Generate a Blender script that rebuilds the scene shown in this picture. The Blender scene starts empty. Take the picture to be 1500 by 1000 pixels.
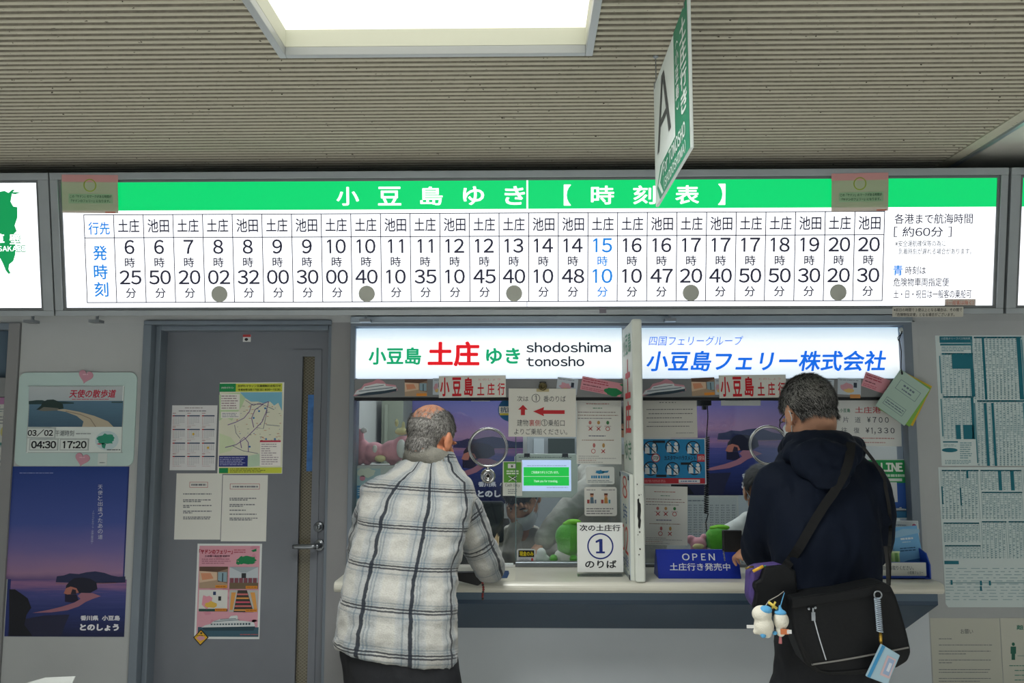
import bpy, bmesh, math, random
from mathutils import Vector, Matrix, noise

sc = bpy.context.scene
col = sc.collection
rnd = random.Random(7)

# ------------------------------------------------------------------ camera
FPX = 1250.0
CAM = Vector((0.0, -3.57, 1.55))
PITCH, YAW = math.atan(130 / FPX), math.atan(22 / FPX)
cd = bpy.data.cameras.new('camera')
cd.sensor_width = 36.0
cd.lens = FPX / 1500 * 36.0
cd.clip_start = 0.05
cam = bpy.data.objects.new('camera', cd)
col.objects.link(cam)
cam.location = CAM
cam.rotation_euler = (math.pi / 2 + PITCH, 0, YAW)
sc.camera = cam
CROT = Matrix.Rotation(YAW, 3, 'Z') @ Matrix.Rotation(math.pi / 2 + PITCH, 3, 'X')

# ------------------------------------------------------------------ colour management, world, office lamp and added hall lights
sc.view_settings.view_transform = 'Standard'
sc.view_settings.look = 'None'
sc.view_settings.gamma = 1
sc.view_settings.use_curve_mapping = False
sc.view_settings.exposure = 0.0
w = bpy.data.worlds.new('daylight')
sc.world = w
w.use_nodes = True
w.node_tree.nodes['Background'].inputs[0].default_value = (0.62, 0.74, 0.9, 1)
w.node_tree.nodes['Background'].inputs[1].default_value = 0.36
DIFFUSER = 1.35
SIGN = 1.5


def area(name, loc, sx, sy, power, color, rot=(0, 0, 0)):
    l = bpy.data.lights.new(name, 'AREA')
    l.shape = 'RECTANGLE'
    l.size, l.size_y, l.energy, l.color = sx, sy, power, color
    o = bpy.data.objects.new(name, l)
    col.objects.link(o)
    o.location = loc
    o.rotation_euler = rot
    return o


# added unseen area lights behind and beside the camera, narrowed for floor bounce
for hx, hy, hw_ in ((-0.3, -4.6, 130), (2.5, -3.6, 85), (-3.0, -3.6, 75), (0.0, -7.0, 70)):
    area('hall_area_light', (hx, hy, 2.62), 0.9, 1.4, hw_, (0.95, 0.98, 1.0)).data.spread = math.radians(105)
# the ticket office's own ceiling lamp
area('office_lamp', (0.2, 0.95, 2.42), 2.4, 0.5, 27, (0.93, 0.97, 1.0))


# ------------------------------------------------------------------ pixel helpers (photo frame 1500x1000)
def ray(px, py):
    return CROT @ Vector((px - 750.0, 500.0 - py, -FPX))


def at(px, py, Y):
    d = ray(px, py)
    return CAM + d * ((Y - CAM.y) / d.y)


def atz(px, py, Z):
    d = ray(px, py)
    return CAM + d * ((Z - CAM.z) / d.z)


# ------------------------------------------------------------------ materials
def lin(c):
    if isinstance(c, str):
        c = [int(c[i:i + 2], 16) for i in (1, 3, 5)]
    out = []
    for v in c:
        v /= 255.0
        out.append(v / 12.92 if v <= 0.04045 else ((v + 0.055) / 1.055) ** 2.4)
    return tuple(out)


_M = {}


def mat(name, c, rough=0.6, metal=0.0, emit=0.0, spec=0.4, vary=0.0, scale=8.0, bump=0.0, bscale=60.0, sheen=0.0):
    if name in _M:
        return _M[name]
    m = bpy.data.materials.new(name)
    m.use_nodes = True
    nt = m.node_tree
    b = nt.nodes['Principled BSDF']
    c = lin(c)
    b.inputs['Base Color'].default_value = (*c, 1)
    b.inputs['Roughness'].default_value = rough
    b.inputs['Metallic'].default_value = metal
    b.inputs['Specular IOR Level'].default_value = spec
    if sheen:
        b.inputs['Sheen Weight'].default_value = sheen
    if emit:
        b.inputs['Emission Color'].default_value = (*c, 1)
        b.inputs['Emission Strength'].default_value = emit
        b.inputs['Base Color'].default_value = (*[0.3 * x for x in c], 1)
    if vary or bump:
        tc = nt.nodes.new('ShaderNodeTexCoord')
    if vary:
        n = nt.nodes.new('ShaderNodeTexNoise')
        n.inputs['Scale'].default_value = scale
        n.inputs['Detail'].default_value = 6
        nt.links.new(tc.outputs['Object'], n.inputs['Vector'])
        r = nt.nodes.new('ShaderNodeValToRGB')
        r.color_ramp.elements[0].position = 0.3
        r.color_ramp.elements[1].position = 0.7
        r.color_ramp.elements[0].color = (*[max(0, x * (1 - vary)) for x in c], 1)
        r.color_ramp.elements[1].color = (*[min(1, x * (1 + vary)) for x in c], 1)
        nt.links.new(n.outputs['Fac'], r.inputs['Fac'])
        nt.links.new(r.outputs['Color'], b.inputs['Base Color'])
    if bump:
        n2 = nt.nodes.new('ShaderNodeTexNoise')
        n2.inputs['Scale'].default_value = bscale
        n2.inputs['Detail'].default_value = 5
        nt.links.new(tc.outputs['Object'], n2.inputs['Vector'])
        bp = nt.nodes.new('ShaderNodeBump')
        bp.inputs['Strength'].default_value = bump
        bp.inputs['Distance'].default_value = 0.01
        nt.links.new(n2.outputs['Fac'], bp.inputs['Height'])
        nt.links.new(bp.outputs['Normal'], b.inputs['Normal'])
    _M[name] = m
    return m


def ink(c):
    """plain printed ink / paper stock of one colour"""
    if isinstance(c, str):
        return mat('ink_' + c[1:], c, 0.55, spec=0.3)
    return c


def ramp_mat(name, stops, axis='Z', rough=0.5, noisy=0.0, nscale=(3, 3, 20), emit=0.0):
    """a printed vertical blend: stops = [(position from the bottom, colour)]"""
    if name in _M:
        return _M[name]
    m = bpy.data.materials.new(name)
    m.use_nodes = True
    nt = m.node_tree
    b = nt.nodes['Principled BSDF']
    b.inputs['Roughness'].default_value = rough
    b.inputs['Specular IOR Level'].default_value = 0.3
    tc = nt.nodes.new('ShaderNodeTexCoord')
    sp = nt.nodes.new('ShaderNodeSeparateXYZ')
    nt.links.new(tc.outputs['Generated'], sp.inputs[0])
    r = nt.nodes.new('ShaderNodeValToRGB')
    cr = r.color_ramp
    for i, (p, c) in enumerate(stops):
        e = cr.elements[i] if i < 2 else cr.elements.new(p)
        e.position = p
        e.color = (*lin(c), 1)
    src = sp.outputs[axis]
    if noisy:
        mp = nt.nodes.new('ShaderNodeMapping')
        mp.inputs['Scale'].default_value = nscale
        n = nt.nodes.new('ShaderNodeTexNoise')
        n.inputs['Scale'].default_value = 1.0
        n.inputs['Detail'].default_value = 5
        nt.links.new(tc.outputs['Generated'], mp.inputs[0])
        nt.links.new(mp.outputs[0], n.inputs['Vector'])
        ma = nt.nodes.new('ShaderNodeMath')
        ma.operation = 'MULTIPLY_ADD'
        ma.inputs[1].default_value = noisy
        nt.links.new(n.outputs['Fac'], ma.inputs[0])
        sb = nt.nodes.new('ShaderNodeMath')
        sb.operation = 'SUBTRACT'
        sb.inputs[1].default_value = noisy * 0.5
        nt.links.new(src, sb.inputs[0])
        nt.links.new(sb.outputs[0], ma.inputs[2])
        src = ma.outputs[0]
    nt.links.new(src, r.inputs['Fac'])
    nt.links.new(r.outputs['Color'], b.inputs['Base Color'])
    if emit:
        nt.links.new(r.outputs['Color'], b.inputs['Emission Color'])
        b.inputs['Emission Strength'].default_value = emit
    _M[name] = m
    return m


def glass_mat(name, tint=(0.93, 0.96, 0.96), refl=0.06, rough=0.0, film=0.0, filmc=(1, 1, 1)):
    if name in _M:
        return _M[name]
    m = bpy.data.materials.new(name)
    m.use_nodes = True
    nt = m.node_tree
    nt.nodes.remove(nt.nodes['Principled BSDF'])
    out = nt.nodes['Material Output']
    t = nt.nodes.new('ShaderNodeBsdfTransparent')
    t.inputs[0].default_value = (*tint, 1)
    g = nt.nodes.new('ShaderNodeBsdfGlossy')
    g.inputs['Roughness'].default_value = rough
    fr = nt.nodes.new('ShaderNodeLayerWeight')
    fr.inputs[0].default_value = 0.25
    ma = nt.nodes.new('ShaderNodeMath')
    ma.operation = 'MULTIPLY_ADD'
    ma.inputs[1].default_value = 0.5
    ma.inputs[2].default_value = refl
    nt.links.new(fr.outputs['Fresnel'], ma.inputs[0])
    mx = nt.nodes.new('ShaderNodeMixShader')
    nt.links.new(ma.outputs[0], mx.inputs[0])
    nt.links.new(t.outputs[0], mx.inputs[1])
    nt.links.new(g.outputs[0], mx.inputs[2])
    last = mx
    if film:
        d = nt.nodes.new('ShaderNodeBsdfDiffuse')
        d.inputs[0].default_value = (*filmc, 1)
        m2 = nt.nodes.new('ShaderNodeMixShader')
        m2.inputs[0].default_value = film
        nt.links.new(mx.outputs[0], m2.inputs[1])
        nt.links.new(d.outputs[0], m2.inputs[2])
        last = m2
    nt.links.new(last.outputs[0], out.inputs[0])
    _M[name] = m
    return m


# ------------------------------------------------------------------ objects
LOC = {}


def put(name, me, parent=None, loc=None):
    o = bpy.data.objects.new(name, me)
    col.objects.link(o)
    loc = Vector(loc) if loc is not None else Vector((0, 0, 0))
    if parent is not None:
        o.parent = parent
        o.location = loc - LOC[parent]
    else:
        o.location = loc
    LOC[o] = loc
    return o


def tag(o, label, cat, group=None):
    o['label'] = label
    o['category'] = cat
    if group:
        o['group'] = group
    return o


def thing(name, loc, label, cat, group=None):
    o = put(name, None, None, loc)
    o.empty_display_size = 0.05
    return tag(o, label, cat, group)


def struct(o):
    o['kind'] = 'structure'
    return o


class MB:
    def __init__(self):
        self.v, self.f, self.m, self.mats = [], [], [], []

    def mi(self, m):
        m = ink(m)
        if m not in self.mats:
            self.mats.append(m)
        return self.mats.index(m)

    def add(self, vs, fs, m):
        k, b = self.mi(m), len(self.v)
        self.v += [tuple(p) for p in vs]
        for f in fs:
            self.f.append([i + b for i in f])
            self.m.append(k)

    def box(self, a, b, m):
        x0, x1 = sorted((a[0], b[0]))
        y0, y1 = sorted((a[1], b[1]))
        z0, z1 = sorted((a[2], b[2]))
        vs = [(x, y, z) for x in (x0, x1) for y in (y0, y1) for z in (z0, z1)]
        self.add(vs, [(0, 1, 3, 2), (4, 6, 7, 5), (0, 4, 5, 1), (2, 3, 7, 6), (0, 2, 6, 4), (1, 5, 7, 3)], m)
        return self

    def prism(self, pts, ext, m):
        """closed polygon pts (3D, one plane) pushed along ext"""
        n = len(pts)
        e = Vector(ext)
        vs = [Vector(p) for p in pts] + [Vector(p) + e for p in pts]
        fs = [list(range(n))[::-1], list(range(n, 2 * n))] + [(i, (i + 1) % n, n + (i + 1) % n, n + i) for i in range(n)]
        self.add(vs, fs, m)
        return self

    def tube(self, pts, r, m, n=10, cap=True, closed=False):
        pts = [Vector(p) for p in pts]
        k = len(pts)
        rs = r if isinstance(r, (list, tuple)) else [r] * k
        up = None
        vs, fs = [], []
        for i, p in enumerate(pts):
            if closed:
                t = pts[(i + 1) % k] - pts[i - 1]
            else:
                t = pts[min(i + 1, k - 1)] - pts[max(i - 1, 0)]
            t.normalize()
            if up is None:
                up = Vector((0, 0, 1)) if abs(t.z) < 0.9 else Vector((1, 0, 0))
            a = up - t * up.dot(t)
            a.normalize()
            up = a
            b = t.cross(a)
            for j in range(n):
                q = 2 * math.pi * j / n
                vs.append(p + (a * math.cos(q) + b * math.sin(q)) * rs[i])
        for i in range(k if closed else k - 1):
            for j in range(n):
                i2 = (i + 1) % k
                fs.append((i * n + j, i * n + (j + 1) % n, i2 * n + (j + 1) % n, i2 * n + j))
        if cap and not closed:
            fs.append(list(range(n))[::-1])
            fs.append(list(range((k - 1) * n, k * n)))
        self.add(vs, fs, m)
        return self

    def lathe(self, c, ax, prof, m, n=24):
        """prof: list of (distance along ax, radius)"""
        ax = Vector(ax).normalized()
        c = Vector(c)
        a = ax.orthogonal().normalized()
        b = ax.cross(a)
        vs, fs = [], []
        for h, r in prof:
            for j in range(n):
                q = 2 * math.pi * j / n
                vs.append(c + ax * h + (a * math.cos(q) + b * math.sin(q)) * max(r, 1e-5))
        for i in range(len(prof) - 1):
            for j in range(n):
                fs.append((i * n + j, i * n + (j + 1) % n, (i + 1) * n + (j + 1) % n, (i + 1) * n + j))
        fs.append(list(range(n))[::-1])
        fs.append(list(range((len(prof) - 1) * n, len(prof) * n)))
        self.add(vs, fs, m)
        return self

    def ball(self, c, r, m, n=16, rot=None):
        c = Vector(c)
        r = r if isinstance(r, (tuple, list)) else (r, r, r)
        vs, fs = [], []
        k = n // 2
        for i in range(k + 1):
            th = math.pi * i / k
            for j in range(n):
                q = 2 * math.pi * j / n
                s = max(math.sin(th), 1e-3)
                p = Vector((r[0] * s * math.cos(q), r[1] * s * math.sin(q), r[2] * math.cos(th)))
                if rot is not None:
                    p = rot @ p
                vs.append(c + p)
        for i in range(k):
            for j in range(n):
                fs.append((i * n + j, i * n + (j + 1) % n, (i + 1) * n + (j + 1) % n, (i + 1) * n + j))
        self.add(vs, fs, m)
        return self

    def build(self, name, parent=None, smooth=False, bevel=0.0, origin=None, seg=2):
        me = bpy.data.meshes.new(name)
        V = [Vector(p) for p in self.v]
        if origin is None:
            lo = [min(p[i] for p in V) for i in range(3)]
            hi = [max(p[i] for p in V) for i in range(3)]
            origin = Vector(((lo[0] + hi[0]) / 2, (lo[1] + hi[1]) / 2, lo[2]))
        origin = Vector(origin)
        me.from_pydata([p - origin for p in V], [], self.f)
        for m in self.mats:
            me.materials.append(m)
        me.polygons.foreach_set('material_index', self.m)
        if smooth:
            me.polygons.foreach_set('use_smooth', [True] * len(self.f))
        me.update()
        o = put(name, me, parent, origin)
        if bevel:
            b = o.modifiers.new('bevel', 'BEVEL')
            b.width = bevel
            b.segments = seg
            b.limit_method = 'ANGLE'
        if smooth == 'auto':
            me.polygons.foreach_set('use_smooth', [False] * len(self.f))
        return o


# ------------------------------------------------------------------ lettering
_G = {}
ONE = ([(0.0, 0.56), (0.0, 0.635), (0.13, 0.73), (0.205, 0.73), (0.205, 0.0), (0.125, 0.0), (0.125, 0.645)], [(0, 1, 2, 6), (2, 3, 4, 5, 6)])


def curve_glyph(s):
    """one run of lettering as flat faces, in em units"""
    c = bpy.data.curves.new('t', 'FONT')
    c.body = s
    c.resolution_u = 3
    o = bpy.data.objects.new('t', c)
    col.objects.link(o)
    dg = bpy.context.evaluated_depsgraph_get()
    dg.update()
    me = bpy.data.meshes.new_from_object(o.evaluated_get(dg))
    vs = [(p.co.x, p.co.y) for p in me.vertices]
    fs = [tuple(p.vertices) for p in me.polygons]
    bpy.data.objects.remove(o)
    bpy.data.curves.remove(c)
    bpy.data.meshes.remove(me)
    return vs, fs


_C = {}


def glyphs(s, bold=0.0):
    k = (s, round(bold, 3))
    if k in _G:
        return _G[k]
    if any(33 <= ord(ch) < 127 for ch in s):
        # Latin letters and figures in the same gothic face as the Japanese
        vs, fs, x = [], [], 0.0
        for ch in s:
            if ch == ' ':
                x += 0.32
                continue
            if ch not in _C:
                _C[ch] = ONE if ch == '1' else curve_glyph(chr(ord(ch) + 0xFEE0) if 33 <= ord(ch) < 127 else ch)
            g, f = _C[ch]
            x0, x1 = min(p[0] for p in g), max(p[0] for p in g)
            if ch.isdigit():
                off = x + (0.6 - (x1 - x0)) / 2 - x0 - (0.03 if ch == '1' else 0)
                adv = 0.6
            elif ord(ch) < 127:
                off, adv = x - x0 + 0.05, x1 - x0 + 0.1
            else:
                off, adv = x, 1.0
            b = len(vs)
            vs += [(p[0] + off, p[1]) for p in g]
            fs += [tuple(i + b for i in q) for q in f]
            x += adv
    else:
        vs, fs = curve_glyph(s)
    lay = [0] * len(vs)
    if bold > 0:
        # heavier weight: the same strokes laid side by side
        n = 8 if bold > 0.012 else 4
        V, F = list(vs), list(fs)
        for i in range(n):
            q = 2 * math.pi * (i + 0.5) / n
            b = len(V)
            V += [(x + bold * math.cos(q), y + bold * math.sin(q)) for x, y in vs]
            lay += [i + 1] * len(vs)
            F += [tuple(j + b for j in f) for f in fs]
        vs, fs = V, F
    xs = [p[0] for p in vs] or [0, 1]
    ys = [p[1] for p in vs] or [0, 1]
    _G[k] = ([(x, y, l * 0.00004) for (x, y), l in zip(vs, lay)], fs, (min(xs), min(ys), max(xs), max(ys)))
    return _G[k]


class Surf:
    """a real plane in the place; pixel positions of the photo are carried onto it"""

    def __init__(self, o, u, n):
        self.o, self.u, self.n = Vector(o), Vector(u).normalized(), Vector(n).normalized()
        self.v = self.n.cross(self.u)

    def uv(self, px, py):
        d = ray(px, py)
        t = (self.o - CAM).dot(self.n) / d.dot(self.n)
        q = CAM + d * t - self.o
        return q.dot(self.u), q.dot(self.v)

    def pos(self, a, b, l=0.0):
        return self.o + self.u * a + self.v * b + self.n * l


def wallsurf(Y):
    return Surf((0, Y, 1.55), (1, 0, 0), (0, -1, 0))


class Sheet:
    """layers of flat print on a plane. Pixel rects (x0,y0,x1,y1) of the photo, or metric ones with px=False."""

    def __init__(self, surf, t=0.0008, rot=None, px=True, step=0.0004, lift=0.0):
        self.s, self.t, self.px, self.step, self.l0 = surf, t, px, step, lift
        self.b = MB()
        self.rot = None
        if rot:
            c = self.raw(rot[0], rot[1])
            self.rot = (c, math.radians(rot[2]))

    def raw(self, x, y):
        return self.s.uv(x, y) if self.px else (x, y)

    def R(self, r):
        if not self.px:
            return (r[0], r[1], r[2], r[3])
        x0, y0, x1, y1 = r
        xm, ym = (x0 + x1) / 2, (y0 + y1) / 2
        return (self.raw(x0, ym)[0], self.raw(xm, y1)[1], self.raw(x1, ym)[0], self.raw(xm, y0)[1])

    def P(self, a, b, l):
        if self.rot:
            (ca, cb), q = self.rot
            da, db = a - ca, b - cb
            a, b = ca + da * math.cos(q) - db * math.sin(q), cb + da * math.sin(q) + db * math.cos(q)
        return self.s.pos(a, b, self.l0 + l)

    def L(self, k):
        return self.t + self.step * k

    def base(self, r, m, rad=0.0):
        a0, b0, a1, b1 = self.R(r)
        pts = []
        if rad:
            for cx, cy, q0 in ((a1 - rad, b1 - rad, 0), (a0 + rad, b1 - rad, 90), (a0 + rad, b0 + rad, 180), (a1 - rad, b0 + rad, 270)):
                for i in range(6):
                    q = math.radians(q0 + 18 * i)
                    pts.append((cx + rad * math.cos(q), cy + rad * math.sin(q)))
        else:
            pts = [(a0, b0), (a1, b0), (a1, b1), (a0, b1)]
        self._prism(pts, m)
        return self

    def _prism(self, pts, m):
        n = len(pts)
        vs = [self.P(a, b, 0) for a, b in pts] + [self.P(a, b, self.t) for a, b in pts]
        self.b.add(vs, [list(range(n))[::-1], list(range(n, 2 * n))] + [(i, (i + 1) % n, n + (i + 1) % n, n + i) for i in range(n)], m)

    def basepoly(self, pts, m):
        self._prism([self.raw(*p) for p in pts], m)
        return self

    def rect(self, r, m, k=1):
        a0, b0, a1, b1 = self.R(r)
        self.b.add([self.P(a0, b0, self.L(k)), self.P(a1, b0, self.L(k)), self.P(a1, b1, self.L(k)), self.P(a0, b1, self.L(k))], [(0, 1, 2, 3)], m)
        return self

    def frame(self, r, w, m, k=1):
        x0, y0, x1, y1 = r
        self.rect((x0, y0, x1, y0 + w), m, k).rect((x0, y1 - w, x1, y1), m, k)
        self.rect((x0, y0 + w, x0 + w, y1 - w), m, k).rect((x1 - w, y0 + w, x1, y1 - w), m, k)
        return self

    def poly(self, pts, m, k=1):
        q = [self.raw(*p) for p in pts]
        self.b.add([self.P(a, b, self.L(k)) for a, b in q], [list(range(len(q)))], m)
        return self

    def line(self, pts, wd, m, k=1):
        q = [Vector(self.raw(*p)) for p in pts]
        if self.px:
            wd = wd * abs(self.raw(pts[0][0] + 1, pts[0][1])[0] - self.raw(*pts[0])[0])
        vs, fs = [], []
        for i in range(len(q)):
            d = (q[min(i + 1, len(q) - 1)] - q[max(i - 1, 0)]).normalized()
            nn = Vector((-d.y, d.x)) * wd / 2
            vs += [self.P(*(q[i] + nn), self.L(k)), self.P(*(q[i] - nn), self.L(k))]
        for i in range(len(q) - 1):
            fs.append((2 * i, 2 * i + 1, 2 * i + 3, 2 * i + 2))
        self.b.add(vs, fs, m)
        return self

    def ell(self, cx, cy, rx, ry, m, k=1, n=28):
        a0, b0, a1, b1 = self.R((cx - rx, cy - ry, cx + rx, cy + ry)) if self.px else (cx - rx, cy - ry, cx + rx, cy + ry)
        ca, cb, ra, rb = (a0 + a1) / 2, (b0 + b1) / 2, (a1 - a0) / 2, (b1 - b0) / 2
        self.b.add([self.P(ca + ra * math.cos(2 * math.pi * i / n), cb + rb * math.sin(2 * math.pi * i / n), self.L(k)) for i in range(n)], [list(range(n))], m)
        return self

    def ring(self, cx, cy, r, wd, m, k=1, n=36):
        a0, b0, a1, b1 = self.R((cx - r, cy - r, cx + r, cy + r)) if self.px else (cx - r, cy - r, cx + r, cy + r)
        ca, cb, ra, rb = (a0 + a1) / 2, (b0 + b1) / 2, (a1 - a0) / 2, (b1 - b0) / 2
        f = (r - wd) / r
        vs = []
        for i in range(n):
            c, s = math.cos(2 * math.pi * i / n), math.sin(2 * math.pi * i / n)
            vs += [self.P(ca + ra * c, cb + rb * s, self.L(k)), self.P(ca + ra * c * f, cb + rb * s * f, self.L(k))]
        self.b.add(vs, [(2 * i, 2 * ((i + 1) % n), 2 * ((i + 1) % n) + 1, 2 * i + 1) for i in range(n)], m)
        return self

    def text(self, s, r, m, bold=0.0, k=1, shear=0.0, turn=0.0):
        """fit the lettering's own outline box to the rect"""
        vs, fs, (x0, y0, x1, y1) = glyphs(s, bold)
        a0, b0, a1, b1 = self.R(r)
        ca, cb = (a0 + a1) / 2, (b0 + b1) / 2
        q = math.radians(turn)
        W, H = a1 - a0, b1 - b0
        Wi = W - abs(shear) * H
        out = []
        for x, y, dl in vs:
            ty = (y - y0) / max(y1 - y0, 1e-6)
            X = (x - x0) / max(x1 - x0, 1e-6) * Wi - W / 2 + shear * H * ty
            Yv = ty * H - H / 2
            out.append(self.P(ca + X * math.cos(q) - Yv * math.sin(q), cb + X * math.sin(q) + Yv * math.cos(q), self.L(k) + dl))
        self.b.add(out, fs, m)
        return self

    def chars(self, s, cx, cy, em, m, bold=0.0, k=1, sx=1.0, digit=False):
        """centred on (cx,cy); em = em height (for digit: cap height)"""
        vs, fs, (x0, y0, x1, y1) = glyphs(s, bold)
        a, b = self.raw(cx, cy)
        sc_ = abs(self.raw(cx, cy - 1)[1] - b) if self.px else 1.0
        e = em * sc_ / (0.7 if digit else 1.0)
        ym = 0.345 if digit else 0.37
        xm = (x0 + x1) / 2
        self.b.add([self.P(a + (x - xm) * e * sx, b + (y - ym) * e, self.L(k) + dl) for x, y, dl in vs], fs, m)
        return self

    def bars(self, r, rows, m, k=1, seed=1, h=0.42, wmin=1.5, wmax=7, ragged=0.25, gap=0.9):
        """lines of writing too small to read in the photo"""
        g = random.Random(seed)
        x0, y0, x1, y1 = r
        rh = (y1 - y0) / rows
        u = 1.0 if self.px else 0.0028
        for i in range(rows):
            x = x0
            end = x1 - (x1 - x0) * ragged * g.random()
            ya = y0 + rh * i + rh * (1 - h) / 2
            while x < end - 0.8 * u:
                w_ = min(g.uniform(wmin, wmax) * u, end - x)
                self.rect((x, ya, x + w_, ya + rh * h), m, k)
                x += w_ + gap * u * g.uniform(0.5, 1.2)
        return self

    def done(self, name, parent=None):
        return self.b.build(name, parent)


def px_rect_box(mb, r, Y0, Y1, m):
    """box whose front face (plane Y0) covers the pixel rect"""
    x0, y0, x1, y1 = r
    xm, ym = (x0 + x1) / 2, (y0 + y1) / 2
    mb.box((at(x0, ym, Y0).x, Y0, at(xm, y1, Y0).z), (at(x1, ym, Y0).x, Y1, at(xm, y0, Y0).z), m)
    return mb
# ================================================================== THE SETTING
CZ = 2.65          # ceiling
ZC = 0.995         # counter top
m_wall = mat('wall_paint', (172, 175, 176), 0.7, vary=0.07, scale=2.5, bump=0.05, bscale=120)
m_wall_low = mat('wall_paint_low', (206, 212, 218), 0.7, vary=0.06, scale=2.0)
m_door = mat('door_paint', (112, 116, 124), 0.45, vary=0.08, scale=3.0, bump=0.04, bscale=40)
m_frame = mat('frame_paint', (112, 122, 133), 0.4, vary=0.05, scale=4)
m_panel = mat('panel_paint', (134, 134, 136), 0.5, vary=0.05, scale=3)
m_alu = mat('aluminium', (170, 180, 188), 0.32, metal=0.85, vary=0.05, scale=12)
m_alu_dark = mat('dark_aluminium', (112, 116, 118), 0.4, metal=0.35, vary=0.06, scale=10)
m_chrome = mat('chrome', (205, 205, 205), 0.16, metal=1.0)
m_steel = mat('satin_steel', (150, 155, 160), 0.35, metal=0.9)
m_black = mat('black_plastic', (16, 16, 18), 0.45)
m_dark = mat('dark_gap', (24, 27, 31), 0.7)
m_floor = mat('floor_vinyl', (188, 186, 178), 0.35, vary=0.08, scale=5)

b = MB().box((-4.2, -9, -0.06), (4.2, 3.2, 0.0), m_floor)
struct(b.build('floor'))

# --- ceiling: fluted boards, flat board beyond a trim strip
LT = [atz(410, 83, CZ), atz(868, 80, CZ)]
LX0, LX1, LY1 = LT[0].x, LT[1].x, LT[0].y
LY0 = LY1 - 1.35
XE = atz(1500, 160, CZ).x
XT = atz(1500, 175, CZ).x


def ceiling_material():
    m = mat('ceiling_board', (176, 172, 156), 0.85, spec=0.1)
    nt = m.node_tree
    b_ = nt.nodes['Principled BSDF']
    tc = nt.nodes.new('ShaderNodeTexCoord')
    mp = nt.nodes.new('ShaderNodeMapping')
    mp.inputs['Scale'].default_value = (55, 170, 1)
    nt.links.new(tc.outputs['Object'], mp.inputs[0])
    n = nt.nodes.new('ShaderNodeTexNoise')
    n.inputs['Scale'].default_value = 1.0
    n.inputs['Detail'].default_value = 3
    nt.links.new(mp.outputs[0], n.inputs['Vector'])
    r = nt.nodes.new('ShaderNodeValToRGB')
    e = r.color_ramp.elements
    e[0].position, e[0].color = 0.29, (*lin((70, 66, 58)), 1)
    e[1].position, e[1].color = 0.33, (*lin((178, 174, 158)), 1)
    nt.links.new(n.outputs['Fac'], r.inputs[0])
    nt.links.new(r.outputs[0], b_.inputs['Base Color'])
    bp = nt.nodes.new('ShaderNodeBump')
    bp.inputs['Strength'].default_value = 0.25
    bp.inputs['Distance'].default_value = 0.002
    n2 = nt.nodes.new('ShaderNodeTexNoise')
    n2.inputs['Scale'].default_value = 260
    nt.links.new(tc.outputs['Object'], n2.inputs['Vector'])
    nt.links.new(n2.outputs['Fac'], bp.inputs['Height'])
    nt.links.new(bp.outputs[0], b_.inputs['Normal'])
    return m


m_ceil = ceiling_material()
m_groove_shade = mat('ceiling_groove_shade', (136, 131, 119), 0.9, spec=0.05, vary=0.15, scale=60)  # shade of the grooves painted into the colour of their faces
PITCHC = 0.0325
prof = [(0.0, 0.017), (0.0185, 0.017), (0.0190, 0.004), (0.0200, 0.0012), (0.0220, 0.0), (0.0285, 0.0), (0.0308, 0.0012), (0.0318, 0.004), (0.0323, 0.0165)]
b = MB()
y = 0.40
while y > -4.6:
    mid = y - PITCHC / 2
    segs = [(-4.2, LX0 + 0.01), (LX1 - 0.01, XE)] if LY0 < mid < LY1 else [(-4.2, XE)]
    for x0, x1 in segs:
        vs = []
        for x in (x0, x1):
            for d, h in prof + [(PITCHC, 0.017)]:
                vs.append((x, y - d, CZ + h))
        k = len(prof) + 1
        b.add(vs, [(i, i + 1, k + i + 1, k + i) for i in range(k - 1) if 2 <= i < k - 3], m_ceil)
        b.add(vs, [(i, i + 1, k + i + 1, k + i) for i in range(k - 1) if not 2 <= i < k - 3], m_groove_shade)
    y -= PITCHC
b.box((-4.2, 0.4, CZ + 0.15), (XE, -4.6, CZ + 0.2), m_ceil)
b.box((-4.2, -4.55, CZ), (4.2, -5.9, CZ + 0.1), m_ceil)
struct(b.build('ceiling', origin=(0, 0, CZ)))
m_ceil2 = mat('ceiling_flat', (196, 196, 188), 0.8, vary=0.03, scale=3)
b = MB().box((XT + 0.012, 0.4, CZ + 0.02), (4.2, -4.6, CZ + 0.12), m_ceil2)
struct(b.build('ceiling_right'))
b = MB().box((XE, 0.4, CZ - 0.004), (XT - 0.004, -4.6, CZ + 0.1), m_ceil)
b.box((XT - 0.004, 0.4, CZ - 0.012), (XT + 0.014, -4.6, CZ + 0.1), m_alu)
struct(b.build('trim_1'))

# --- front wall
PX0, PX1 = -2.15, -1.622        # pier between the left counter and the door
WX0, WX1 = -0.741, 1.60         # ticket window unit
DX0, DX1 = -1.565, at(484, 600, 0.1).x
struct(MB().box((-4.2, 0.0, 2.004), (4.2, 0.2, 2.52), m_wall).box((-4.2, 0.4, 2.5), (4.2, 0.5, CZ + 0.1), m_dark).box((-4.2, 0.2, 2.5), (4.2, 0.4, 2.52), m_dark).build('wall_upper'))  # dark colour on the boxes above the sign paints shade into the gap
struct(MB().box((PX0, 0.0, 0.0), (PX1, 0.2, 2.004), m_wall).build('wall_left'))
struct(MB().box((WX1 + 0.02, 0.0, 0.0), (4.2, 0.2, 2.004), m_wall).build('wall_right'))
struct(MB().box((DX1 + 0.02, 0.002, 0.0), (WX0, 0.2, 2.004), m_panel).build('wall_middle'))
b = MB().box((WX0, 0.0, 0.0), (WX1 + 0.02, 0.06, ZC - 0.045), m_wall_low)
struct(b.build('wall_lower'))
struct(MB().box((-4.2, 0.02, 0.0), (PX0, 0.14, 0.93), m_panel).build('wall_far_left'))
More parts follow.
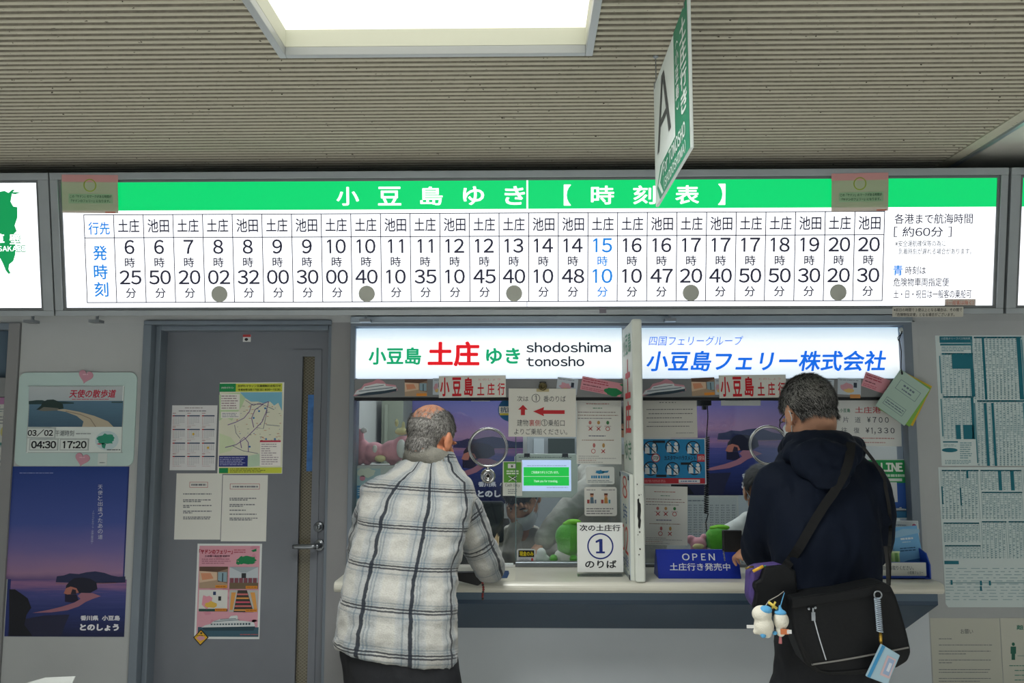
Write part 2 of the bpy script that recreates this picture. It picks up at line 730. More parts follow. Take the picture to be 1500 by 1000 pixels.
# far sides and the office shell
m_office = mat('office_wall', (178, 180, 176), 0.8, vary=0.04, scale=2)
struct(MB().box((-4.3, -9, 0), (-4.2, 0.0, CZ + 0.1), m_wall).build('wall_hall_left'))
struct(MB().box((4.2, -9, 0), (4.3, 0.0, CZ + 0.1), m_wall).build('wall_hall_right'))
struct(MB().box((-4.3, 1.9, 0), (4.3, 2.0, CZ), m_office).build('wall_office_back'))
struct(MB().box((-4.3, 0.2, 2.46), (4.3, 2.0, 2.54), m_office).build('ceiling_office'))
struct(MB().box((-0.93, 0.2, 0), (-0.89, 1.9, 2.46), m_office).build('wall_office_left'))
struct(MB().box((1.9, 0.2, 0), (2.0, 1.9, 2.46), m_office).build('wall_office_right'))
# trim beside the ticket window on the right
struct(MB().box((WX1, -0.012, ZC + 0.0), (WX1 + 0.022, 0.05, 2.0), m_wall).build('trim_2'))
# skirting
m_skirt = mat('skirting', (70, 74, 80), 0.5)
struct(MB().box((WX0, -0.012, 0), (4.2, 0.0, 0.1), m_skirt).build('baseboard_front'))

# --- door 1
zt = 1.975
b = MB()
b.box((PX1, -0.015, zt + 0.02), (DX1 + 0.022, 0.14, 2.012), m_frame)
b.box((PX1, -0.015, 0), (PX1 + 0.035, 0.14, zt + 0.02), m_frame)
b.box((PX1 + 0.035, 0.03, 0), (DX0, 0.14, zt + 0.02), m_frame)
b.box((DX0, 0.03, zt), (DX1, 0.14, zt + 0.02), m_frame)
b.box((DX1 + 0.001, 0.03, 0), (DX1 + 0.022, 0.14, zt + 0.02), m_frame)
struct(b.build('trim_3', bevel=0.003))
gx0, gx1 = at(439.5, 700, 0.1).x, at(457.5, 700, 0.1).x
gz1 = at(455, 522, 0.1).z
b = MB()
b.box((DX0, 0.10, 0.01), (gx0, 0.14, zt), m_door)
b.box((gx1, 0.10, 0.01), (DX1, 0.14, zt), m_door)
b.box((gx0, 0.10, gz1), (gx1, 0.14, zt), m_door)
b.box((gx0, 0.10, 0.01), (gx1, 0.14, 0.25), m_door)
b.box((gx0 - 0.03, 0.094, 0.22), (gx0, 0.105, gz1 + 0.03), m_door)
b.box((gx1, 0.094, 0.22), (gx1 + 0.03, 0.105, gz1 + 0.03), m_door)
b.box((gx0, 0.094, gz1), (gx1, 0.105, gz1 + 0.03), m_door)
door = struct(b.build('door_1', origin=(DX0, 0.1, 0)))


def wired_glass():
    m = mat('wired_glass', (150, 146, 120), 0.25, spec=0.6)
    nt = m.node_tree
    b_ = nt.nodes['Principled BSDF']
    tc = nt.nodes.new('ShaderNodeTexCoord')
    outs = []
    for q in (0.9, -0.9):
        mp = nt.nodes.new('ShaderNodeMapping')
        mp.inputs['Rotation'].default_value = (0, q, 0)
        nt.links.new(tc.outputs['Object'], mp.inputs[0])
        wv = nt.nodes.new('ShaderNodeTexWave')
        wv.inputs['Scale'].default_value = 30
        nt.links.new(mp.outputs[0], wv.inputs['Vector'])
        outs.append(wv.outputs['Fac'])
    mx = nt.nodes.new('ShaderNodeMath')
    mx.operation = 'MAXIMUM'
    nt.links.new(outs[0], mx.inputs[0])
    nt.links.new(outs[1], mx.inputs[1])
    r = nt.nodes.new('ShaderNodeValToRGB')
    r.color_ramp.elements[0].position, r.color_ramp.elements[0].color = 0.80, (*lin((84, 78, 60)), 1)
    r.color_ramp.elements[1].position, r.color_ramp.elements[1].color = 0.95, (*lin((122, 116, 96)), 1)
    nt.links.new(mx.outputs[0], r.inputs[0])
    nt.links.new(r.outputs[0], b_.inputs['Base Color'])
    return m


struct(MB().box((gx0, 0.115, 0.25), (gx1, 0.122, gz1), wired_glass()).build('door_glass', door))
b = MB()
hp = at(468, 798, 0.1)
b.lathe((hp.x, 0.10, hp.z), (0, -1, 0), [(0, 0.024), (0.008, 0.024), (0.010, 0.02), (0.010, 0.011), (0.05, 0.011), (0.055, 0.008)], m_steel)
hl = at(430, 800, 0.06).x
b.tube([(hp.x, 0.052, hp.z), (hp.x - 0.02, 0.05, hp.z), (hl + 0.012, 0.05, hp.z - 0.001), (hl, 0.055, hp.z - 0.001)], [0.011, 0.011, 0.0105, 0.009], m_steel)
struct(b.build('door_handle', door, smooth=True))
kp = at(467.5, 771, 0.1)
b = MB().lathe((kp.x, 0.10, kp.z), (0, -1, 0), [(0, 0.021), (0.010, 0.021), (0.013, 0.017), (0.013, 0.012), (0.022, 0.011), (0.023, 0.004)], m_steel)
b.box((kp.x - 0.002, 0.0765, kp.z - 0.007), (kp.x + 0.002, 0.078, kp.z + 0.007), m_black)
struct(b.build('door_lock', door, smooth=True))
# blue curtain-like strip seen through the door glass
bl = at(453, 585, 0.115)
struct(MB().box((at(450, 640, .115).x, 0.1135, at(450, 690, .115).z), (gx1 - 0.003, 0.1145, at(450, 578, .115).z),
                mat('blue_print', (60, 110, 170), 0.6, vary=0.3, scale=30)).build('window_sticker', door))

# --- ticket window frames and panes
zg0, zg1 = ZC, at(715, 582, 0.0).z
zs0, zs1 = at(715, 555, 0.0).z, at(715, 481, 0.0).z
PXP = 0.408                      # the projecting partition between both windows
b = MB()
b.box((WX0, -0.02, zs1 + 0.008), (WX1, 0.10, 2.004), m_frame)
b.box((WX0, -0.03, zs1 + 0.02), (WX1, -0.015, zs1 + 0.05), m_alu)
b.box((WX0, -0.02, ZC), (WX0 + 0.02, 0.10, zs1 + 0.01), m_frame)
b.box((WX1 - 0.036, -0.02, ZC), (WX1, 0.10, zs1 + 0.01), m_frame)
struct(b.build('trim_4', bevel=0.002))
m_bar = mat('grey_rail', (122, 124, 126), 0.5, metal=0.2, vary=0.05, scale=9)
struct(MB().box((WX0 + 0.02, -0.02, zg1), (WX1 - 0.036, 0.05, zs0), m_bar).build('trim_5', bevel=0.003))
struct(MB().box((WX0 + 0.02, -0.012, zg1 - 0.012), (WX1 - 0.036, 0.05, zg1 - 0.0005), m_dark).build('trim_6'))
m_glass = glass_mat('window_glass', refl=0.03)
struct(MB().box((WX0 + 0.02, 0.032, ZC + 0.002), (PXP - 0.012, 0.037, zg1 - 0.012), m_glass).build('window_1'))
struct(MB().box((PXP + 0.012, 0.032, ZC + 0.002), (WX1 - 0.036, 0.037, zg1 - 0.012), m_glass).build('window_2'))
# far-left counter window at the picture's edge
fx1 = PX0 - 0.002
b = MB()
b.box((fx1 - 0.048, -0.012, 0.0), (fx1, 0.14, 2.004), m_panel)
b.box((-4.2, -0.01, at(5, 483, 0).z), (fx1 - 0.048, 0.14, 2.004), m_frame)
b.box((-4.2, 0.03, at(5, 553, 0).z), (fx1 - 0.048, 0.10, at(5, 483, 0).z), mat('unlit_sign', (74, 92, 108), 0.35, vary=0.1, scale=4))
b.box((-4.2, -0.01, at(5, 581, 0).z), (fx1 - 0.048, 0.12, at(5, 553, 0).z), m_bar)
struct(b.build('trim_7', bevel=0.002))
struct(MB().box((-4.2, 0.04, 0.97), (fx1 - 0.048, 0.045, at(5, 581, 0).z), m_glass).build('window_3'))

# --- the counter
b = MB()
CXA, CXB = xa, xb = at(489, 852, -0.36).x, at(1383, 853, -0.36).x
n_ = 8
pr = [(0.6, ZC), (-0.345, ZC)]
for i in range(1, n_):
    q = math.pi * i / n_
    pr.append((-0.345 - 0.02 * math.sin(q), ZC - 0.02 + 0.02 * math.cos(q)))
pr += [(-0.345, ZC - 0.04), (0.6, ZC - 0.04)]
m_counter = mat('counter_laminate', (200, 198, 186), 0.3, vary=0.03, scale=6, spec=0.5)
ctop = MB().prism([(xa, y_, z_) for y_, z_ in pr], (xb - xa, 0, 0), m_counter)
# keep the inner part between the jambs only
ctop = MB()
ctop.prism([(xa, y_, z_) for y_, z_ in [(-0.002, ZC)] + pr[1:-1] + [(-0.002, ZC - 0.04)]], (xb - xa, 0, 0), m_counter)
ctop.prism([(WX0 + 0.001, y_, z_) for y_, z_ in [(0.06, ZC), (-0.002, ZC), (-0.002, ZC - 0.04), (0.06, ZC - 0.04)]], (WX1 - WX0 - 0.002, 0, 0), m_counter)
ct = ctop.build('counter', bevel=0.004)
tag(ct, 'long white ticket counter top with rounded edge above the dark blue apron', 'counter')
m_apron = mat('apron_paint', (44, 64, 84), 0.45, vary=0.06, scale=3)
za = ZC - 0.041
xl, xr = at(505, 866, -0.3).x, at(1371, 866, -0.3).x
b = MB().prism([(xl, -0.001, za), (xl, -0.315, za), (xl, -0.315, za - 0.045), (xl, -0.02, at(900, 920, -0.02).z), (xl, -0.001, at(900, 920, -0.02).z)], (xr - xl, 0, 0), m_apron)
b.build('apron', ct, bevel=0.003)
m_apron2 = mat('apron_lip', (76, 96, 114), 0.45)
MB().box((xl + 0.003, -0.318, za - 0.03), (xr - 0.003, -0.3155, za - 0.002), m_apron2).build('apron_lip', ct)
# ================================================================== BACKLIT SIGNS
BT, BB = Vector((0, -0.25, 2.569)), Vector((0, -0.15, 2.0165))
bn = Vector((1, 0, 0)).cross((BT - BB).normalized())      # faces the viewer and down
if bn.y > 0:
    bn = -bn
BS = Surf(BB, (1, 0, 0), bn)
m_lit = mat('lit_acrylic', (247, 250, 255), 0.3, emit=SIGN)
m_litgreen = mat('lit_green', (4, 210, 112), 0.3, emit=0.95)
m_bframe = mat('sign_frame', (158, 164, 168), 0.4, metal=0.3, vary=0.05, scale=8)
m_signink = mat('sign_ink', (72, 72, 96), 0.5, spec=0.1)
m_signblue = mat('sign_blue', (20, 140, 240), 0.5, emit=0.75)


def U(px, py=312):
    return BS.uv(px, py)[0]


def V(py, px=772):
    return BS.uv(px, py)[1]


def sbox(mb, a0, b0, a1, b1, l0, l1, m):
    """box in the tilted board's own axes"""
    c = [BS.pos(a, b_, l) for a in (a0, a1) for b_ in (b0, b1) for l in (l0, l1)]
    mb.add(c, [(0, 1, 3, 2), (4, 6, 7, 5), (0, 4, 5, 1), (2, 3, 7, 6), (0, 2, 6, 4), (1, 5, 7, 3)], m)


def lightbox(name, label, a0, a1, i0, i1, ib, it, lo, hi):
    t = thing(name, BS.pos((a0 + a1) / 2, lo, -0.05), label, 'sign')
    f = MB()
    sbox(f, a0, lo, a1, ib, -0.1, 0.0, m_bframe)
    sbox(f, a0, it, a1, hi, -0.1, 0.0, m_bframe)
    sbox(f, a0, ib, i0, it, -0.1, 0.0, m_bframe)
    sbox(f, i1, ib, a1, it, -0.1, 0.0, m_bframe)
    e = 0.011
    for q in ((i0, ib, i1, ib + e), (i0, it - e, i1, it), (i0, ib + e, i0 + e, it - e), (i1 - e, ib + e, i1, it - e)):
        sbox(f, *q, -0.1, -0.006, m_alu_dark)
    f.build('frame', t, bevel=0.002)
    zb_, zt_ = BS.pos(0, lo, -0.1), BS.pos(0, hi, -0.1)
    x0_, x1_ = BS.pos(a0 + 0.004, 0, 0).x, BS.pos(a1 - 0.004, 0, 0).x
    MB().prism([(x0_, -0.001, zb_.z + 0.002), (x0_, zb_.y - 0.001, zb_.z), (x0_, zt_.y - 0.001, zt_.z), (x0_, -0.001, 2.5)], (x1_ - x0_, 0, 0), m_alu_dark).build('housing', t)  # back body added to block light leaking up behind the sign
    return t


vb, vt = V(451.5), V(261)
lo, hi = V(461), V(249)
a0, a1 = U(72, 255), U(1478, 255)
i0, i1 = U(86, 312), U(1465, 312)
board = lightbox('timetable_sign', 'long backlit departure timetable with green header reading 小豆島ゆき【時刻表】', a0, a1, i0, i1, vb - 0.004, vt + 0.004, lo, hi)
FL = -0.012
f = MB()
sbox(f, i0 + 0.006, vb, i1 - 0.006, vt, -0.06, FL, m_lit)
f.build('face', board)
vg = V(305.5)
S = Sheet(BS, t=0, px=False, lift=FL + 0.0003)
S.rect((i0 + 0.008, vg, i1 - 0.008, vt), m_litgreen)
for s, x0, x1 in (('小', 492, 525), ('豆', 553, 587), ('島', 615, 648), ('ゆ', 678, 709), ('き', 739, 769), ('【', 826, 836.5), ('時', 866, 900), ('刻', 928, 961), ('表', 990, 1025), ('】', 1053, 1063.5)):
    y0, y1 = (270, 301) if s in '【】' else (272, 299.5)
    S.text(s, (U(x0, 285), V(y1), U(x1, 285), V(y0)), m_lit, 0.018, 2)
S.rect((U(771.2, 285), vg, U(773.6, 285), vt), m_lit, 3)
# grid
ex = [120.5 + (1297.6 - 120.5) * i / 27 for i in range(28)]
gx = [U(x) for x in ex]
gt, gm, gb = V(311.5), V(345.5), V(441.5)
lw = 0.0036
for x in gx:
    S.rect((x - lw / 2, gb, x + lw / 2, gt), m_signink, 1)
for y_ in (gt, gm, gb):
    S.rect((gx[0] - lw / 2, y_ - lw / 2, gx[-1] + lw / 2, y_ + lw / 2), m_signink, 1)
S.rect((U(771.4, 400), gb - 0.02, U(772.4, 400), gb - 0.002), m_signink, 1)
deps = ('土6:25 池6:50 土7:20 土8:02 池8:32 土9:00 池9:30 土10:00 土10:40 池11:10 土11:35 池12:10 土12:45 土13:40 池14:10 池14:48 土15:10 '
        '土16:10 池16:47 土17:20 池17:40 土17:50 土18:50 池19:30 土20:20 池20:30').split()
pxm = V(400) - V(401)


def fitw(s, cx, y0, y1, wpx, m, bold=0.0, k=2):
    hw = wpx * pxm / 2
    S.text(s, (cx - hw, V(y1), cx + hw, V(y0)), m, bold, k)


c0 = (gx[0] + gx[1]) / 2
fitw('行先', c0, 322, 341, 32, m_signblue, 0.016)
for s, y0, y1 in (('発', 357, 379), ('時', 385, 407), ('刻', 411, 433)):
    fitw(s, c0, y0, y1, 21, m_signblue, 0.016)
for i, d in enumerate(deps):
    cx = (gx[i + 1] + gx[i + 2]) / 2
    h_, mi_ = d[1:].split(':')
    m = m_signblue if i == 16 else m_signink
    fitw({'土': '土庄', '池': '池田'}[d[0]], cx, 318, 338, 32, m_signink, 0.014)
    S.chars(h_, cx, V(360), 19 * pxm, m, 0.014, 2, sx=1.0, digit=True)
    S.text('時', (cx - 7.6 * pxm, V(389.8), cx + 7.6 * pxm, V(375)), m, 0.014, 2)
    S.chars(mi_, cx, V(405), 19 * pxm, m, 0.014, 2, sx=1.04, digit=True)
    S.text('分', (cx - 7.8 * pxm, V(435), cx + 7.8 * pxm, V(420)), m, 0.014, 2)


def line(s, x0, y0, x1, y1, m=m_signink, bold=0.012):
    S.text(s, (U(x0, (y0 + y1) / 2), V(y1), U(x1, (y0 + y1) / 2), V(y0)), m, bold, 2)


line('各港まで航海時間', 1312, 315, 1427, 330)
line('[ 約６０分 ]', 1311, 334, 1396, 349)
m_faint = mat('sign_ink_faint', (120, 122, 132), 0.5)
line('※安全運航確保等の為に', 1313, 354, 1387, 363, m_faint)
line('到着時刻が遅れる場合があります。', 1318, 365.5, 1425, 374.5, m_faint)
line('青', 1310, 390, 1324, 405, m_signblue, 0.02)
line('時刻は', 1328, 391.5, 1358, 403.5)
line('危険物車両指定便', 1310.5, 408.5, 1392, 421)
line('土・日・祝日は一般客の乗船可', 1310.5, 426, 1425, 438.5)
S.done('lettering', board)
# hanging brackets under the board
for px in (140, 535, 982):
    p = at(px, 466, -0.1)
    q = MB().box((p.x - 0.022, -0.115, 1.992), (p.x + 0.022, -0.07, 2.004), m_steel).box((p.x - 0.004, -0.09, 2.002), (p.x + 0.004, -0.08, 2.03), m_steel)
    q.build('bracket', board)
x_ = at(883, 457, -0.15).x
q = MB()
sbox(q, x_ - 0.014, lo + 0.006, x_ + 0.014, lo + 0.03, 0.0, 0.001, mat('grey_sticker', (112, 108, 118), 0.6))
q.build('sticker', board)

# left neighbour: ferry map, right neighbour: another timetable
l1 = U(70, 258)
mapsign = lightbox('map_sign', 'backlit white sign with a green island map, cut off at the left edge', l1 - 1.6, l1, l1 - 1.55, U(57, 312), vb - 0.004, vt + 0.004, lo, hi)
f = MB()
sbox(f, l1 - 1.54, vb, U(57, 312) - 0.005, vt, -0.06, FL, m_lit)
f.build('face', mapsign)
T = Sheet(BS, t=0, lift=FL + 0.0003)
m_mapgreen = mat('map_green', (10, 165, 92), 0.4, emit=0.7)
p = at(45, 466, -0.1)
MB().box((p.x - 0.022, -0.115, 1.992), (p.x + 0.022, -0.07, 2.004), m_steel).box((p.x - 0.004, -0.09, 2.002), (p.x + 0.004, -0.08, 2.03), m_steel).build('bracket', mapsign)
T.poly([(-60, 282), (-20, 286), (-6, 281), (4, 279), (10, 282), (16, 277), (19, 278), (16, 281), (28, 281), (20, 284), (15, 283), (13, 295), (17, 302), (23, 303), (23, 318), (19, 330), (22, 338), (18, 342), (17, 352),
        (20, 358), (20, 372), (17, 382), (11, 387), (10, 394), (13, 400), (10, 401), (6, 396), (2, 386), (-2, 378), (-30, 372), (-60, 380)], m_mapgreen)
T.text('草', (-12, 342, 4, 358), m_lit, 0.03, 2)
T.text('壁', (11, 342, 28, 358), m_mapgreen, 0.09, 2)
T.text('壁', (11.5, 342.5, 27.5, 357.5), m_lit, 0.02, 3)
T.text('KUSAKABE', (-20, 359, 35.5, 369), m_mapgreen, 0.09, 2)
T.text('KUSAKABE', (-19, 360, 35, 368), m_lit, 0.02, 3)
T.done('lettering', mapsign)
r0 = U(1482, 255)
rsign = lightbox('timetable_sign', 'backlit sign with a green header, only its left end showing at the right edge', r0, r0 + 1.6, U(1494, 312), r0 + 1.55, vb - 0.004, vt + 0.004, lo, hi)
f = MB()
sbox(f, U(1494, 312) + 0.005, vb, r0 + 1.54, vt, -0.06, FL, m_lit)
f.build('face', rsign)
T = Sheet(BS, t=0, px=False, lift=FL + 0.0003)
T.rect((U(1494, 285) + 0.006, vg, r0 + 1.53, vt), m_litgreen)
T.done('header', rsign)

# round grey covers stuck over five departures
m_mag = mat('grey_magnet', (182, 184, 176), 0.6)
proto = None
for i, nm in ((3, '8:02'), (8, '10:40'), (13, '13:40'), (19, '17:20'), (24, '20:20')):
    cx = (gx[i + 1] + gx[i + 2]) / 2
    p = BS.pos(cx, V(429.5), FL + 0.0004)
    if proto is None:
        mb = MB().lathe((0, 0, 0), bn, [(0, 12 * pxm), (0.003, 12 * pxm), (0.0035, 11.6 * pxm)], m_mag, 40)
        proto = mb.build('magnet', origin=(0, 0, 0))
        o = proto
    else:
        o = proto.copy()
        col.objects.link(o)
    o.location = p
    LOC[o] = p
    tag(o, 'round grey magnet on the timetable under the %s departure' % nm, 'magnet', 'grey magnets on the timetable')

# translucent notices taped over the header
m_film = glass_mat('notice_film', (0.8, 0.75, 0.7), refl=0.0, rough=0.5, film=0.64, filmc=lin((196, 186, 172)))
m_filmp = glass_mat('notice_film_pink', (0.9, 0.6, 0.6), refl=0.0, rough=0.5, film=0.8, filmc=lin((214, 160, 160)))
for x0, x1, rt, lab in ((91, 173, -0.8, 'left'), (1218, 1301, 0.9, 'right')):
    lbl = {'left': 'pinkish translucent notice taped over the left end of the green timetable header',
           'right': 'pinkish translucent notice taped over the right part of the green timetable header'}[lab]
    T = Sheet(BS, t=0.0006, lift=0.0012, rot=((x0 + x1) / 2, 282, rt))
    dy = 2 if lab == 'left' else -0.5
    T.base((x0, 254 + dy, x1, 310 + dy), m_film)
    T.rect((x0, 254 + dy, x1, 264.5 + dy), m_filmp, 1)
    xc = (x0 + x1) / 2
    T.ring(xc, 269.5 + dy, 9.5, 1.6, '#8f9c3a', 2)
    T.rect((xc - 31, 282 + dy, xc + 34, 296 + dy), '#8fae8c', 2)
    T.text('この「ヤドン」のマークがある時間が', (xc - 29, 283.5 + dy, xc + 32, 288 + dy), '#2e5a3c', 0.02, 3)
    T.text('『ヤドンのフェリー』になります。', (xc - 27, 290 + dy, xc + 30, 294.5 + dy), '#2e5a3c', 0.02, 3)
    T.rect((x1 - 18, 307.5 + dy, x1 - 3, 309.5 + dy), '#c06a58', 2)
    tag(T.done('notice'), lbl, 'notice', 'notices on the timetable header')
T = Sheet(BS, t=0.0008, lift=0.0003)
T.base((1307, 449, 1411, 464), '#b9b6ac', 0.004)
T.text('※前日の時間で３便以上となる場合は、その間で', (1309, 451, 1409, 456), '#2a2a2c', 0.01)
T.text('「危険物指定便」となる場合がございます。', (1312, 458, 1398, 463), '#2a2a2c', 0.01)
tag(T.done('label_strip'), 'white two-line label strip stuck on the lower frame of the timetable', 'label')
T = Sheet(BS, t=0.0008, lift=FL + 0.001)
T.base((1386, 438, 1431, 448), '#c8bcb4')
T.text('（一般客は除く）', (1389, 440, 1428, 446.5), '#c06048', 0.0)
tag(T.done('label_strip'), 'small label with faded red lettering at the lower right of the timetable face', 'label')

# ------------------------------------------------------------------ window header signs
WS = wallsurf(-0.012)


def winsign(label, x0, x1, draw):
    xa_, xb_ = at(x0, 518, -0.012).x, at(x1, 518, -0.012).x
    t = thing('window_sign', ((xa_ + xb_) / 2, 0.04, zs0), label, 'sign', 'backlit signs above the ticket windows')
    MB().box((xa_, -0.012, zs0 + 0.004), (xb_, 0.09, zs1), m_litw).build('face', t)
    T = Sheet(WS, t=0.0002)
    draw(T)
    T.done('lettering', t)
    return t


m_litw = ramp_mat('lit_window_sign', [(0.0, (216, 232, 246)), (0.3, (248, 252, 255)), (0.7, (244, 250, 254)), (1.0, (186, 210, 228))], emit=0.74)
m_sgreen = mat('sign_green', (0, 172, 116), 0.4, emit=0.8)
m_sred = mat('sign_red', (232, 12, 30), 0.4, emit=0.8)
m_sblue = mat('sign_blue_deep', (6, 110, 236), 0.4, emit=0.85)


def d1(T):
    T.text('小豆島', (540, 508.5, 617, 534), m_sgreen, 0.03)
    T.text('土庄', (626.5, 500, 702.5, 536.5), m_sred, 0.035)
    T.text('ゆき', (712, 509.5, 762, 533), m_sgreen, 0.03)
    T.text('shodoshima', (771, 501, 895, 516), '#1c2c44', 0.02)
    T.text('tonosho', (771, 521.5, 856, 536.5), '#1c2c44', 0.02)


def d2(T):
    T.text('四国フェリーグループ', (950, 492, 1089, 506), m_sblue, 0.0, shear=0.16)
    T.text('小豆島フェリー株式会社', (945, 513.5, 1301, 543.5), m_sblue, 0.024, shear=0.2)


winsign('backlit window sign reading 小豆島 土庄 ゆき with red and green lettering', 521.5, 911, d1)
winsign('backlit window sign with blue slanted lettering reading 小豆島フェリー株式会社', 940, 1317, d2)

# ------------------------------------------------------------------ ceiling lamp
m_flange = mat('lamp_flange', (160, 164, 166), 0.35, metal=0.2)
m_cream = mat('lamp_recess', (198, 200, 186), 0.6)
m_diff = mat('lamp_diffuser', (255, 252, 236), 0.4, emit=DIFFUSER)
lamp = thing('ceiling_light', ((LX0 + LX1) / 2, (LY0 + LY1) / 2, CZ), 'large recessed square ceiling lamp with a glowing white diffuser', 'ceiling light')
f = MB()
fw, hz = 0.022, CZ + 0.072
for q in ((LX0, LY0, LX0 + fw, LY1), (LX1 - fw, LY0, LX1, LY1), (LX0 + fw, LY0, LX1 - fw, LY0 + fw), (LX0 + fw, LY1 - fw, LX1 - fw, LY1)):
    f.box((q[0], q[1], CZ - 0.006), (q[2], q[3], CZ + 0.02), m_flange)
f.build('frame', lamp, bevel=0.002)
f = MB()
for q in ((LX0 + fw - 0.006, LY0 + fw, LX0 + fw, LY1 - fw), (LX1 - fw, LY0 + fw, LX1 - fw + 0.006, LY1 - fw), (LX0 + fw - 0.006, LY0 + fw - 0.006, LX1 - fw + 0.006, LY0 + fw), (LX0 + fw - 0.006, LY1 - fw, LX1 - fw + 0.006, LY1 - fw + 0.006)):
    f.box((q[0], q[1], CZ + 0.02), (q[2], q[3], hz), m_cream)
f.build('recess', lamp)
area('hall_area_light', ((LX0 + LX1) / 2, (LY0 + LY1) / 2, hz - 0.003), LX1 - LX0 - 0.3, LY1 - LY0 - 0.3, 32, (0.97, 0.99, 0.97)).data.spread = math.radians(115)
MB().box((LX0 + fw, LY0 + fw, hz), (LX1 - fw, LY1 - fw, hz + 0.01), m_diff).build('diffuser', lamp)

# ------------------------------------------------------------------ hanging gate sign
AX = at(960.5, 299, -1.12).x
AN = Surf((AX, -1.12, 2.199), (0, -1, 0), (-1, 0, 0))
m_ag = mat('gate_green', (28, 124, 92), 0.45)
m_aw = mat('gate_white', (214, 222, 220), 0.45)
asg = thing('hanging_sign', (AX, -1.385, 2.199), 'hanging white and green gate sign with a large letter A under the ceiling', 'sign')
W_, H_ = 0.53, 0.364
MB().box((AX, -1.12, 2.199), (AX + 0.009, -1.12 - W_, 2.199 + H_), m_aw).build('panel', asg, bevel=0.002)
T = Sheet(AN, t=0.0, px=False, step=0.0006)
T.rect((0.345, 0.0, W_, H_), m_ag)
T.poly([(0.345, 0.0), (0.345, 0.092), (0.105, 0.092), (0.035, 0.046), (0.085, 0.0)], m_ag)
T.poly([(0.135, 0.085), (0.16, 0.085), (0.095, 0.046), (0.15, 0.004), (0.125, 0.004), (0.06, 0.046)], m_aw, 2)
T.text('A', (0.055, 0.138, 0.285, 0.335), '#4a4c4e', 0.0, 2)
for i, s in enumerate('土庄行き'):
    T.text(s, (0.432, 0.288 - 0.06 * i, 0.512, 0.343 - 0.06 * i), m_aw, 0.03, 2)
for i, s in enumerate('小豆島'):
    T.text(s, (0.366, 0.262 - 0.045 * i, 0.412, 0.3 - 0.045 * i), m_aw, 0.02, 2)
T.text('︵', (0.372, 0.308, 0.408, 0.322), m_aw, 0.0, 2)
T.text('︶', (0.372, 0.145, 0.408, 0.159), m_aw, 0.0, 2)
T.text('For TONOSHO', (0.15, 0.048, 0.48, 0.086), m_aw, 0.02, 2)
T.text('(SHODOSHIMA)', (0.16, 0.006, 0.48, 0.04), m_aw, 0.015, 2)
T.done('lettering', asg)
# hangers
for yy in (-1.14, -1.62):
    h = MB().tube([(AX + 0.0045, yy, 2.199 + H_ - 0.004), (AX + 0.0045, yy, CZ + 0.002)], 0.0016, m_steel)
    h.lathe((AX + 0.0045, yy, CZ + 0.001), (0, 0, -1), [(0, 0.008), (0.004, 0.008), (0.008, 0.003)], m_steel)
    h.box((AX - 0.002, yy - 0.005, 2.199 + H_ - 0.012), (AX + 0.011, yy + 0.005, 2.199 + H_ + 0.005), m_steel)
    h.build('hanger', asg)
# ================================================================== PAPERS, POSTERS AND CARDS
PAPER = '#dcdcd6'
PAPW = '#e6e6e2'
TXT = '#777a80'
m_lam = mat('laminate_paper', (216, 217, 211), 0.35, spec=0.5)


def noise_poly(cx, cy, rx, ry, n, amp, seed):
    g = random.Random(seed)
    return [(cx + rx * (1 + amp * g.uniform(-1, 1)) * math.cos(2 * math.pi * i / n), cy + ry * (1 + amp * g.uniform(-1, 1)) * math.sin(2 * math.pi * i / n)) for i in range(n)]


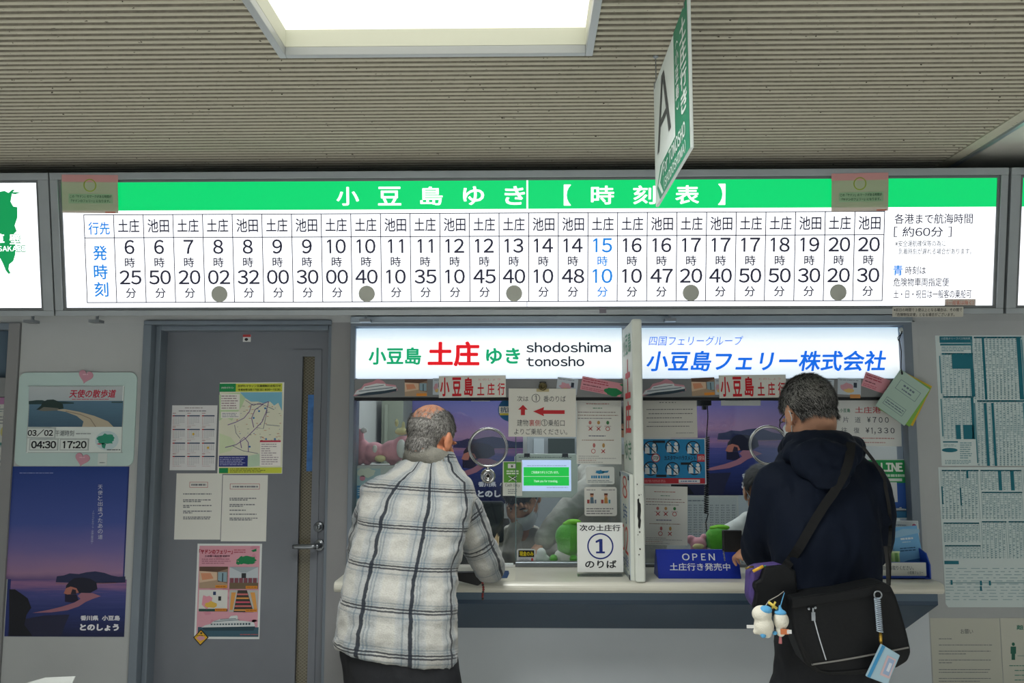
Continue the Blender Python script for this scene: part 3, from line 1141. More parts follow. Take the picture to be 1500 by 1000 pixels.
def dusk_poster(surf, r, label, name='poster', lift=0.0005, words=True):
    """travel poster: violet dusk over a tidal sandbar with two islands"""
    x0, y0, x1, y1 = r
    W, H = x1 - x0, y1 - y0
    q = lambda s, t: (x0 + W * s, y0 + H * t)
    qq = lambda a, b_, c, d: (x0 + W * a, y0 + H * b_, x0 + W * c, y0 + H * d)
    T = Sheet(surf, t=0.0008, lift=lift)
    T.base(r, '#23306e')
    root = T.done(name)
    sky = ramp_mat('dusk_sky', [(0.0, (108, 86, 128)), (0.06, (150, 116, 148)), (0.25, (110, 100, 156)), (0.5, (64, 80, 150)), (1.0, (28, 56, 126))], noisy=0.12, nscale=(2, 1, 7))
    seam = ramp_mat('dusk_sea', [(0.0, (22, 28, 66)), (0.45, (38, 50, 108)), (0.75, (66, 70, 132)), (0.93, (140, 100, 140)), (1.0, (96, 78, 128))], noisy=0.3, nscale=(3, 1, 30))
    T = Sheet(surf, t=0.0008, lift=lift)
    T.rect(qq(0, 0, 1, 0.663), sky)
    T.done('sky_picture', root)
    T = Sheet(surf, t=0.0008, lift=lift)
    T.rect(qq(0, 0.663, 1, 1), seam)
    T.done('sea_picture', root)
    T = Sheet(surf, t=0.0008, lift=lift)
    isl = [(0.4, 0.68), (0.41, 0.645), (0.47, 0.64), (0.52, 0.628), (0.6, 0.632), (0.66, 0.622), (0.74, 0.616), (0.82, 0.625), (0.88, 0.64), (0.94, 0.648), (1.0, 0.646), (1.0, 0.682), (0.8, 0.685), (0.6, 0.684)]
    T.poly([q(*p) for p in isl], '#252b4e', 2)
    T.line([q(0.4, 0.686), q(0.52, 0.69), q(0.75, 0.688), q(0.92, 0.683)], 0.012 * W, '#8a6478', 2)
    T.poly([q(*p) for p in ((0.48, 0.75), (0.49, 0.7), (0.52, 0.675), (0.56, 0.656), (0.63, 0.652), (0.7, 0.66), (0.75, 0.68), (0.76, 0.72), (0.7, 0.742), (0.58, 0.745))], '#1a1c2e', 3)
    T.poly([q(*p) for p in ((0.47, 0.745), (0.49, 0.715), (0.53, 0.705), (0.58, 0.715), (0.6, 0.74), (0.55, 0.75), (0.5, 0.752))], '#a86a5e', 4)
    T.poly([q(*p) for p in ((0.53, 0.75), (0.545, 0.72), (0.575, 0.725), (0.58, 0.75))], '#2a2234', 5)
    T.poly([q(*p) for p in ((0.48, 0.75), (0.58, 0.752), (0.6, 0.79), (0.54, 0.80), (0.48, 0.795))], '#1c1a34', 3)
    T.poly([q(*p) for p in ((0.2, 0.86), (0.34, 0.842), (0.46, 0.822), (0.56, 0.8), (0.615, 0.778), (0.59, 0.76), (0.62, 0.742), (0.72, 0.744), (0.79, 0.762), (0.73, 0.775), (0.66, 0.795), (0.6, 0.822), (0.5, 0.845), (0.36, 0.857))], '#9a6878', 4)
    T.poly([q(*p) for p in ((0, 0.995), (0, 0.722), (0.05, 0.722), (0.1, 0.745), (0.16, 0.775), (0.19, 0.83), (0.15, 0.87), (0.13, 0.93), (0.2, 0.995))], '#14161f', 3)
    T.poly([q(*p) for p in ((0.06, 0.995), (0.1, 0.9), (0.3, 0.875), (0.52, 0.87), (0.48, 0.93), (0.45, 0.995))], '#23253f', 2)
    T.done('island_pattern', root)
    T = Sheet(surf, t=0.0008, lift=lift)
    T.text('香川県', qq(0.615, 0.875, 0.77, 0.905), '#d8d8e0', 0.05, 5)
    T.done('lettering', root)
    T = Sheet(surf, t=0.0008, lift=lift)
    T.text('小豆島', qq(0.80, 0.875, 0.955, 0.905), '#d8d8e0', 0.05, 5)
    T.done('lettering', root)
    T = Sheet(surf, t=0.0008, lift=lift)
    T.text('とのしょう', qq(0.61, 0.925, 0.945, 0.965), '#e6e6ec', 0.06, 5)
    if words:
        T.done('lettering', root)
        T = Sheet(surf, t=0.0008, lift=lift)
        for i, s in enumerate('天使と出逢ったあの道'):
            T.text(s, qq(0.765, 0.108 + 0.0325 * i, 0.805, 0.134 + 0.0325 * i), '#c8cade', 0.0, 5)
        T.text('〜エンジェルロード・天使の散歩道〜', qq(0.58, 0.35, 0.86, 0.364), '#b4b6d2', 0.0, 5, turn=-90)
        T.bars(qq(0.09, 0.034, 0.38, 0.042), 1, '#9aa4d0', 5, seed=3, ragged=0)
    T.done('lettering', root)
    return tag(root, label, 'poster', 'dusk island travel posters')


W0 = wallsurf(0.0)
dusk_poster(W0, (14, 683, 184, 932), 'violet dusk island poster on the grey pier left of the door')

# --- low-tide time board on the pier
tb = Sheet(W0, t=0.006, lift=0.0003)
tb.base((26, 545.5, 199, 682), '#b4cac8', 0.03)
p = W0.pos(*W0.uv(112, 682), 0)
tide = tb.b.build('tide_board')
tag(tide, 'pale blue low-tide time board with a beach photograph on the grey pier', 'board')
T = Sheet(W0, t=0.0015, lift=0.0063)
T.base((42.5, 565, 181.5, 663), '#d4dcda')
T.frame((42.5, 565, 181.5, 663), 0.8, '#9aa4a4')
T.text('天使の散歩道', (103, 570.5, 172, 582.5), '#b01c3a', 0.025, 3, shear=0.15)
T.bars((107, 583.3, 161, 586), 1, '#b8586a', 3, seed=5, ragged=0)
T.text('干潮時刻', (82.5, 630, 110, 638.5), '#4c5458', 0.0, 3)
T.bars((113, 633.5, 136, 636.5), 1, '#8a9296', 3, seed=6, ragged=0)
T.ell(158, 645, 17, 14, '#b8ccd0', 2)
T.poly(noise_poly(157, 643, 12.5, 7.5, 22, 0.22, 4), '#2c8a70', 3)
T.poly([(150, 648), (157, 650), (155, 657), (151, 655)], '#2c8a70', 3)
T.ell(147, 650, 3, 1, '#c06070', 4)
T.bars((158, 657, 178, 660), 1, '#4c5458', 3, seed=8, ragged=0)
card = T.done('card', tide)
T = Sheet(W0, t=0.0022, lift=0.0063)
T.rect((44, 587, 181, 625), ramp_mat('beach_sea', [(0, (64, 92, 112)), (0.6, (84, 116, 138)), (1, (98, 122, 142))], noisy=0.25, nscale=(6, 1, 40)))
T.rect((44, 566, 181, 587), ramp_mat('beach_sky', [(0, (150, 162, 172)), (1, (178, 186, 190))], noisy=0.3, nscale=(3, 1, 8)))
T.poly([(44, 592), (44, 587.5), (55, 586), (64, 586), (70, 588), (95, 588), (110, 589.5), (110, 591), (80, 592)], '#2c4244', 2)
T.rect((165, 588, 181, 590), '#3c5458', 2)
T.poly([(55, 600), (62, 594), (64, 589), (71, 585.5), (80, 585), (88, 588), (94, 592), (95, 598), (86, 600)], '#263836', 3)
T.poly([(58, 601), (66, 596), (78, 597), (88, 598), (86, 601), (66, 602)], '#6c6c64', 4)
T.poly([(80, 600), (96, 599), (118, 603), (140, 609), (160, 617), (168, 625), (122, 625), (124, 617), (114, 609), (98, 603)], '#b2a894', 3)
T.line([(98, 602), (120, 607), (134, 613), (142, 625)], 1.2, '#8a7e70', 4)
T.done('picture', card)


def plate(r, s, tr, lw=0.035):
    T = Sheet(W0, t=0.003, lift=0.008)
    T.base(r, '#aeb6b6')
    T.rect((r[0] + 1.5, r[1] + 1.5, r[2] - 1.5, r[3] - 1.5), '#d2d8d6', 1)
    T.text(s, tr, '#15181e', lw, 2)
    T.done('number_plate', tide)


plate((41.5, 626, 83, 641.5), '03/02', (43, 628.5, 80, 639))
plate((45, 642.5, 87, 659.5), '04:30', (48, 645.5, 84.5, 656.5))
plate((89.5, 642.5, 131.5, 659.5), '17:20', (94, 645.5, 129, 656.5))


def heart(cx, cy, s, rot):
    pts = []
    for i in range(40):
        q = 2 * math.pi * i / 40
        X = 16 * math.sin(q) ** 3
        Y = -(13 * math.cos(q) - 5 * math.cos(2 * q) - 2 * math.cos(3 * q) - math.cos(4 * q))
        c_, s_ = math.cos(rot), math.sin(rot)
        pts.append((cx + (X * c_ - Y * s_) * s, cy + (X * s_ + Y * c_) * s))
    T = Sheet(W0, t=0.003, lift=0.0063)
    T.basepoly(pts, '#c08c9c')
    T.bars((cx - 4, cy - 4, cx + 5, cy - 1), 1, '#d4b0bc', 1, seed=int(cx))
    T.done('heart', tide)


heart(127, 551, 0.66, 0.25)
heart(122, 672, 0.66, 0.25)
T = Sheet(W0, t=0.0006, lift=0.0063)
T.base((144.5, 663.5, 158, 681), '#c8d0ce')
T.bars((147, 676, 155, 678.5), 1, '#6c7476', 1, seed=2, ragged=0)
T.done('sticker', tide)

# --- papers on the door
D0 = wallsurf(0.10)
T = Sheet(D0, t=0.0008, lift=0.0003)
T.base((250.5, 593.5, 317, 688.5), '#d8d8da')
T.bars((271, 596, 297, 598.3), 1, '#8a7a80', 1, seed=1, ragged=0, wmin=1)
T.bars((262, 600.5, 302, 603), 1, '#5a5a66', 1, seed=2, ragged=0)
for j, yy in enumerate((608, 628, 648, 667.5)):
    for i, xx in enumerate((253, 274.5, 296)):
        T.bars((xx, yy - 3.8, xx + 5, yy - 2), 1, '#a0505a', 1, seed=j * 3 + i, ragged=0)
        T.rect((xx, yy, xx + 18.5, yy + 1.7), '#2c4662', 1)
        T.rect((xx, yy, xx + 3, yy + 1.7), '#b0303a', 2)
        g = random.Random(j * 7 + i)
        for rr in range(5):
            for cc in range(7):
                if rr == 4 and cc > 3:
                    continue
                T.rect((xx + 0.4 + cc * 2.6, yy + 3.2 + rr * 2.2, xx + 1.5 + cc * 2.6, yy + 4.1 + rr * 2.2), '#b06a70' if cc == 0 else '#8a8c94', 1)
        T.bars((xx, yy + 14.4, xx + 14, yy + 15.4), 1, '#b08a90', 1, seed=j + i * 5)
        if (j, i) in ((1, 1), (2, 2)):
            T.ell(xx + 9, yy + 7.5, 1.6, 2, '#d8b040', 3, 10)
tag(T.done('calendar_sheet'), 'white one-page calendar of twelve small months on the grey door', 'calendar')

T = Sheet(D0, t=0.0008, lift=0.0006, rot=(367, 627, 0.3))
T.base((320.5, 560, 415, 693.7), '#e2e2da')
T.rect((321.5, 574, 414, 684), '#dcdcc8', 1)
T.rect((322, 561.5, 414, 573.5), '#c8d048', 1)
T.rect((322, 561.5, 346, 573.5), '#1c8c50', 2)
T.text('かがわマラソン', (325, 566, 343, 569), '#dfe8e0', 0.02, 3)
T.text('かがわマラソン交通規制のお知らせ', (349, 563.3, 412, 567), '#2c3018', 0.02, 3)
T.text('令和6年3月17日(日) 8:00-15:30', (349, 568.8, 411, 572.3), '#2c3018', 0.02, 3)
T.poly([(352, 574.5), (413.5, 574.5), (413.5, 602), (408, 590), (402, 594), (396, 588), (388, 591), (378, 588), (368, 588), (360, 583)], '#78b4cc', 2)
T.poly([(321.5, 578), (336, 576), (352, 575), (360, 583), (354, 596), (346, 606), (340, 616), (330, 610), (321.5, 616)], '#bcd4a8', 2)
T.poly([(321.5, 634), (338, 640), (346, 650), (338, 660), (321.5, 664)], '#cfdcb8', 2)
T.poly([(362, 668), (380, 664), (381, 682), (362, 684)], '#b8d0b8', 2)
for pts in (((334, 622), (346, 618), (358, 612), (366, 602), (369, 592), (384, 592), (394, 588)), ((330, 655), (346, 651), (360, 642), (374, 628), (384, 618), (390, 604), (394, 588)),
            ((372, 626), (369, 612), (374, 600), (386, 592)), ((354, 656), (352, 645), (358, 640), (364, 648), (364, 662))):
    T.line(pts, 1.1, '#806a9c', 4)
for pts in (((376, 626), (386, 628), (392, 600)), ((390, 622), (410, 624)), ((344, 622), (346, 634), (352, 642)), ((340, 652), (356, 660), (378, 664)), ((360, 586), (372, 594), (380, 590), (402, 600))):
    T.line(pts, 0.7, '#6a6e84', 4)
g = random.Random(3)
for i in range(60):
    x, y_ = g.uniform(345, 411), g.uniform(592, 645)
    T.rect((x, y_, x + g.uniform(1, 4), y_ + 0.8), g.choice(['#c07c6c', '#7c8cb0', '#9aa090', '#d0a080']), 3)
for x, y_ in ((380, 602), (389, 598), (372, 612), (366, 654), (390, 643), (403, 643)):
    T.ell(x, y_, 1.5, 1.5, '#4a86b8', 5, 10)
T.rect((324, 577, 351.5, 600), '#e8e6e0', 3)
T.bars((325, 578, 350, 599), 6, '#9c8890', 4, seed=11)
T.rect((324, 602.5, 351.5, 612), '#e8e6e0', 3)
T.bars((326, 604, 350, 611), 3, '#8c8ca0', 4, seed=12)
T.rect((381, 645, 411.5, 682), '#ece8e4', 4)
T.rect((381, 645, 411.5, 647.5), '#c03c54', 5)
T.bars((383, 649, 410, 681), 10, '#a89ca4', 5, seed=13, ragged=0.6)
T.rect((320.8, 667, 363, 683), '#26307c', 5)
T.bars((322, 668.5, 360, 681.5), 5, '#a4a8d0', 6, seed=14)
T.rect((320.8, 684.5, 412.5, 693), '#c8d048', 2)
T.rect((320.8, 685, 334, 692.5), '#1c8c50', 3)
T.bars((337, 685.5, 396, 692), 3, '#5c602c', 3, seed=15)
tag(T.done('map_poster'), 'yellow-green marathon traffic map poster on the grey door', 'poster')


def notice(surf, r, rows, label, seed, title=None, lift=0.0003, paper=PAPER, rot=0.0, name='notice', group=None, tcol=TXT):
    x0, y0, x1, y1 = r
    W, H = x1 - x0, y1 - y0
    T = Sheet(surf, t=0.0008, lift=lift, rot=((x0 + x1) / 2, (y0 + y1) / 2, rot) if rot else None)
    T.base(r, paper)
    if title:
        title(T, x0, y0, W, H)
    for k, (t, wd) in enumerate(rows):
        T.bars((x0 + W * 0.17, y0 + H * t, x0 + W * (0.17 + wd), y0 + H * (t + 0.022)), 1, tcol, 1, seed=seed * 31 + k, ragged=0, h=0.75, wmax=5)
    return tag(T.done(name), label, 'notice', group)


def boxed(T, x0, y0, W, H):
    T.frame((x0 + W * 0.31, y0 + H * 0.13, x0 + W * 0.71, y0 + H * 0.215), 0.6, '#b05058', 1)
    T.bars((x0 + W * 0.35, y0 + H * 0.155, x0 + W * 0.67, y0 + H * 0.19), 1, TXT, 2, seed=4, ragged=0, h=0.8)


def boxed2(T, x0, y0, W, H):
    T.frame((x0 + W * 0.18, y0 + H * 0.13, x0 + W * 0.84, y0 + H * 0.215), 0.6, '#b05058', 1)
    T.bars((x0 + W * 0.24, y0 + H * 0.16, x0 + W * 0.8, y0 + H * 0.19), 1, TXT, 2, seed=4, ragged=0, h=0.8)


notice(D0, (257, 693, 324.2, 790), [(0.30, 0.62), (0.39, 0.6), (0.415, 0.4), (0.475, 0.62), (0.50, 0.15), (0.56, 0.62), (0.585, 0.2), (0.65, 0.62), (0.675, 0.6)],
       'white notice with a small red-boxed title under the calendar on the door', 1, boxed)
notice(D0, (325.2, 695.5, 391.2, 792.5), [(0.34, 0.6), (0.365, 0.4), (0.435, 0.56), (0.46, 0.3), (0.52, 0.36), (0.58, 0.6), (0.64, 0.62), (0.665, 0.5)],
       'white notice with a wide red-boxed title under the marathon map on the door', 2, boxed2, lift=0.0006)


def ferry(T, x, y_, s, k=2, hull='#2a4450', sup='#cfd4d6'):
    """a white car ferry seen from the side; x,y_ = bow-left waterline, s = length"""
    q = lambda a, b_: (x + s * a, y_ - s * b_)
    T.poly([q(0, 0.03), q(0.06, 0.0), q(0.97, 0.0), q(1.0, 0.05), q(1.0, 0.09), q(0.02, 0.07)], hull, k)
    T.poly([q(-0.02, 0.06), q(1.0, 0.08), q(0.98, 0.16), q(0.74, 0.19), q(0.2, 0.14), q(0.05, 0.1)], sup, k + 1)
    T.poly([q(0.16, 0.14), q(0.7, 0.18), q(0.66, 0.24), q(0.34, 0.22), q(0.22, 0.18)], sup, k + 2)
    T.poly([q(0.5, 0.23), q(0.68, 0.24), q(0.66, 0.29), q(0.54, 0.28)], sup, k + 2)
    for i in range(14):
        a = 0.16 + 0.055 * i
        T.rect((x + s * a, y_ - s * (0.13 + 0.0014 * i), x + s * (a + 0.035), y_ - s * 0.108), '#4a5c68', k + 3)
    T.line([q(0.22, 0.175), q(0.7, 0.205)], s * 0.012, '#5c6c78', k + 3)
    T.line([q(0.34, 0.21), q(0.64, 0.228)], s * 0.012, '#5c6c78', k + 3)


def photo_room(T, r, k, kind):
    x0, y0, x1, y1 = r
    W, H = x1 - x0, y1 - y0
    q = lambda s, t: (x0 + W * s, y0 + H * t)
    R_ = lambda a, b_, c, d: (x0 + W * a, y0 + H * b_, x0 + W * c, y0 + H * d)
    if kind == 0:
        T.rect(r, '#8a7464', k)
        T.poly([q(0, 0.2), q(0.62, 0.25), q(0.62, 0.62), q(0, 0.75)], '#d0b49a', k + 1)
        T.poly([q(0.05, 0.3), q(0.4, 0.3), q(0.5, 0.55), q(0.1, 0.62)], '#cc8c6c', k + 2)
        T.poly([q(0, 0), q(1, 0), q(1, 0.1), q(0.62, 0.25), q(0, 0.2)], '#5c4438', k + 1)
        T.rect(R_(0.66, 0.25, 0.97, 0.7), '#86a0ac', k + 2)
        T.rect(R_(0.8, 0.3, 0.84, 0.7), '#34444c', k + 3)
        T.poly([q(0, 0.75), q(0.62, 0.62), q(1, 0.8), q(1, 1), q(0, 1)], '#a89078', k + 2)
    elif kind == 1:
        T.rect(r, '#9aa4ac', k)
        T.poly([q(0, 0), q(0.4, 0.25), q(0.6, 0.25), q(1, 0), q(1, 0.5), q(0, 0.5)], '#b8c0c6', k + 1)
        T.rect(R_(0.42, 0.28, 0.58, 0.5), '#2c3034', k + 2)
        for i in range(6):
            T.rect(R_(0.02 + 0.16 * i, 0.5, 0.15 + 0.16 * i, 0.72), '#7c4450', k + 3)
        T.rect(R_(0, 0.72, 1, 1), '#6c5c48', k + 2)
    elif kind == 2:
        T.rect(r, '#d4d4d0', k)
        T.rect(R_(0.5, 0.08, 0.6, 0.24), '#2c3c64', k + 1)
        T.rect(R_(0.68, 0.3, 0.78, 0.5), '#24282c', k + 1)
        T.poly(noise_poly(x0 + W * 0.28, y0 + H * 0.55, W * 0.2, H * 0.3, 12, 0.3, 4), '#d894a4', k + 1)
        T.poly(noise_poly(x0 + W * 0.42, y0 + H * 0.68, W * 0.2, H * 0.14, 12, 0.3, 5), '#d8b04c', k + 2)
        T.rect(R_(0, 0.88, 1, 1), '#2c4c44', k + 1)
    else:
        T.rect(r, '#b4b4b0', k)
        T.poly([q(0.3, 0), q(0.62, 0), q(0.85, 1), q(0.15, 1)], '#3c3834', k + 1)
        for i in range(5):
            t = 0.15 + 0.18 * i
            T.poly([q(0.3 - 0.13 * t, t), q(0.62 + 0.2 * t, t), q(0.62 + 0.22 * t, t + 0.07), q(0.3 - 0.15 * t, t + 0.07)], ['#c86c6c', '#d89a50', '#c8546c'][i % 3], k + 2)
        T.poly([q(0.08, 0.1), q(0.24, 0.1), q(0.12, 0.9), q(0.02, 0.9)], '#d89a50', k + 2)
        T.poly([q(0.74, 0.1), q(0.9, 0.1), q(0.98, 0.9), q(0.88, 0.9)], '#d89a50', k + 2)


T = Sheet(D0, t=0.0008, lift=0.0003)
T.base((287, 796, 382, 935.5), '#d8dcdc')
T.rect((290, 799, 379, 932), '#d49aa8', 1)
for i in range(24):
    g = random.Random(i)
    x, y_ = g.uniform(293, 376), g.uniform(800, 915)
    T.poly(noise_poly(x, y_, g.uniform(3, 7), g.uniform(2, 5), 9, 0.3, i), '#cc8a9c', 2)
T.text('「ヤドンのフェリー」', (292, 804, 341, 811), '#a01c34', 0.04, 4)
T.bars((343, 803.5, 361, 810), 2, '#b05a68', 4, seed=3)
T.text('土庄港〜高松港 就航中', (300, 812.5, 337, 815.5), '#5c3c4c', 0.02, 4)
T.bars((296, 817, 340, 826), 3, '#a86a7c', 4, seed=4)
T.poly(noise_poly(362, 820, 15, 6.5, 26, 0.22, 9), '#1c7c4c', 4)
T.poly([(347, 820), (352, 826), (349, 827), (346, 825)], '#1c7c4c', 4)
T.poly([(368, 806), (376, 803), (376, 807), (371, 808)], '#1c7c4c', 4)
for i, r in enumerate(((292.5, 829.5, 334, 861), (336.5, 830, 378.5, 862), (291.5, 863.5, 333.5, 895), (336, 864, 378, 896))):
    photo_room(T, r, 4, i)
    T.rect((r[2] - 18, r[3] - 4.5, r[2] - 1, r[3] - 0.5), '#d88a2c', 9)
    T.bars((r[2] - 17, r[3] - 3.6, r[2] - 2, r[3] - 1.5), 1, '#7c4a20', 10, seed=i, ragged=0)
T.rect((290, 918, 379, 932), '#3c5c6c', 4)
ferry(T, 297, 923, 77, 6)
T.bars((352, 927.5, 378, 930), 1, '#b05a5a', 6, seed=9, ragged=0)
tag(T.done('ferry_poster'), 'pink ferry poster with four cabin photographs and a white ship on the door', 'poster')

T = Sheet(D0, t=0.0008, lift=0.0032)
T.basepoly([(295, 921), (306, 933), (294, 945), (283.5, 933)], '#24221c')
T.poly([(295, 922.8), (304.3, 933), (294, 943.2), (285.2, 933)], '#d8a82c', 1)
T.poly([(288, 934), (293, 930.5), (300, 932), (301, 935), (294, 938)], '#c890a0', 2)
T.bars((289, 929, 301, 931), 1, '#3c3424', 3, seed=4, ragged=0)
T.ell(295.5, 926.6, 1.6, 1.6, '#3c3424', 2, 10)
tag(T.done('sticker'), 'yellow diamond sticker over the lower left corner of the pink ferry poster', 'sticker')
T = Sheet(D0, t=0.0008, lift=0.0003)
T.base((356, 490, 367.5, 500.5), '#d8d8d8')
T.rect((356, 490, 367.5, 493.5), '#b84040', 1)
T.ell(361, 497, 2.6, 2.2, '#2a2a2c', 1, 12)
tag(T.done('sticker'), 'tiny white sticker with a red top edge high on the grey door', 'sticker')

# --- stickers and cards on the grey rail over the panes
B0 = wallsurf(-0.02)


def ferry_cutout(x0, label):
    T = Sheet(B0, t=0.0006, lift=0.0003)
    T.basepoly([(x0, 580), (x0 + 4, 572), (x0 + 12, 568), (x0 + 16, 562), (x0 + 28, 559), (x0 + 36, 554.5), (x0 + 44, 558), (x0 + 48, 562), (x0 + 62, 564), (x0 + 65, 571), (x0 + 60, 574), (x0 + 30, 577)], '#c48c98')
    q = lambda a, b_: (x0 + a, b_)
    T.poly([q(1, 578), q(6, 571.5), q(30, 567), q(48, 565), q(63, 566.5), q(63, 571), q(45, 573), q(20, 576)], '#c8ced2', 1)
    T.poly([q(12, 571), q(16, 566), q(34, 561.5), q(47, 562), q(48, 566), q(30, 568)], '#d4d8da', 2)
    T.line([q(8, 573), q(58, 567.5)], 1.0, '#4c5c6a', 3)
    T.line([q(17, 568), q(45, 564)], 0.9, '#4c5c6a', 3)
    T.poly([q(2, 579), q(22, 574.5), q(46, 572), q(64, 569), q(63, 573), q(40, 577), q(12, 579.5)], '#2a3c48', 3)
    return tag(T.done('ship_sticker'), label, 'sticker', 'ferry cutout stickers')


ferry_cutout(517.5, 'ferry-shaped cutout sticker at the far left of the rail under the red 土庄 sign')
ferry_cutout(940, 'ferry-shaped cutout sticker on the rail under the blue 小豆島フェリー sign')


def photo_sticker(r, rot, label, kind=0, tint=None):
    T = Sheet(B0, t=0.0006, lift=0.0003, rot=((r[0] + r[2]) / 2, (r[1] + r[3]) / 2, rot))
    T.base(r, '#c0c8cc')
    photo_room(T, r, 1, kind)
    T.rect((r[2] - 16, r[3] - 4, r[2] - 1, r[3]), '#d88a34', 6)
    return tag(T.done('photo_sticker'), label, 'sticker', 'cabin photo stickers')


photo_sticker((593, 555, 626, 580), 0.5, 'small cabin photo sticker on the rail left of the red 小豆島土庄行 card')
photo_sticker((1013, 553, 1047, 579), 2.5, 'small cabin photo sticker on the rail right of the ferry cutout by the partition')


def qr_sticker(r, rot, label, col_='#b4bec8'):
    x0, y0, x1, y1 = r
    T = Sheet(B0, t=0.0006, lift=0.0003, rot=((x0 + x1) / 2, (y0 + y1) / 2, rot))
    T.base(r, col_)
    T.poly(noise_poly(x0 + (x1 - x0) * 0.4, y0 + (y1 - y0) * 0.55, (x1 - x0) * 0.25, (y1 - y0) * 0.25, 14, 0.3, int(x0)), '#c0909c', 1)
    T.poly(noise_poly(x0 + (x1 - x0) * 0.5, y0 + (y1 - y0) * 0.75, (x1 - x0) * 0.2, (y1 - y0) * 0.12, 14, 0.3, int(x0)), '#d0b070', 2)
    T.rect((x1 - (x1 - x0) * 0.32, y0 + (y1 - y0) * 0.25, x1 - (x1 - x0) * 0.18, y0 + (y1 - y0) * 0.55), '#2c3444', 2)
    T.bars((x0 + 2, y0 + 1.5, x1 - 3, y0 + 4), 1, '#7c8490', 2, seed=3, ragged=0.2)
    return tag(T.done('sticker'), label, 'sticker', 'pale blue picture stickers on the rail')


qr_sticker((634, 554, 646, 578), 0, 'pale sticker on the rail tucked under the left edge of the red 小豆島土庄行 card')
qr_sticker((815.5, 553.5, 846, 577), -7, 'tilted pale blue sticker on the rail above the 次は card')
qr_sticker((1047, 555, 1058, 578), 0, 'pale sticker on the rail tucked behind the second red 小豆島土庄行 card')
qr_sticker((1196, 555, 1221, 580), -6, 'pale sticker on the rail beside the grey-haired man\'s head')
qr_sticker((1227, 554, 1261, 578), -3, 'pale blue sticker on the rail above the fare sheet')
T = Sheet(B0, t=0.0006, lift=0.0012)
T.base((1245, 577.5, 1260, 583), '#c88a50')
tag(T.done('tape'), 'short piece of orange tape on the rail above the fare sheet', 'tape')


def pink_sticker(r, rot, label, island):
    x0, y0, x1, y1 = r
    T = Sheet(B0, t=0.0006, lift=0.0003, rot=((x0 + x1) / 2, (y0 + y1) / 2, rot))
    T.base(r, '#cc8c98')
    W, H = x1 - x0, y1 - y0
    T.bars((x0 + 2, y0 + H * 0.08, x1 - W * 0.3, y0 + H * 0.42), 2, '#a03c50', 1, seed=2, ragged=0.1)
    T.bars((x0 + 3, y0 + H * 0.5, x1 - W * 0.5, y0 + H * 0.66), 1, '#6c3c4c', 1, seed=3, ragged=0.1)
    T.bars((x0 + 2, y0 + H * 0.72, x1 - W * 0.4, y0 + H * 0.95), 2, '#b05a6a', 1, seed=4, ragged=0.1)
    if island:
        T.poly(noise_poly(x1 - W * 0.2, y0 + H * 0.72, W * 0.2, H * 0.3, 20, 0.2, 6), '#1c7c4c', 2)
        T.poly([(x1 - W * 0.08, y0 + H * 0.1), (x1, y0), (x1, y0 + H * 0.2)], '#1c7c4c', 2)
    return tag(T.done('map_sticker'), label, 'sticker', 'pink map stickers on the rail')


pink_sticker((851, 556, 911, 576), -11, 'tilted pink sticker with a green island beside the partition', True)
pink_sticker((1264, 550, 1302, 572), -20, 'steeply tilted pink sticker on the rail beside the hanging notebooks', False)


def route_card(x0, y0, x1, y1, label, rot):
    T = Sheet(B0, t=0.004, lift=0.002, rot=((x0 + x1) / 2, (y0 + y1) / 2, rot))
    T.base((x0, y0, x1, y1), '#d6d6d0')
    W = (x1 - x0) / 98
    for s, a in (('小', 2), ('豆', 19.5), ('島', 37)):
        T.text(s, (x0 + a * W, y0 + 2.5, x0 + (a + 13.5) * W, y1 - 2), '#c41c28', 0.03, 1)
    for s, a in (('土', 56), ('庄', 71), ('行', 86)):
        T.text(s, (x0 + a * W, y0 + 11, x0 + (a + 10.5) * W, y1 - 3), '#c41c28', 0.02, 1)
    T.text('とのしょう', (x0 + 58 * W, y0 + 4.5, x0 + 90 * W, y0 + 7.5), '#d0888c', 0.0, 1)
    return tag(T.done('route_card'), label, 'sign', 'red lettered route cards on the rail')


route_card(643, 550, 741, 582, 'white card with red 小豆島土庄行 above the left ticket window', 0.6)
route_card(1053, 549, 1151, 582.5, 'white card with red 小豆島土庄行 beside the grey-haired man\'s head', 0.6)
G0 = wallsurf(0.032)
T = Sheet(G0, t=0.0008, lift=0.0003)
T.base((690, 580, 718, 587.5), '#c8ccc8')
tag(T.done('label'), 'narrow blank white label on the glass just under the left red route card', 'label')
T = Sheet(G0, t=0.0008, lift=0.0003)
T.base((1056, 581, 1114, 594), '#ccd0d0')
T.bars((1062, 585, 1100, 588), 1, '#b0b4b4', 1, seed=3)
tag(T.done('label'), 'pale label on the glass just under the second red route card', 'label')

# 次は① card with its clip
T = Sheet(B0, t=0.003, lift=0.004, rot=(794, 604, -0.3))
T.base((745, 569, 843.5, 639.5), '#d4d3cb')
D_ = '#34373c'
T.text('次は', (757.5, 580, 774, 588), D_, 0.0)
T.ring(784.8, 583, 6.1, 0.8, D_)
T.text('1', (783.2, 579, 785.8, 587), D_, 0.0)
T.text('番のりば', (796, 579.5, 828.5, 588.5), D_, 0.0)
R_ = '#b4242c'
T.poly([(766, 593), (773, 600), (769, 600), (769, 608), (763, 608), (763, 600), (759, 600)], R_)
T.poly([(781, 602.5), (797, 596), (796, 600.5), (827, 600.5), (827, 606), (796, 606), (797, 609.5)], R_)
T.text('建物', (757.5, 614.5, 774, 624), D_, 0.0)
T.text('裏側', (775, 614.5, 791.5, 624), R_, 0.0)
T.ring(797.5, 619, 4.8, 0.7, D_)
T.text('1', (796.2, 615.5, 798.4, 622.5), D_, 0.0)
T.text('乗船口', (803, 614.5, 827, 624), D_, 0.0)
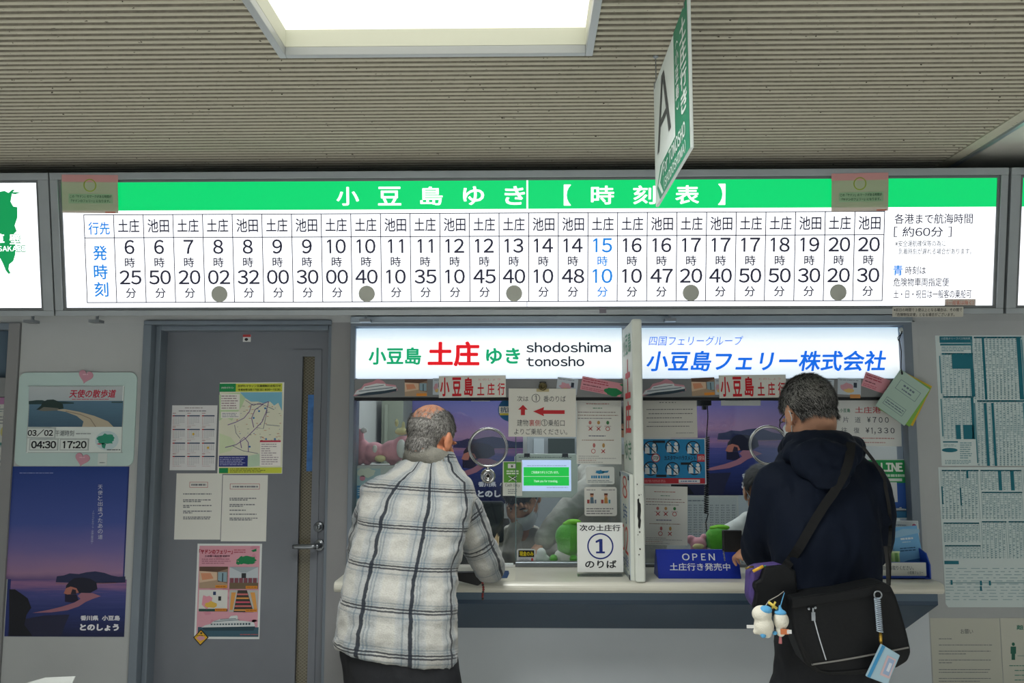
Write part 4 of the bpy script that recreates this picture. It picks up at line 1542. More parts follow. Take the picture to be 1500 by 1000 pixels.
T.text('よりご乗船ください。', (753.5, 627.5, 831, 636.5), D_, 0.0)
tag(T.done('direction_card'), 'large white card with two red arrows clipped to the rail over the left window', 'sign')
cp = B0.pos(*B0.uv(795, 566), 0)
c = thing('clip', (cp.x, -0.028, cp.z - 0.02), 'round dark clip holding the white arrow card to the rail', 'clip')
MB().lathe((cp.x, -0.0272, cp.z), (0, -1, 0), [(0, 0.017), (0.008, 0.0175), (0.012, 0.015), (0.0125, 0.009), (0.009, 0.008)], mat('bronze', (92, 84, 58), 0.35, metal=0.8)).build('magnet', c, smooth=True)
MB().box((cp.x - 0.026, -0.0276, cp.z - 0.022), (cp.x + 0.026, -0.0272, cp.z - 0.009), '#b8ac84').build('tape', c)
MB().box((cp.x - 0.014, -0.034, cp.z + 0.012), (cp.x + 0.014, -0.0275, cp.z + 0.019), m_black).build('grip', c, bevel=0.002)

# antibacterial roundel half behind the card
T = Sheet(G0, t=0.0008, lift=0.0003)
xm_ = 749
T.b.add([T.P(T.raw(xm_, 600)[0] + 0.056 * math.cos(q / 20 * math.pi), T.raw(xm_, 600)[1] + 0.05 * math.sin(q / 20 * math.pi), 0.0006) for q in range(40)], [list(range(40))], '#1c5c8c')
T.rect((731, 595, 768, 605), '#d4d4cc', 2)
T.rect((732, 605, 767, 608), '#c0b040', 2)
T.text('抗菌', (733, 596, 752, 604), '#24486c', 0.02, 3)
tag(T.done('sticker'), 'blue round antibacterial sticker half hidden behind the white arrow card', 'sticker')


def cross(T, cx, cy, r, m='#b02430', k=2):
    T.line([(cx - r, cy - r), (cx + r, cy + r)], 1.1, m, k)
    T.line([(cx - r, cy + r), (cx + r, cy - r)], 1.1, m, k)


def rule_paper(r, rot, label):
    x0, y0, x1, y1 = r
    W, H = (x1 - x0) / 66, (y1 - y0) / 98
    T = Sheet(G0, t=0.0008, lift=0.0003, rot=((x0 + x1) / 2, (y0 + y1) / 2, rot))
    T.base(r, m_lam)
    X = lambda a: x0 + a * W
    Yy = lambda a: y0 + a * H
    bb = lambda a, b_, c_, d, n, m, s: T.bars((X(a), Yy(b_), X(c_), Yy(d)), n, m, 1, seed=s, ragged=0.06, wmax=4)
    bb(14, 8, 48, 10.5, 1, '#a04a44', 1)
    bb(24, 14.5, 40, 17, 1, '#2c7c58', 2)
    bb(2, 20.5, 58, 23, 1, '#7c6a6c', 3)
    bb(2, 25, 62, 27.5, 1, '#8c6a64', 4)
    bb(2, 29.5, 54, 32, 1, '#6c6c74', 5)
    for cx, m in ((20, '#b8706c'), (32.5, '#b89058'), (46, '#3c7c4c')):
        T.ell(X(cx), Yy(37), 2.2 * W, 2.8 * H, m, 1, 10)
        T.bars((X(cx - 5), Yy(41.5), X(cx + 5), Yy(43)), 1, '#9c8c8c', 1, seed=int(cx), ragged=0)
    cross(T, X(20.5), Yy(46), 2.6)
    cross(T, X(32.5), Yy(46), 2.6)
    T.ring(X(46), Yy(46), 3.2, 0.8, '#b02430', 2)
    bb(18, 55, 44, 58, 1, '#3c4468', 6)
    bb(8, 61.5, 56, 64, 1, '#8c6a58', 7)
    for cx, m in ((26, '#b8706c'), (40, '#b89058')):
        T.ell(X(cx), Yy(70.5), 2 * W, 3.4 * H, m, 1, 10)
    T.ring(X(25), Yy(79), 3.2, 0.8, '#b02430', 2)
    cross(T, X(39.5), Yy(79), 2.6)
    bb(3, 85.5, 34, 87.5, 1, '#8c8c90', 8)
    bb(3, 88.5, 60, 90.5, 1, '#8c8c90', 9)
    bb(3, 91.5, 30, 93.5, 1, '#a07068', 10)
    bb(3, 94.5, 40, 96.3, 1, '#8c8c90', 11)
    return tag(T.done('rule_sheet'), label, 'notice', 'sheets with red crosses and rings')


rule_paper((844.5, 582, 910, 679.5), -0.3, 'white sheet with red crosses and rings beside the arrow card')
rule_paper((944, 712, 1007, 798), -1.2, 'white sheet with red crosses and rings above the blue OPEN sign')

T = Sheet(G0, t=0.0008, lift=0.0003)
T.base((858.5, 683.5, 900, 709), '#d8dcd8', 0.008)
T.poly(noise_poly(878, 691, 6.5, 2.8, 16, 0.3, 5), '#2c84b0', 1)
T.poly([(882, 690), (892, 689), (890, 692), (883, 692.5)], '#2c84b0', 1)
T.bars((866, 696, 893, 700.5), 1, '#2c84b0', 1, seed=4, ragged=0, h=0.9, wmin=2.2, wmax=3.2, gap=1.1)
T.bars((861, 702.5, 898, 707), 2, '#7c8488', 1, seed=5)
tag(T.done('card'), 'small white card with a blue splash mark on the glass under the rule sheet', 'label')
T = Sheet(G0, t=0.0008, lift=0.0003)
T.base((856, 713, 903.5, 755.5), '#dcdcd6', 0.01)
T.bars((859, 716, 872, 718.5), 1, '#7c7c80', 1, seed=1, ragged=0)
T.bars((881, 716, 901, 718.5), 1, '#7c7c80', 1, seed=2, ragged=0)
for cx in (867, 887.5):
    T.ell(cx, 725.5, 2.6, 2.6, '#c48c6c', 1, 12)
    T.rect((cx - 2.6, 722.3, cx + 2.6, 724.6), '#5c3028', 2)
    T.poly([(cx - 2.2, 728), (cx + 2.2, 728), (cx + 3, 737), (cx - 2.5, 737)], '#5c7484' if cx < 880 else '#c08a4c', 1)
    T.rect((cx - 7, 731.5, cx - 3.4, 737), '#a8504c', 1)
    T.rect((cx + 4, 731.5, cx + 6.5, 737), '#6c7c8c' if cx < 880 else '#4c8c9c', 1)
T.bars((859, 743, 901, 753.5), 3, '#7c7c80', 1, seed=3)
tag(T.done('card'), 'small white card showing two walking figures on the glass by the partition', 'label')

T = Sheet(G0, t=0.0008, lift=0.0008)
T.base((736.5, 675.5, 765, 726), '#d0d4cc')
T.rect((738, 676.5, 763.5, 706.5), '#5c9c3c', 1)
T.rect((744, 679, 756, 685.5), '#dcdcdc', 2)
T.text('¥', (748, 680, 752, 684.7), '#2c3c2c', 0.02, 3)
T.bars((742, 688, 760, 695), 2, '#d4e0cc', 2, seed=3, ragged=0.1, h=0.6)
T.ell(752, 700.5, 4, 3, '#2c4c24', 2, 14)
T.line([(745, 697), (757, 704.5)], 1, '#e0e4dc', 3)
T.line([(745, 704.5), (757, 697)], 1, '#e0e4dc', 3)
T.text('Cash Only', (740, 708, 761.5, 713.5), '#3c4440', 0.01, 1)
T.bars((744, 715.5, 758, 723.5), 3, '#84888a', 1, seed=4)
tag(T.done('cash_label'), 'green and white Cash Only label beside the glowing display', 'label')
T = Sheet(G0, t=0.002, lift=0.0003)
T.base((757, 803.5, 784.5, 825), '#c4c8c8', 0.01)
T.rect((759.5, 805.5, 782.5, 815.5), '#1c1c1c', 1)
T.text('現金のみ', (761, 807, 781.5, 814), '#d8c41c', 0.03, 2)
T.rect((759.5, 815.5, 782.5, 823), '#b8bcc0', 1)
T.text('Cash Only', (761, 817.5, 775, 821.5), '#4c5054', 0.0, 2)
T.ell(779.5, 819.5, 1.6, 3, '#b0403c', 2, 12)
tag(T.done('cash_label'), 'small black-and-yellow 現金のみ label at the foot of the left pane', 'label')

# right pane papers
T = Sheet(G0, t=0.0008, lift=0.0003, rot=(981, 611, 0.3))
T.base((941.5, 582.5, 1021, 641), '#cfcdc6')
T.bars((966, 588, 990, 590.6), 1, '#6c6c70', 1, seed=2, ragged=0, wmin=2, wmax=2.6, gap=2.5)
for i in range(5):
    T.bars((947 if i % 2 == 0 else 950, 598 + 6.2 * i, 1015, 600.8 + 6.2 * i), 1, '#6c6c70', 1, seed=i + 4, ragged=0.3 if i in (2, 4) else 0.02, wmax=4)
T.bars((990, 633, 1016, 635), 1, '#84848a', 1, seed=9, ragged=0)
tag(T.done('letter'), 'off-white letter of five lines on the right pane above the blue poster', 'notice')

T = Sheet(G0, t=0.0008, lift=0.0006)
T.base((939, 641.5, 1034, 709), '#c8ccd0')
T.rect((940.5, 643, 1032.5, 708), '#2480b4', 1)
g = random.Random(8)
for cx, cy in ((953, 656), (985, 654), (1015, 656), (953, 686), (985, 687), (1017, 685)):
    T.ring(cx, cy, 10.5, 1.5, '#1c242c', 2)
    T.line([(cx - 7, cy - 7), (cx + 7, cy + 7)], 1.4, '#1c242c', 4)
    for dx in (-5, 5):
        T.ell(cx + dx, cy - 4, 2.6, 2.6, '#d4dadc', 3, 12)
        T.poly([(cx + dx - 3, cy - 1), (cx + dx + 3, cy - 1), (cx + dx + 3.5, cy + 8), (cx + dx - 3.5, cy + 8)], '#d4dadc', 3)
T.rect((956, 645, 974, 648.5), '#1c242c', 4)
T.rect((997, 677, 1012, 680.5), '#1c242c', 4)
T.rect((961, 695, 976, 698.5), '#1c242c', 4)
T.ell(960.5, 670.5, 6.4, 6.4, '#d4dadc', 4, 20)
T.ring(960.5, 670.5, 6.4, 1.2, '#b02c34', 5)
T.text('STOP', (956.5, 668, 964.5, 673), '#242c34', 0.03, 5)
T.text('カスタマーハラスメント', (973, 667, 1019, 674), '#1c2c3c', 0.02, 5)
T.rect((1021, 665, 1032, 676), '#b8303c', 4)
T.text('迷惑行為', (1022, 667, 1031, 674), '#dcdcdc', 0.0, 5)
T.rect((940.5, 700, 1032.5, 708), '#b02c38', 4)
T.bars((944, 702, 976, 706.5), 2, '#d48c90', 5, seed=3)
T.rect((994, 702, 1025, 707), '#d8d8dc', 5)
T.bars((997, 703, 1022, 706), 1, '#34548c', 6, seed=4, ragged=0)
tag(T.done('warning_poster'), 'bright blue poster of crossed-out circles on the right pane', 'poster')

T = Sheet(G0, t=0.0008, lift=0.0003, rot=(1267, 618, -0.7))
T.base((1212, 583, 1319.5, 653), '#d2d4d2')
T.text('小豆島', (1229.5, 598.5, 1245, 604), '#3c7c64', 0.02)
T.text('土庄港', (1252, 595.5, 1290, 605), '#b43844', 0.01)
m2 = '#4c5462'
T.text('片', (1234.5, 610.5, 1243, 619), m2)
T.text('道', (1252, 610.5, 1260.5, 619), m2)
T.text('¥', (1270, 610.5, 1275, 618.5), '#2c3444', 0.01)
for i, s in enumerate('700'):
    T.text(s, (1278 + 9 * i, 610.5, 1283.5 + 9 * i, 618.5), '#2c3444', 0.01)
T.text('往', (1232.5, 626, 1241, 634.5), m2)
T.text('復', (1250.5, 626, 1259, 634.5), m2)
T.text('¥', (1268, 626, 1273.5, 634), '#2c3444', 0.01)
T.text('1,', (1276, 626, 1282.5, 636), '#2c3444', 0.01)
for i, s in enumerate('330'):
    T.text(s, (1285.5 + 9.4 * i, 626, 1291.5 + 9.4 * i, 634), '#2c3444', 0.01)
T.bars((1230, 640, 1310, 643), 1, '#b06c70', 1, seed=5, ragged=0, wmax=4)
T.bars((1240, 646.5, 1297, 649), 1, '#b06c70', 1, seed=6, ragged=0, wmax=4)
tag(T.done('fare_sheet'), 'white fare sheet showing ¥700 and ¥1,330 behind the grey-haired man', 'notice')

T = Sheet(G0, t=0.0012, lift=0.0003)
T.base((1270, 672.5, 1329.5, 759), '#c0c8c4')
T.rect((1271, 673.5, 1328, 707), '#1c8c4c', 1)
T.text('LINE', (1290, 677.5, 1322, 690.5), '#dce4dc', 0.05, 2)
T.bars((1294, 694, 1325, 698.5), 1, '#b8d4c0', 2, seed=4, ragged=0, h=0.8)
T.rect((1298, 700.5, 1321, 704.5), '#ccd8d0', 2)
T.rect((1271, 707, 1328, 744), '#24509c', 1)
T.rect((1300, 706, 1314, 735), '#c8ccd0', 2)
T.rect((1271, 744, 1328, 758), '#2c6c94', 1)
ferry(T, 1306, 748.5, 21, 3)
tag(T.done('ferry_poster'), 'green and blue poster reading LINE with a small ship, beside the man in navy', 'poster')

# --- papers on the right wall
TEAL = '#1c6c7c'
PT = '#ccd8d8'


def sheetA():
    T = Sheet(W0, t=0.0008, lift=0.0003)
    T.base((1374.5, 491, 1640, 682), PT)
    T.rect((1376, 492.5, 1424, 502), TEAL, 1)
    T.text('小豆島オリーブバス時刻表', (1378, 494, 1421, 497.5), '#b4c8cc', 0.0, 2)
    T.rect((1377, 503, 1424, 506), '#2c7484', 1)
    T.bars((1379, 507, 1422, 515), 3, '#5c8c98', 1, seed=1)
    for (x0, y0, x1, y1) in ((1379, 517, 1425, 580), (1381, 580, 1426, 643), (1426, 493, 1496, 585), (1431, 586, 1500, 682), (1500, 493, 1566, 585), (1503, 586, 1636, 682), (1570, 493, 1636, 585)):
        T.rect((x0, y0, x1, y0 + 2.4), TEAL, 2)
        nr, nc = int((y1 - y0) / 3.0), int((x1 - x0) / 5.2)
        for i in range(1, nr):
            T.rect((x0, y0 + (y1 - y0) * i / nr, x1, y0 + (y1 - y0) * i / nr + 0.5), '#9cb8bc', 1)
        for i in range(nc + 1):
            x = x0 + (x1 - x0) * i / nc
            T.rect((x, y0, x + 0.6, y1), '#8cacb2', 2)
        g = random.Random(int(x0 + y0))
        for i in range(nr):
            for j in range(nc):
                if g.random() < 0.62:
                    xx, yy = x0 + (x1 - x0) * (j + 0.22) / nc, y0 + (y1 - y0) * (i + 0.3) / nr
                    T.rect((xx, yy, xx + 2.6, yy + 1.2), '#86a6ae', 2)
        T.rect((x0 - 2.4, y0 + 4, x0 - 0.6, y1 - 4), '#4c8894', 2)
    T.rect((1394, 519, 1425, 540), TEAL, 3)
    T.rect((1422, 540, 1427, 580), TEAL, 3)
    T.rect((1423, 582, 1427, 643), TEAL, 3)
    T.rect((1400, 622, 1407, 643), TEAL, 3)
    T.rect((1411, 622, 1426, 643), TEAL, 3)
    T.rect((1440, 494, 1443.5, 585), TEAL, 3)
    T.rect((1491, 494, 1497, 585), TEAL, 3)
    T.rect((1443, 590, 1447, 682), TEAL, 3)
    T.rect((1454, 590, 1457.5, 682), TEAL, 3)
    T.rect((1381, 646, 1403, 648), TEAL, 1)
    T.ell(1391, 659, 11.5, 3.2, TEAL, 1)
    T.bars((1382, 650, 1402, 654), 2, '#6c949c', 1, seed=2)
    T.bars((1406, 647, 1424, 672), 8, '#6c949c', 1, seed=3)
    T.bars((1384, 673, 1424, 680), 3, '#6c949c', 1, seed=4)
    tag(T.done('bus_timetable'), 'large teal-printed bus timetable sheet, upper of two on the right wall', 'timetable')


def sheetB():
    T = Sheet(W0, t=0.0008, lift=0.0006)
    T.basepoly([(1374, 684), (1640, 684), (1640, 889), (1389, 889), (1385, 884)], PT)
    for (x0, y0, x1, y1) in ((1379, 688, 1406, 760), (1407, 688, 1433, 760), (1436, 688, 1496, 718), (1438, 720, 1497, 760), (1382, 765, 1434, 794), (1438, 763, 1474, 818), (1477, 763, 1520, 818), (1500, 688, 1636, 760), (1524, 763, 1636, 818), (1384, 798, 1436, 818)):
        T.rect((x0, y0, x1, y0 + 2.0), TEAL, 2)
        nr, nc = int((y1 - y0) / 3.0), int((x1 - x0) / 5.2)
        for i in range(1, nr):
            T.rect((x0, y0 + (y1 - y0) * i / nr, x1, y0 + (y1 - y0) * i / nr + 0.5), '#9cb8bc', 1)
        for i in range(nc + 1):
            x = x0 + (x1 - x0) * i / nc
            T.rect((x, y0, x + 0.6, y1), '#8cacb2', 2)
        g = random.Random(int(x0 + y0))
        for i in range(nr):
            for j in range(nc):
                if g.random() < 0.6:
                    xx, yy = x0 + (x1 - x0) * (j + 0.22) / nc, y0 + (y1 - y0) * (i + 0.3) / nr
                    T.rect((xx, yy, xx + 2.6, yy + 1.2), '#86a6ae', 2)
    for r in ((1415, 690, 1418, 700), (1462, 690, 1467, 718), (1480, 690, 1485, 718), (1379, 712, 1381, 738), (1406, 714, 1408, 740)):
        T.rect(r, TEAL, 3)
    T.rect((1383, 821, 1404, 826), TEAL, 3)
    T.bars((1385, 830, 1640, 880), 11, '#98b2b8', 1, seed=5, wmin=3, wmax=14, gap=6, h=0.25)
    T.line([(1390, 853), (1640, 853)], 1.2, '#7c9ca4', 2)
    for x, y_ in ((1392, 849), (1435, 850), (1435, 858), (1448, 850), (1510, 852)):
        T.rect((x, y_, x + 3, y_ + 7), TEAL, 3)
    tag(T.done('bus_timetable'), 'large teal-printed bus timetable sheet with a route line, lower of two on the right wall', 'timetable')


sheetA()
sheetB()
T = Sheet(W0, t=0.0008, lift=0.0003)
T.base((1366, 905, 1468, 1060), '#c2c2b6')
T.text('お願い', (1407, 921, 1425, 928), '#4c5056', 0.0)
for i, (yy, wd) in enumerate(((934, 20), (943, 78), (952, 76), (956, 40), (965, 76), (969, 20), (979, 76), (983, 72), (992, 76), (996, 60), (1006, 76))):
    T.bars((1375, yy, 1375 + wd, yy + 2.4), 1, '#6c7076', 1, seed=i, ragged=0, wmax=5)
tag(T.done('notice'), 'cream notice headed お願い low on the right wall', 'notice')
T = Sheet(W0, t=0.0008, lift=0.0006)
T.base((1469, 905, 1560, 1060), '#c6c6ba')
T.text('離れて', (1489, 915, 1520, 922), '#2c7c6c', 0.01)
T.ell(1484, 943, 2.3, 2.6, '#2c6454', 1, 12)
T.poly([(1480, 946.5), (1488, 946.5), (1488, 957), (1486.6, 957), (1486.6, 966), (1481.4, 966), (1481.4, 957), (1480, 957)], '#2c6454', 1)
T.line([(1490, 960), (1530, 960)], 0.8, '#6c8c84')
for i, yy in enumerate((973, 980, 987, 994, 1001)):
    T.bars((1478 + 8 * (i > 0), yy, 1540, yy + 3), 1, '#4c8474', 1, seed=i, ragged=0.2)
tag(T.done('notice'), 'cream notice with a small green standing figure at the lower right edge', 'notice')

# --- papers in the far-left window
GL = wallsurf(0.04)
T = Sheet(GL, t=0.0008, lift=0.0003)
T.base((-60, 582, 18, 652), '#c6c8c0')
T.rect((-60, 582, 18, 592), '#a8789c', 1)
T.bars((-40, 594, 15, 604), 3, '#7c8c8c', 1, seed=2)
T.ell(8, 632, 7, 9, '#b8b070', 1)
T.ell(12, 630, 3.5, 5, '#9c5c9c', 2)
T.bars((-40, 608, 14, 622), 3, '#8c8c90', 1, seed=3)
T.rect((-60, 648, 18, 652), '#4c7c74', 1)
tag(T.done('notice'), 'white sheet with a mauve top edge in the window at the left edge', 'notice')
T = Sheet(GL, t=0.0008, lift=0.0003)
T.base((-60, 655, 12, 752), '#c8cac6')
T.bars((-50, 664, 10, 720), 7, '#7c8084', 1, seed=5)
T.line([(-60, 673), (12, 673)], 0.6, '#94989c')
T.bars((0, 728, 8, 735), 1, '#3c4448', 2, seed=1)
tag(T.done('notice'), 'plain white notice below the mauve-edged sheet at the left edge', 'notice')
# ================================================================== THINGS ON AND BEHIND THE COUNTER
CS = Surf((0, 0, ZC), (1, 0, 0), (0, 0, 1))

# --- intercom rings in the panes
def intercom(px, py, r, label, knob=True):
    c = at(px, py, 0.032)
    k = at(px + r, py, 0.032).x - c.x
    t = thing('speaking_port', (c.x, 0.032, c.z - k), label, 'speaking port', 'round speaking ports in the panes')
    ring = [(c.x + (k - 0.006) * math.cos(q), 0.026, c.z + (k - 0.006) * math.sin(q)) for q in [2 * math.pi * i / 48 for i in range(48)]]
    MB().tube(ring, 0.0062, m_chrome, 12, closed=True).build('ring', t, smooth=True)
    MB().lathe((c.x, 0.031, c.z), (0, -1, 0), [(0, k - 0.008), (0.003, k - 0.008)], glass_mat('port_disc', (0.82, 0.84, 0.86), refl=0.1, rough=0.15), 48).build('disc', t)
    if knob:
        d = at(px, py + 42, 0.03)
        MB().tube([(c.x, 0.027, c.z - k + 0.004), (c.x, 0.027, d.z + 0.02)], 0.0045, m_chrome, 10).build('stem', t, smooth=True)
        MB().lathe((d.x, 0.031, d.z), (0, -1, 0), [(0, 0.031), (0.008, 0.031), (0.013, 0.027), (0.016, 0.018), (0.012, 0.014), (0.006, 0.011), (0.005, 0.004)], m_chrome, 32).build('speaker_cup', t, smooth=True)
        MB().lathe((d.x, 0.0265, d.z), (0, -1, 0), [(0, 0.0125), (0.001, 0.0125)], m_black, 24).build('grille', t)


intercom(715, 655, 29.5, 'chrome-ringed round speaking port with a knob below it in the left pane')
intercom(1125.5, 652, 29.5, 'chrome-ringed round speaking port beside the grey-haired man', False)

# --- customer display behind the left pane
Y_ = 0.055
DS = wallsurf(Y_)
pts = [(757, 668), (762, 664.5), (840, 664.5), (847, 669), (847, 722), (840, 728.5), (752, 727.5), (752, 700), (757, 700)]
pts = [(758, 664.5), (843, 664.5), (846.5, 668), (846.5, 720), (838.5, 728.5), (756, 728.5), (753.5, 726), (753.5, 669)]
c = DS.pos(*DS.uv(800, 728), 0)
disp = thing('customer_display', (c.x, Y_, c.z), 'pale grey customer display with a glowing green and white screen in the left window', 'display')
MB().prism([DS.pos(*DS.uv(*p), 0) for p in pts], (0, 0.035, 0), mat('display_case', (190, 198, 190), 0.45, vary=0.02)).build('case', disp, bevel=0.003)
T = Sheet(DS, t=0.0, lift=0.0004)
T.rect((764.5, 673.5, 836.5, 719), mat('screen_white', (196, 214, 252), 0.3, emit=0.9))
T.rect((767, 684, 833.5, 711), mat('screen_green', (10, 200, 66), 0.3, emit=0.85), 2)
m_sw = mat('screen_text', (220, 250, 225), 0.3, emit=0.9)
T.text('ご利用ありがとうございます。', (778.5, 689.5, 818.5, 693.5), m_sw, 0.02, 3)
T.text('Thank you for traveling.', (782, 702.5, 817, 707), m_sw, 0.02, 3)
T.rect((767, 697.3, 833.5, 697.8), m_sw, 3)
T.bars((772, 681, 830, 682.6), 1, '#8c9cb8', 3, seed=2, ragged=0, wmax=4)
T.bars((801, 713, 832, 714.6), 1, '#8c9cb8', 3, seed=4, ragged=0, wmax=4)
T.done('screen', disp)
T = Sheet(DS, t=0.0, lift=0.0004)
T.bars((760, 668.3, 838, 670.6), 1, '#505850', 1, seed=6, ragged=0, wmax=4)
T.done('printed_line', disp)
for dx in (-0.08, 0.08):
    MB().box((c.x + dx - 0.012, 0.0372, c.z + 0.168), (c.x + dx + 0.012, Y_ + 0.004, c.z + 0.182), m_black).build('mount', disp)

# --- the rail at the foot of the left pane
a, b_ = at(755, 829, 0.0).x, PXP - 0.014
MB_ = MB().box((a, -0.012, ZC + 0.0002), (b_, 0.03, ZC + 0.02), m_alu_dark).box((a, -0.014, ZC + 0.014), (b_, -0.011, ZC + 0.0205), m_alu)
struct(MB_.build('trim_8', bevel=0.002))
struct(MB().box((PXP + 0.014, 0.0, ZC + 0.0002), (WX1 - 0.036, 0.03, ZC + 0.012), m_alu_dark).build('trim_9', bevel=0.002))
# a second pane's edge
struct(MB().box((at(755, 700, 0.03).x, 0.028, ZC + 0.02), (at(756.2, 700, 0.03).x, 0.0318, zg1 - 0.012), mat('pane_edge', (96, 120, 122), 0.2)).build('trim_10'))

# --- stickers on the counter
T = Sheet(CS, t=0.0006, lift=0.0003)
T.base((690, 833, 755, 851), '#c4c2b4')
T.poly([(702, 836.5), (712, 835.5), (745, 836), (746, 840), (743, 847), (712, 847.5), (702, 846)], '#1c3c68', 1)
T.text('Coply', (709, 837.5, 737, 842.5), '#d0d4d8', 0.03, 2)
T.bars((712, 843.5, 736, 846), 1, '#9cacc0', 2, seed=3, ragged=0, h=0.8)
tag(T.done('sticker'), 'dark blue brush-shaped sticker reading Coply on the counter top', 'sticker')
T = Sheet(CS, t=0.0006, lift=0.0003)
T.base((700, 824.5, 752, 830.5), '#c8c8c2')
T.bars((708, 826.5, 737, 829), 1, '#6c7078', 1, seed=3, ragged=0)
tag(T.done('label'), 'thin white label strip on the counter top under the left pane', 'label')

# --- the ① card standing on the counter
Yc = -0.235
NS = wallsurf(Yc)
p0 = at(878, 838, Yc)
t = thing('number_card', (p0.x, Yc, ZC), 'white standing card with a blue circled 1 reading 次の土庄行 のりば on the counter', 'sign')
T = Sheet(NS, t=0.003, lift=0.0)
T.base((845.5, 765, 912.5, 837.4), '#dcdedc')
T.text('次の土庄行', (849, 768, 908.5, 777.5), '#24262c', 0.02, 1)
T.ring(879.3, 799.5, 19.2, 2.1, '#1c2c74', 1, 48)
T.text('1', (872.5, 789, 882.5, 810), '#1c2c74', 0.02, 1)
T.rect((873, 807.3, 886, 810), '#1c2c74', 1)
T.text('のりば', (857, 820, 903, 831.5), '#24262c', 0.025, 1)
o = T.b.build('card', t)
xa_, xb_ = at(846, 837, Yc).x, at(912, 837, Yc).x
MB().box((xa_, Yc - 0.006, ZC + 0.0002), (xb_, Yc + 0.05, ZC + 0.004), glass_mat('acrylic', (0.9, 0.93, 0.93), refl=0.08)).build('foot', t)

# --- partition between the windows: upper panel, lower whiteboard, post
t = thing('partition', (PXP, -0.17, ZC), 'white partition sticking out between the windows with red 土庄 lettering', 'partition')
m_pw = mat('partition_white', (208, 212, 204), 0.45, vary=0.05, scale=9)
ztop = 1.965
MB().box((PXP - 0.009, -0.325, 1.385), (PXP + 0.009, -0.022, ztop), m_pw).build('panel', t, bevel=0.002)
MB().box((PXP - 0.012, -0.362, ZC + 0.0002), (PXP + 0.026, -0.325, ztop + 0.004), m_pw).build('post', t, bevel=0.008, seg=3)
PS = Surf((PXP - 0.009, 0, 0), (0, -1, 0), (-1, 0, 0))
T = Sheet(PS, t=0.0, px=False, lift=0.0004)
T.text('小', (0.04, 1.85, 0.115, 1.93), '#5c9478', 0.02)
T.text('豆', (0.12, 1.85, 0.2, 1.93), '#5c9478', 0.02)
T.text('島', (0.21, 1.85, 0.3, 1.93), '#5c9478', 0.02)
T.text('土', (0.1, 1.675, 0.275, 1.83), '#c83c44', 0.035)
T.text('庄', (0.1, 1.535, 0.275, 1.665), '#c83c44', 0.035)
T.text('ゆ', (0.06, 1.435, 0.165, 1.51), '#4c8468', 0.01)
T.text('き', (0.18, 1.435, 0.275, 1.51), '#4c8468', 0.01)
T.done('lettering', t)
f = MB().box((PXP - 0.024, -0.325, ZC + 0.0004), (PXP - 0.0095, -0.022, 1.384), m_pw)
wb = f.build('whiteboard', t)
f = MB()
for q in ((-0.325, ZC + 0.001, -0.315, 1.385), (-0.032, ZC + 0.001, -0.022, 1.385), (-0.315, ZC + 0.001, -0.032, ZC + 0.012), (-0.315, 1.374, -0.032, 1.385)):
    f.box((PXP - 0.027, q[0], q[1]), (PXP - 0.0245, q[2], q[3]), m_alu)
f.build('whiteboard_frame', wb)
for yy, zz in ((-0.32, 1.372), (-0.028, 1.372), (-0.32, ZC + 0.012), (-0.028, ZC + 0.012)):
    MB().box((PXP - 0.0295, yy - 0.009, zz - 0.009), (PXP - 0.0272, yy + 0.009, zz + 0.009), m_black).build('corner_cap', wb, bevel=0.002)
PS2 = Surf((PXP - 0.024, 0, 0), (0, -1, 0), (-1, 0, 0))
T = Sheet(PS2, t=0.0, px=False, lift=0.0004)
T.text('8', (0.09, 1.285, 0.245, 1.372), '#c4443c', 0.0)
T.text('時', (0.1, 1.19, 0.24, 1.265), '#44608c', 0.0)
T.text('02', (0.05, 1.075, 0.26, 1.18), '#c4443c', 0.0)
T.text('分発', (0.05, 1.02, 0.27, 1.07), '#5c6c9c', 0.0)
T.rect((0.05, 1.05, 0.2, 1.19), m_pw, 0)
T.done('handwriting', wb)
# worn black patches on the post
PF = wallsurf(-0.362)
T = Sheet(PF, t=0.0, lift=0.0005)
T.poly([(933.5, 731), (936, 729.5), (936.5, 735), (938.5, 738), (939, 748), (938, 758), (939, 762), (938, 772), (936, 775), (934.5, 770), (935, 762), (933.5, 756), (934, 745)], '#1c1c1c')
for x, y_, r_ in ((937, 779, 1.1), (936, 725, 0.8), (933.5, 709, 0.9), (937.5, 804, 1.0), (936, 812, 0.9), (939, 724, 0.6), (934.5, 783, 0.6)):
    T.poly(noise_poly(x, y_, r_, r_ * 1.4, 9, 0.4, int(x * y_)), '#2c2824')
T.done('worn_patch', t)

# --- OPEN sign
Yo = -0.275
z0 = ZC + 0.0003
a = at(963, 842, Yo).x
b_ = at(1086, 842, Yo).x
zt_ = at(1020, 804.5, Yo + 0.03).z
m_blue = mat('open_blue', (20, 44, 148), 0.35)
t = thing('open_sign', ((a + b_) / 2, Yo + 0.05, ZC), 'blue tent-shaped counter sign reading OPEN 土庄行き発売中', 'sign')
MB().prism([(a + 0.004, Yo, z0), (a, Yo + 0.03, zt_), (a, Yo + 0.042, zt_), (a + 0.004, Yo + 0.12, z0)], (b_ - a - 0.004, 0, 0), m_blue).build('body', t, bevel=0.0015)
dv = Vector((0, 0.03, zt_ - z0)).normalized()
OS = Surf((0, Yo, z0), (1, 0, 0), (0, -dv.z, dv.y))
T = Sheet(OS, t=0.0, lift=0.0006)
m_ow = mat('open_white', (205, 208, 214), 0.4)
for s, x0, x1 in (('O', 999, 1010), ('P', 1014, 1021.5), ('E', 1027, 1033.5), ('N', 1038, 1047)):
    T.text(s, (x0, 810.5, x1, 820.5), m_ow, 0.015)
T.text('土庄行き発売中', (981, 824.5, 1069.5, 835.5), m_ow, 0.012)
T.done('lettering', t)

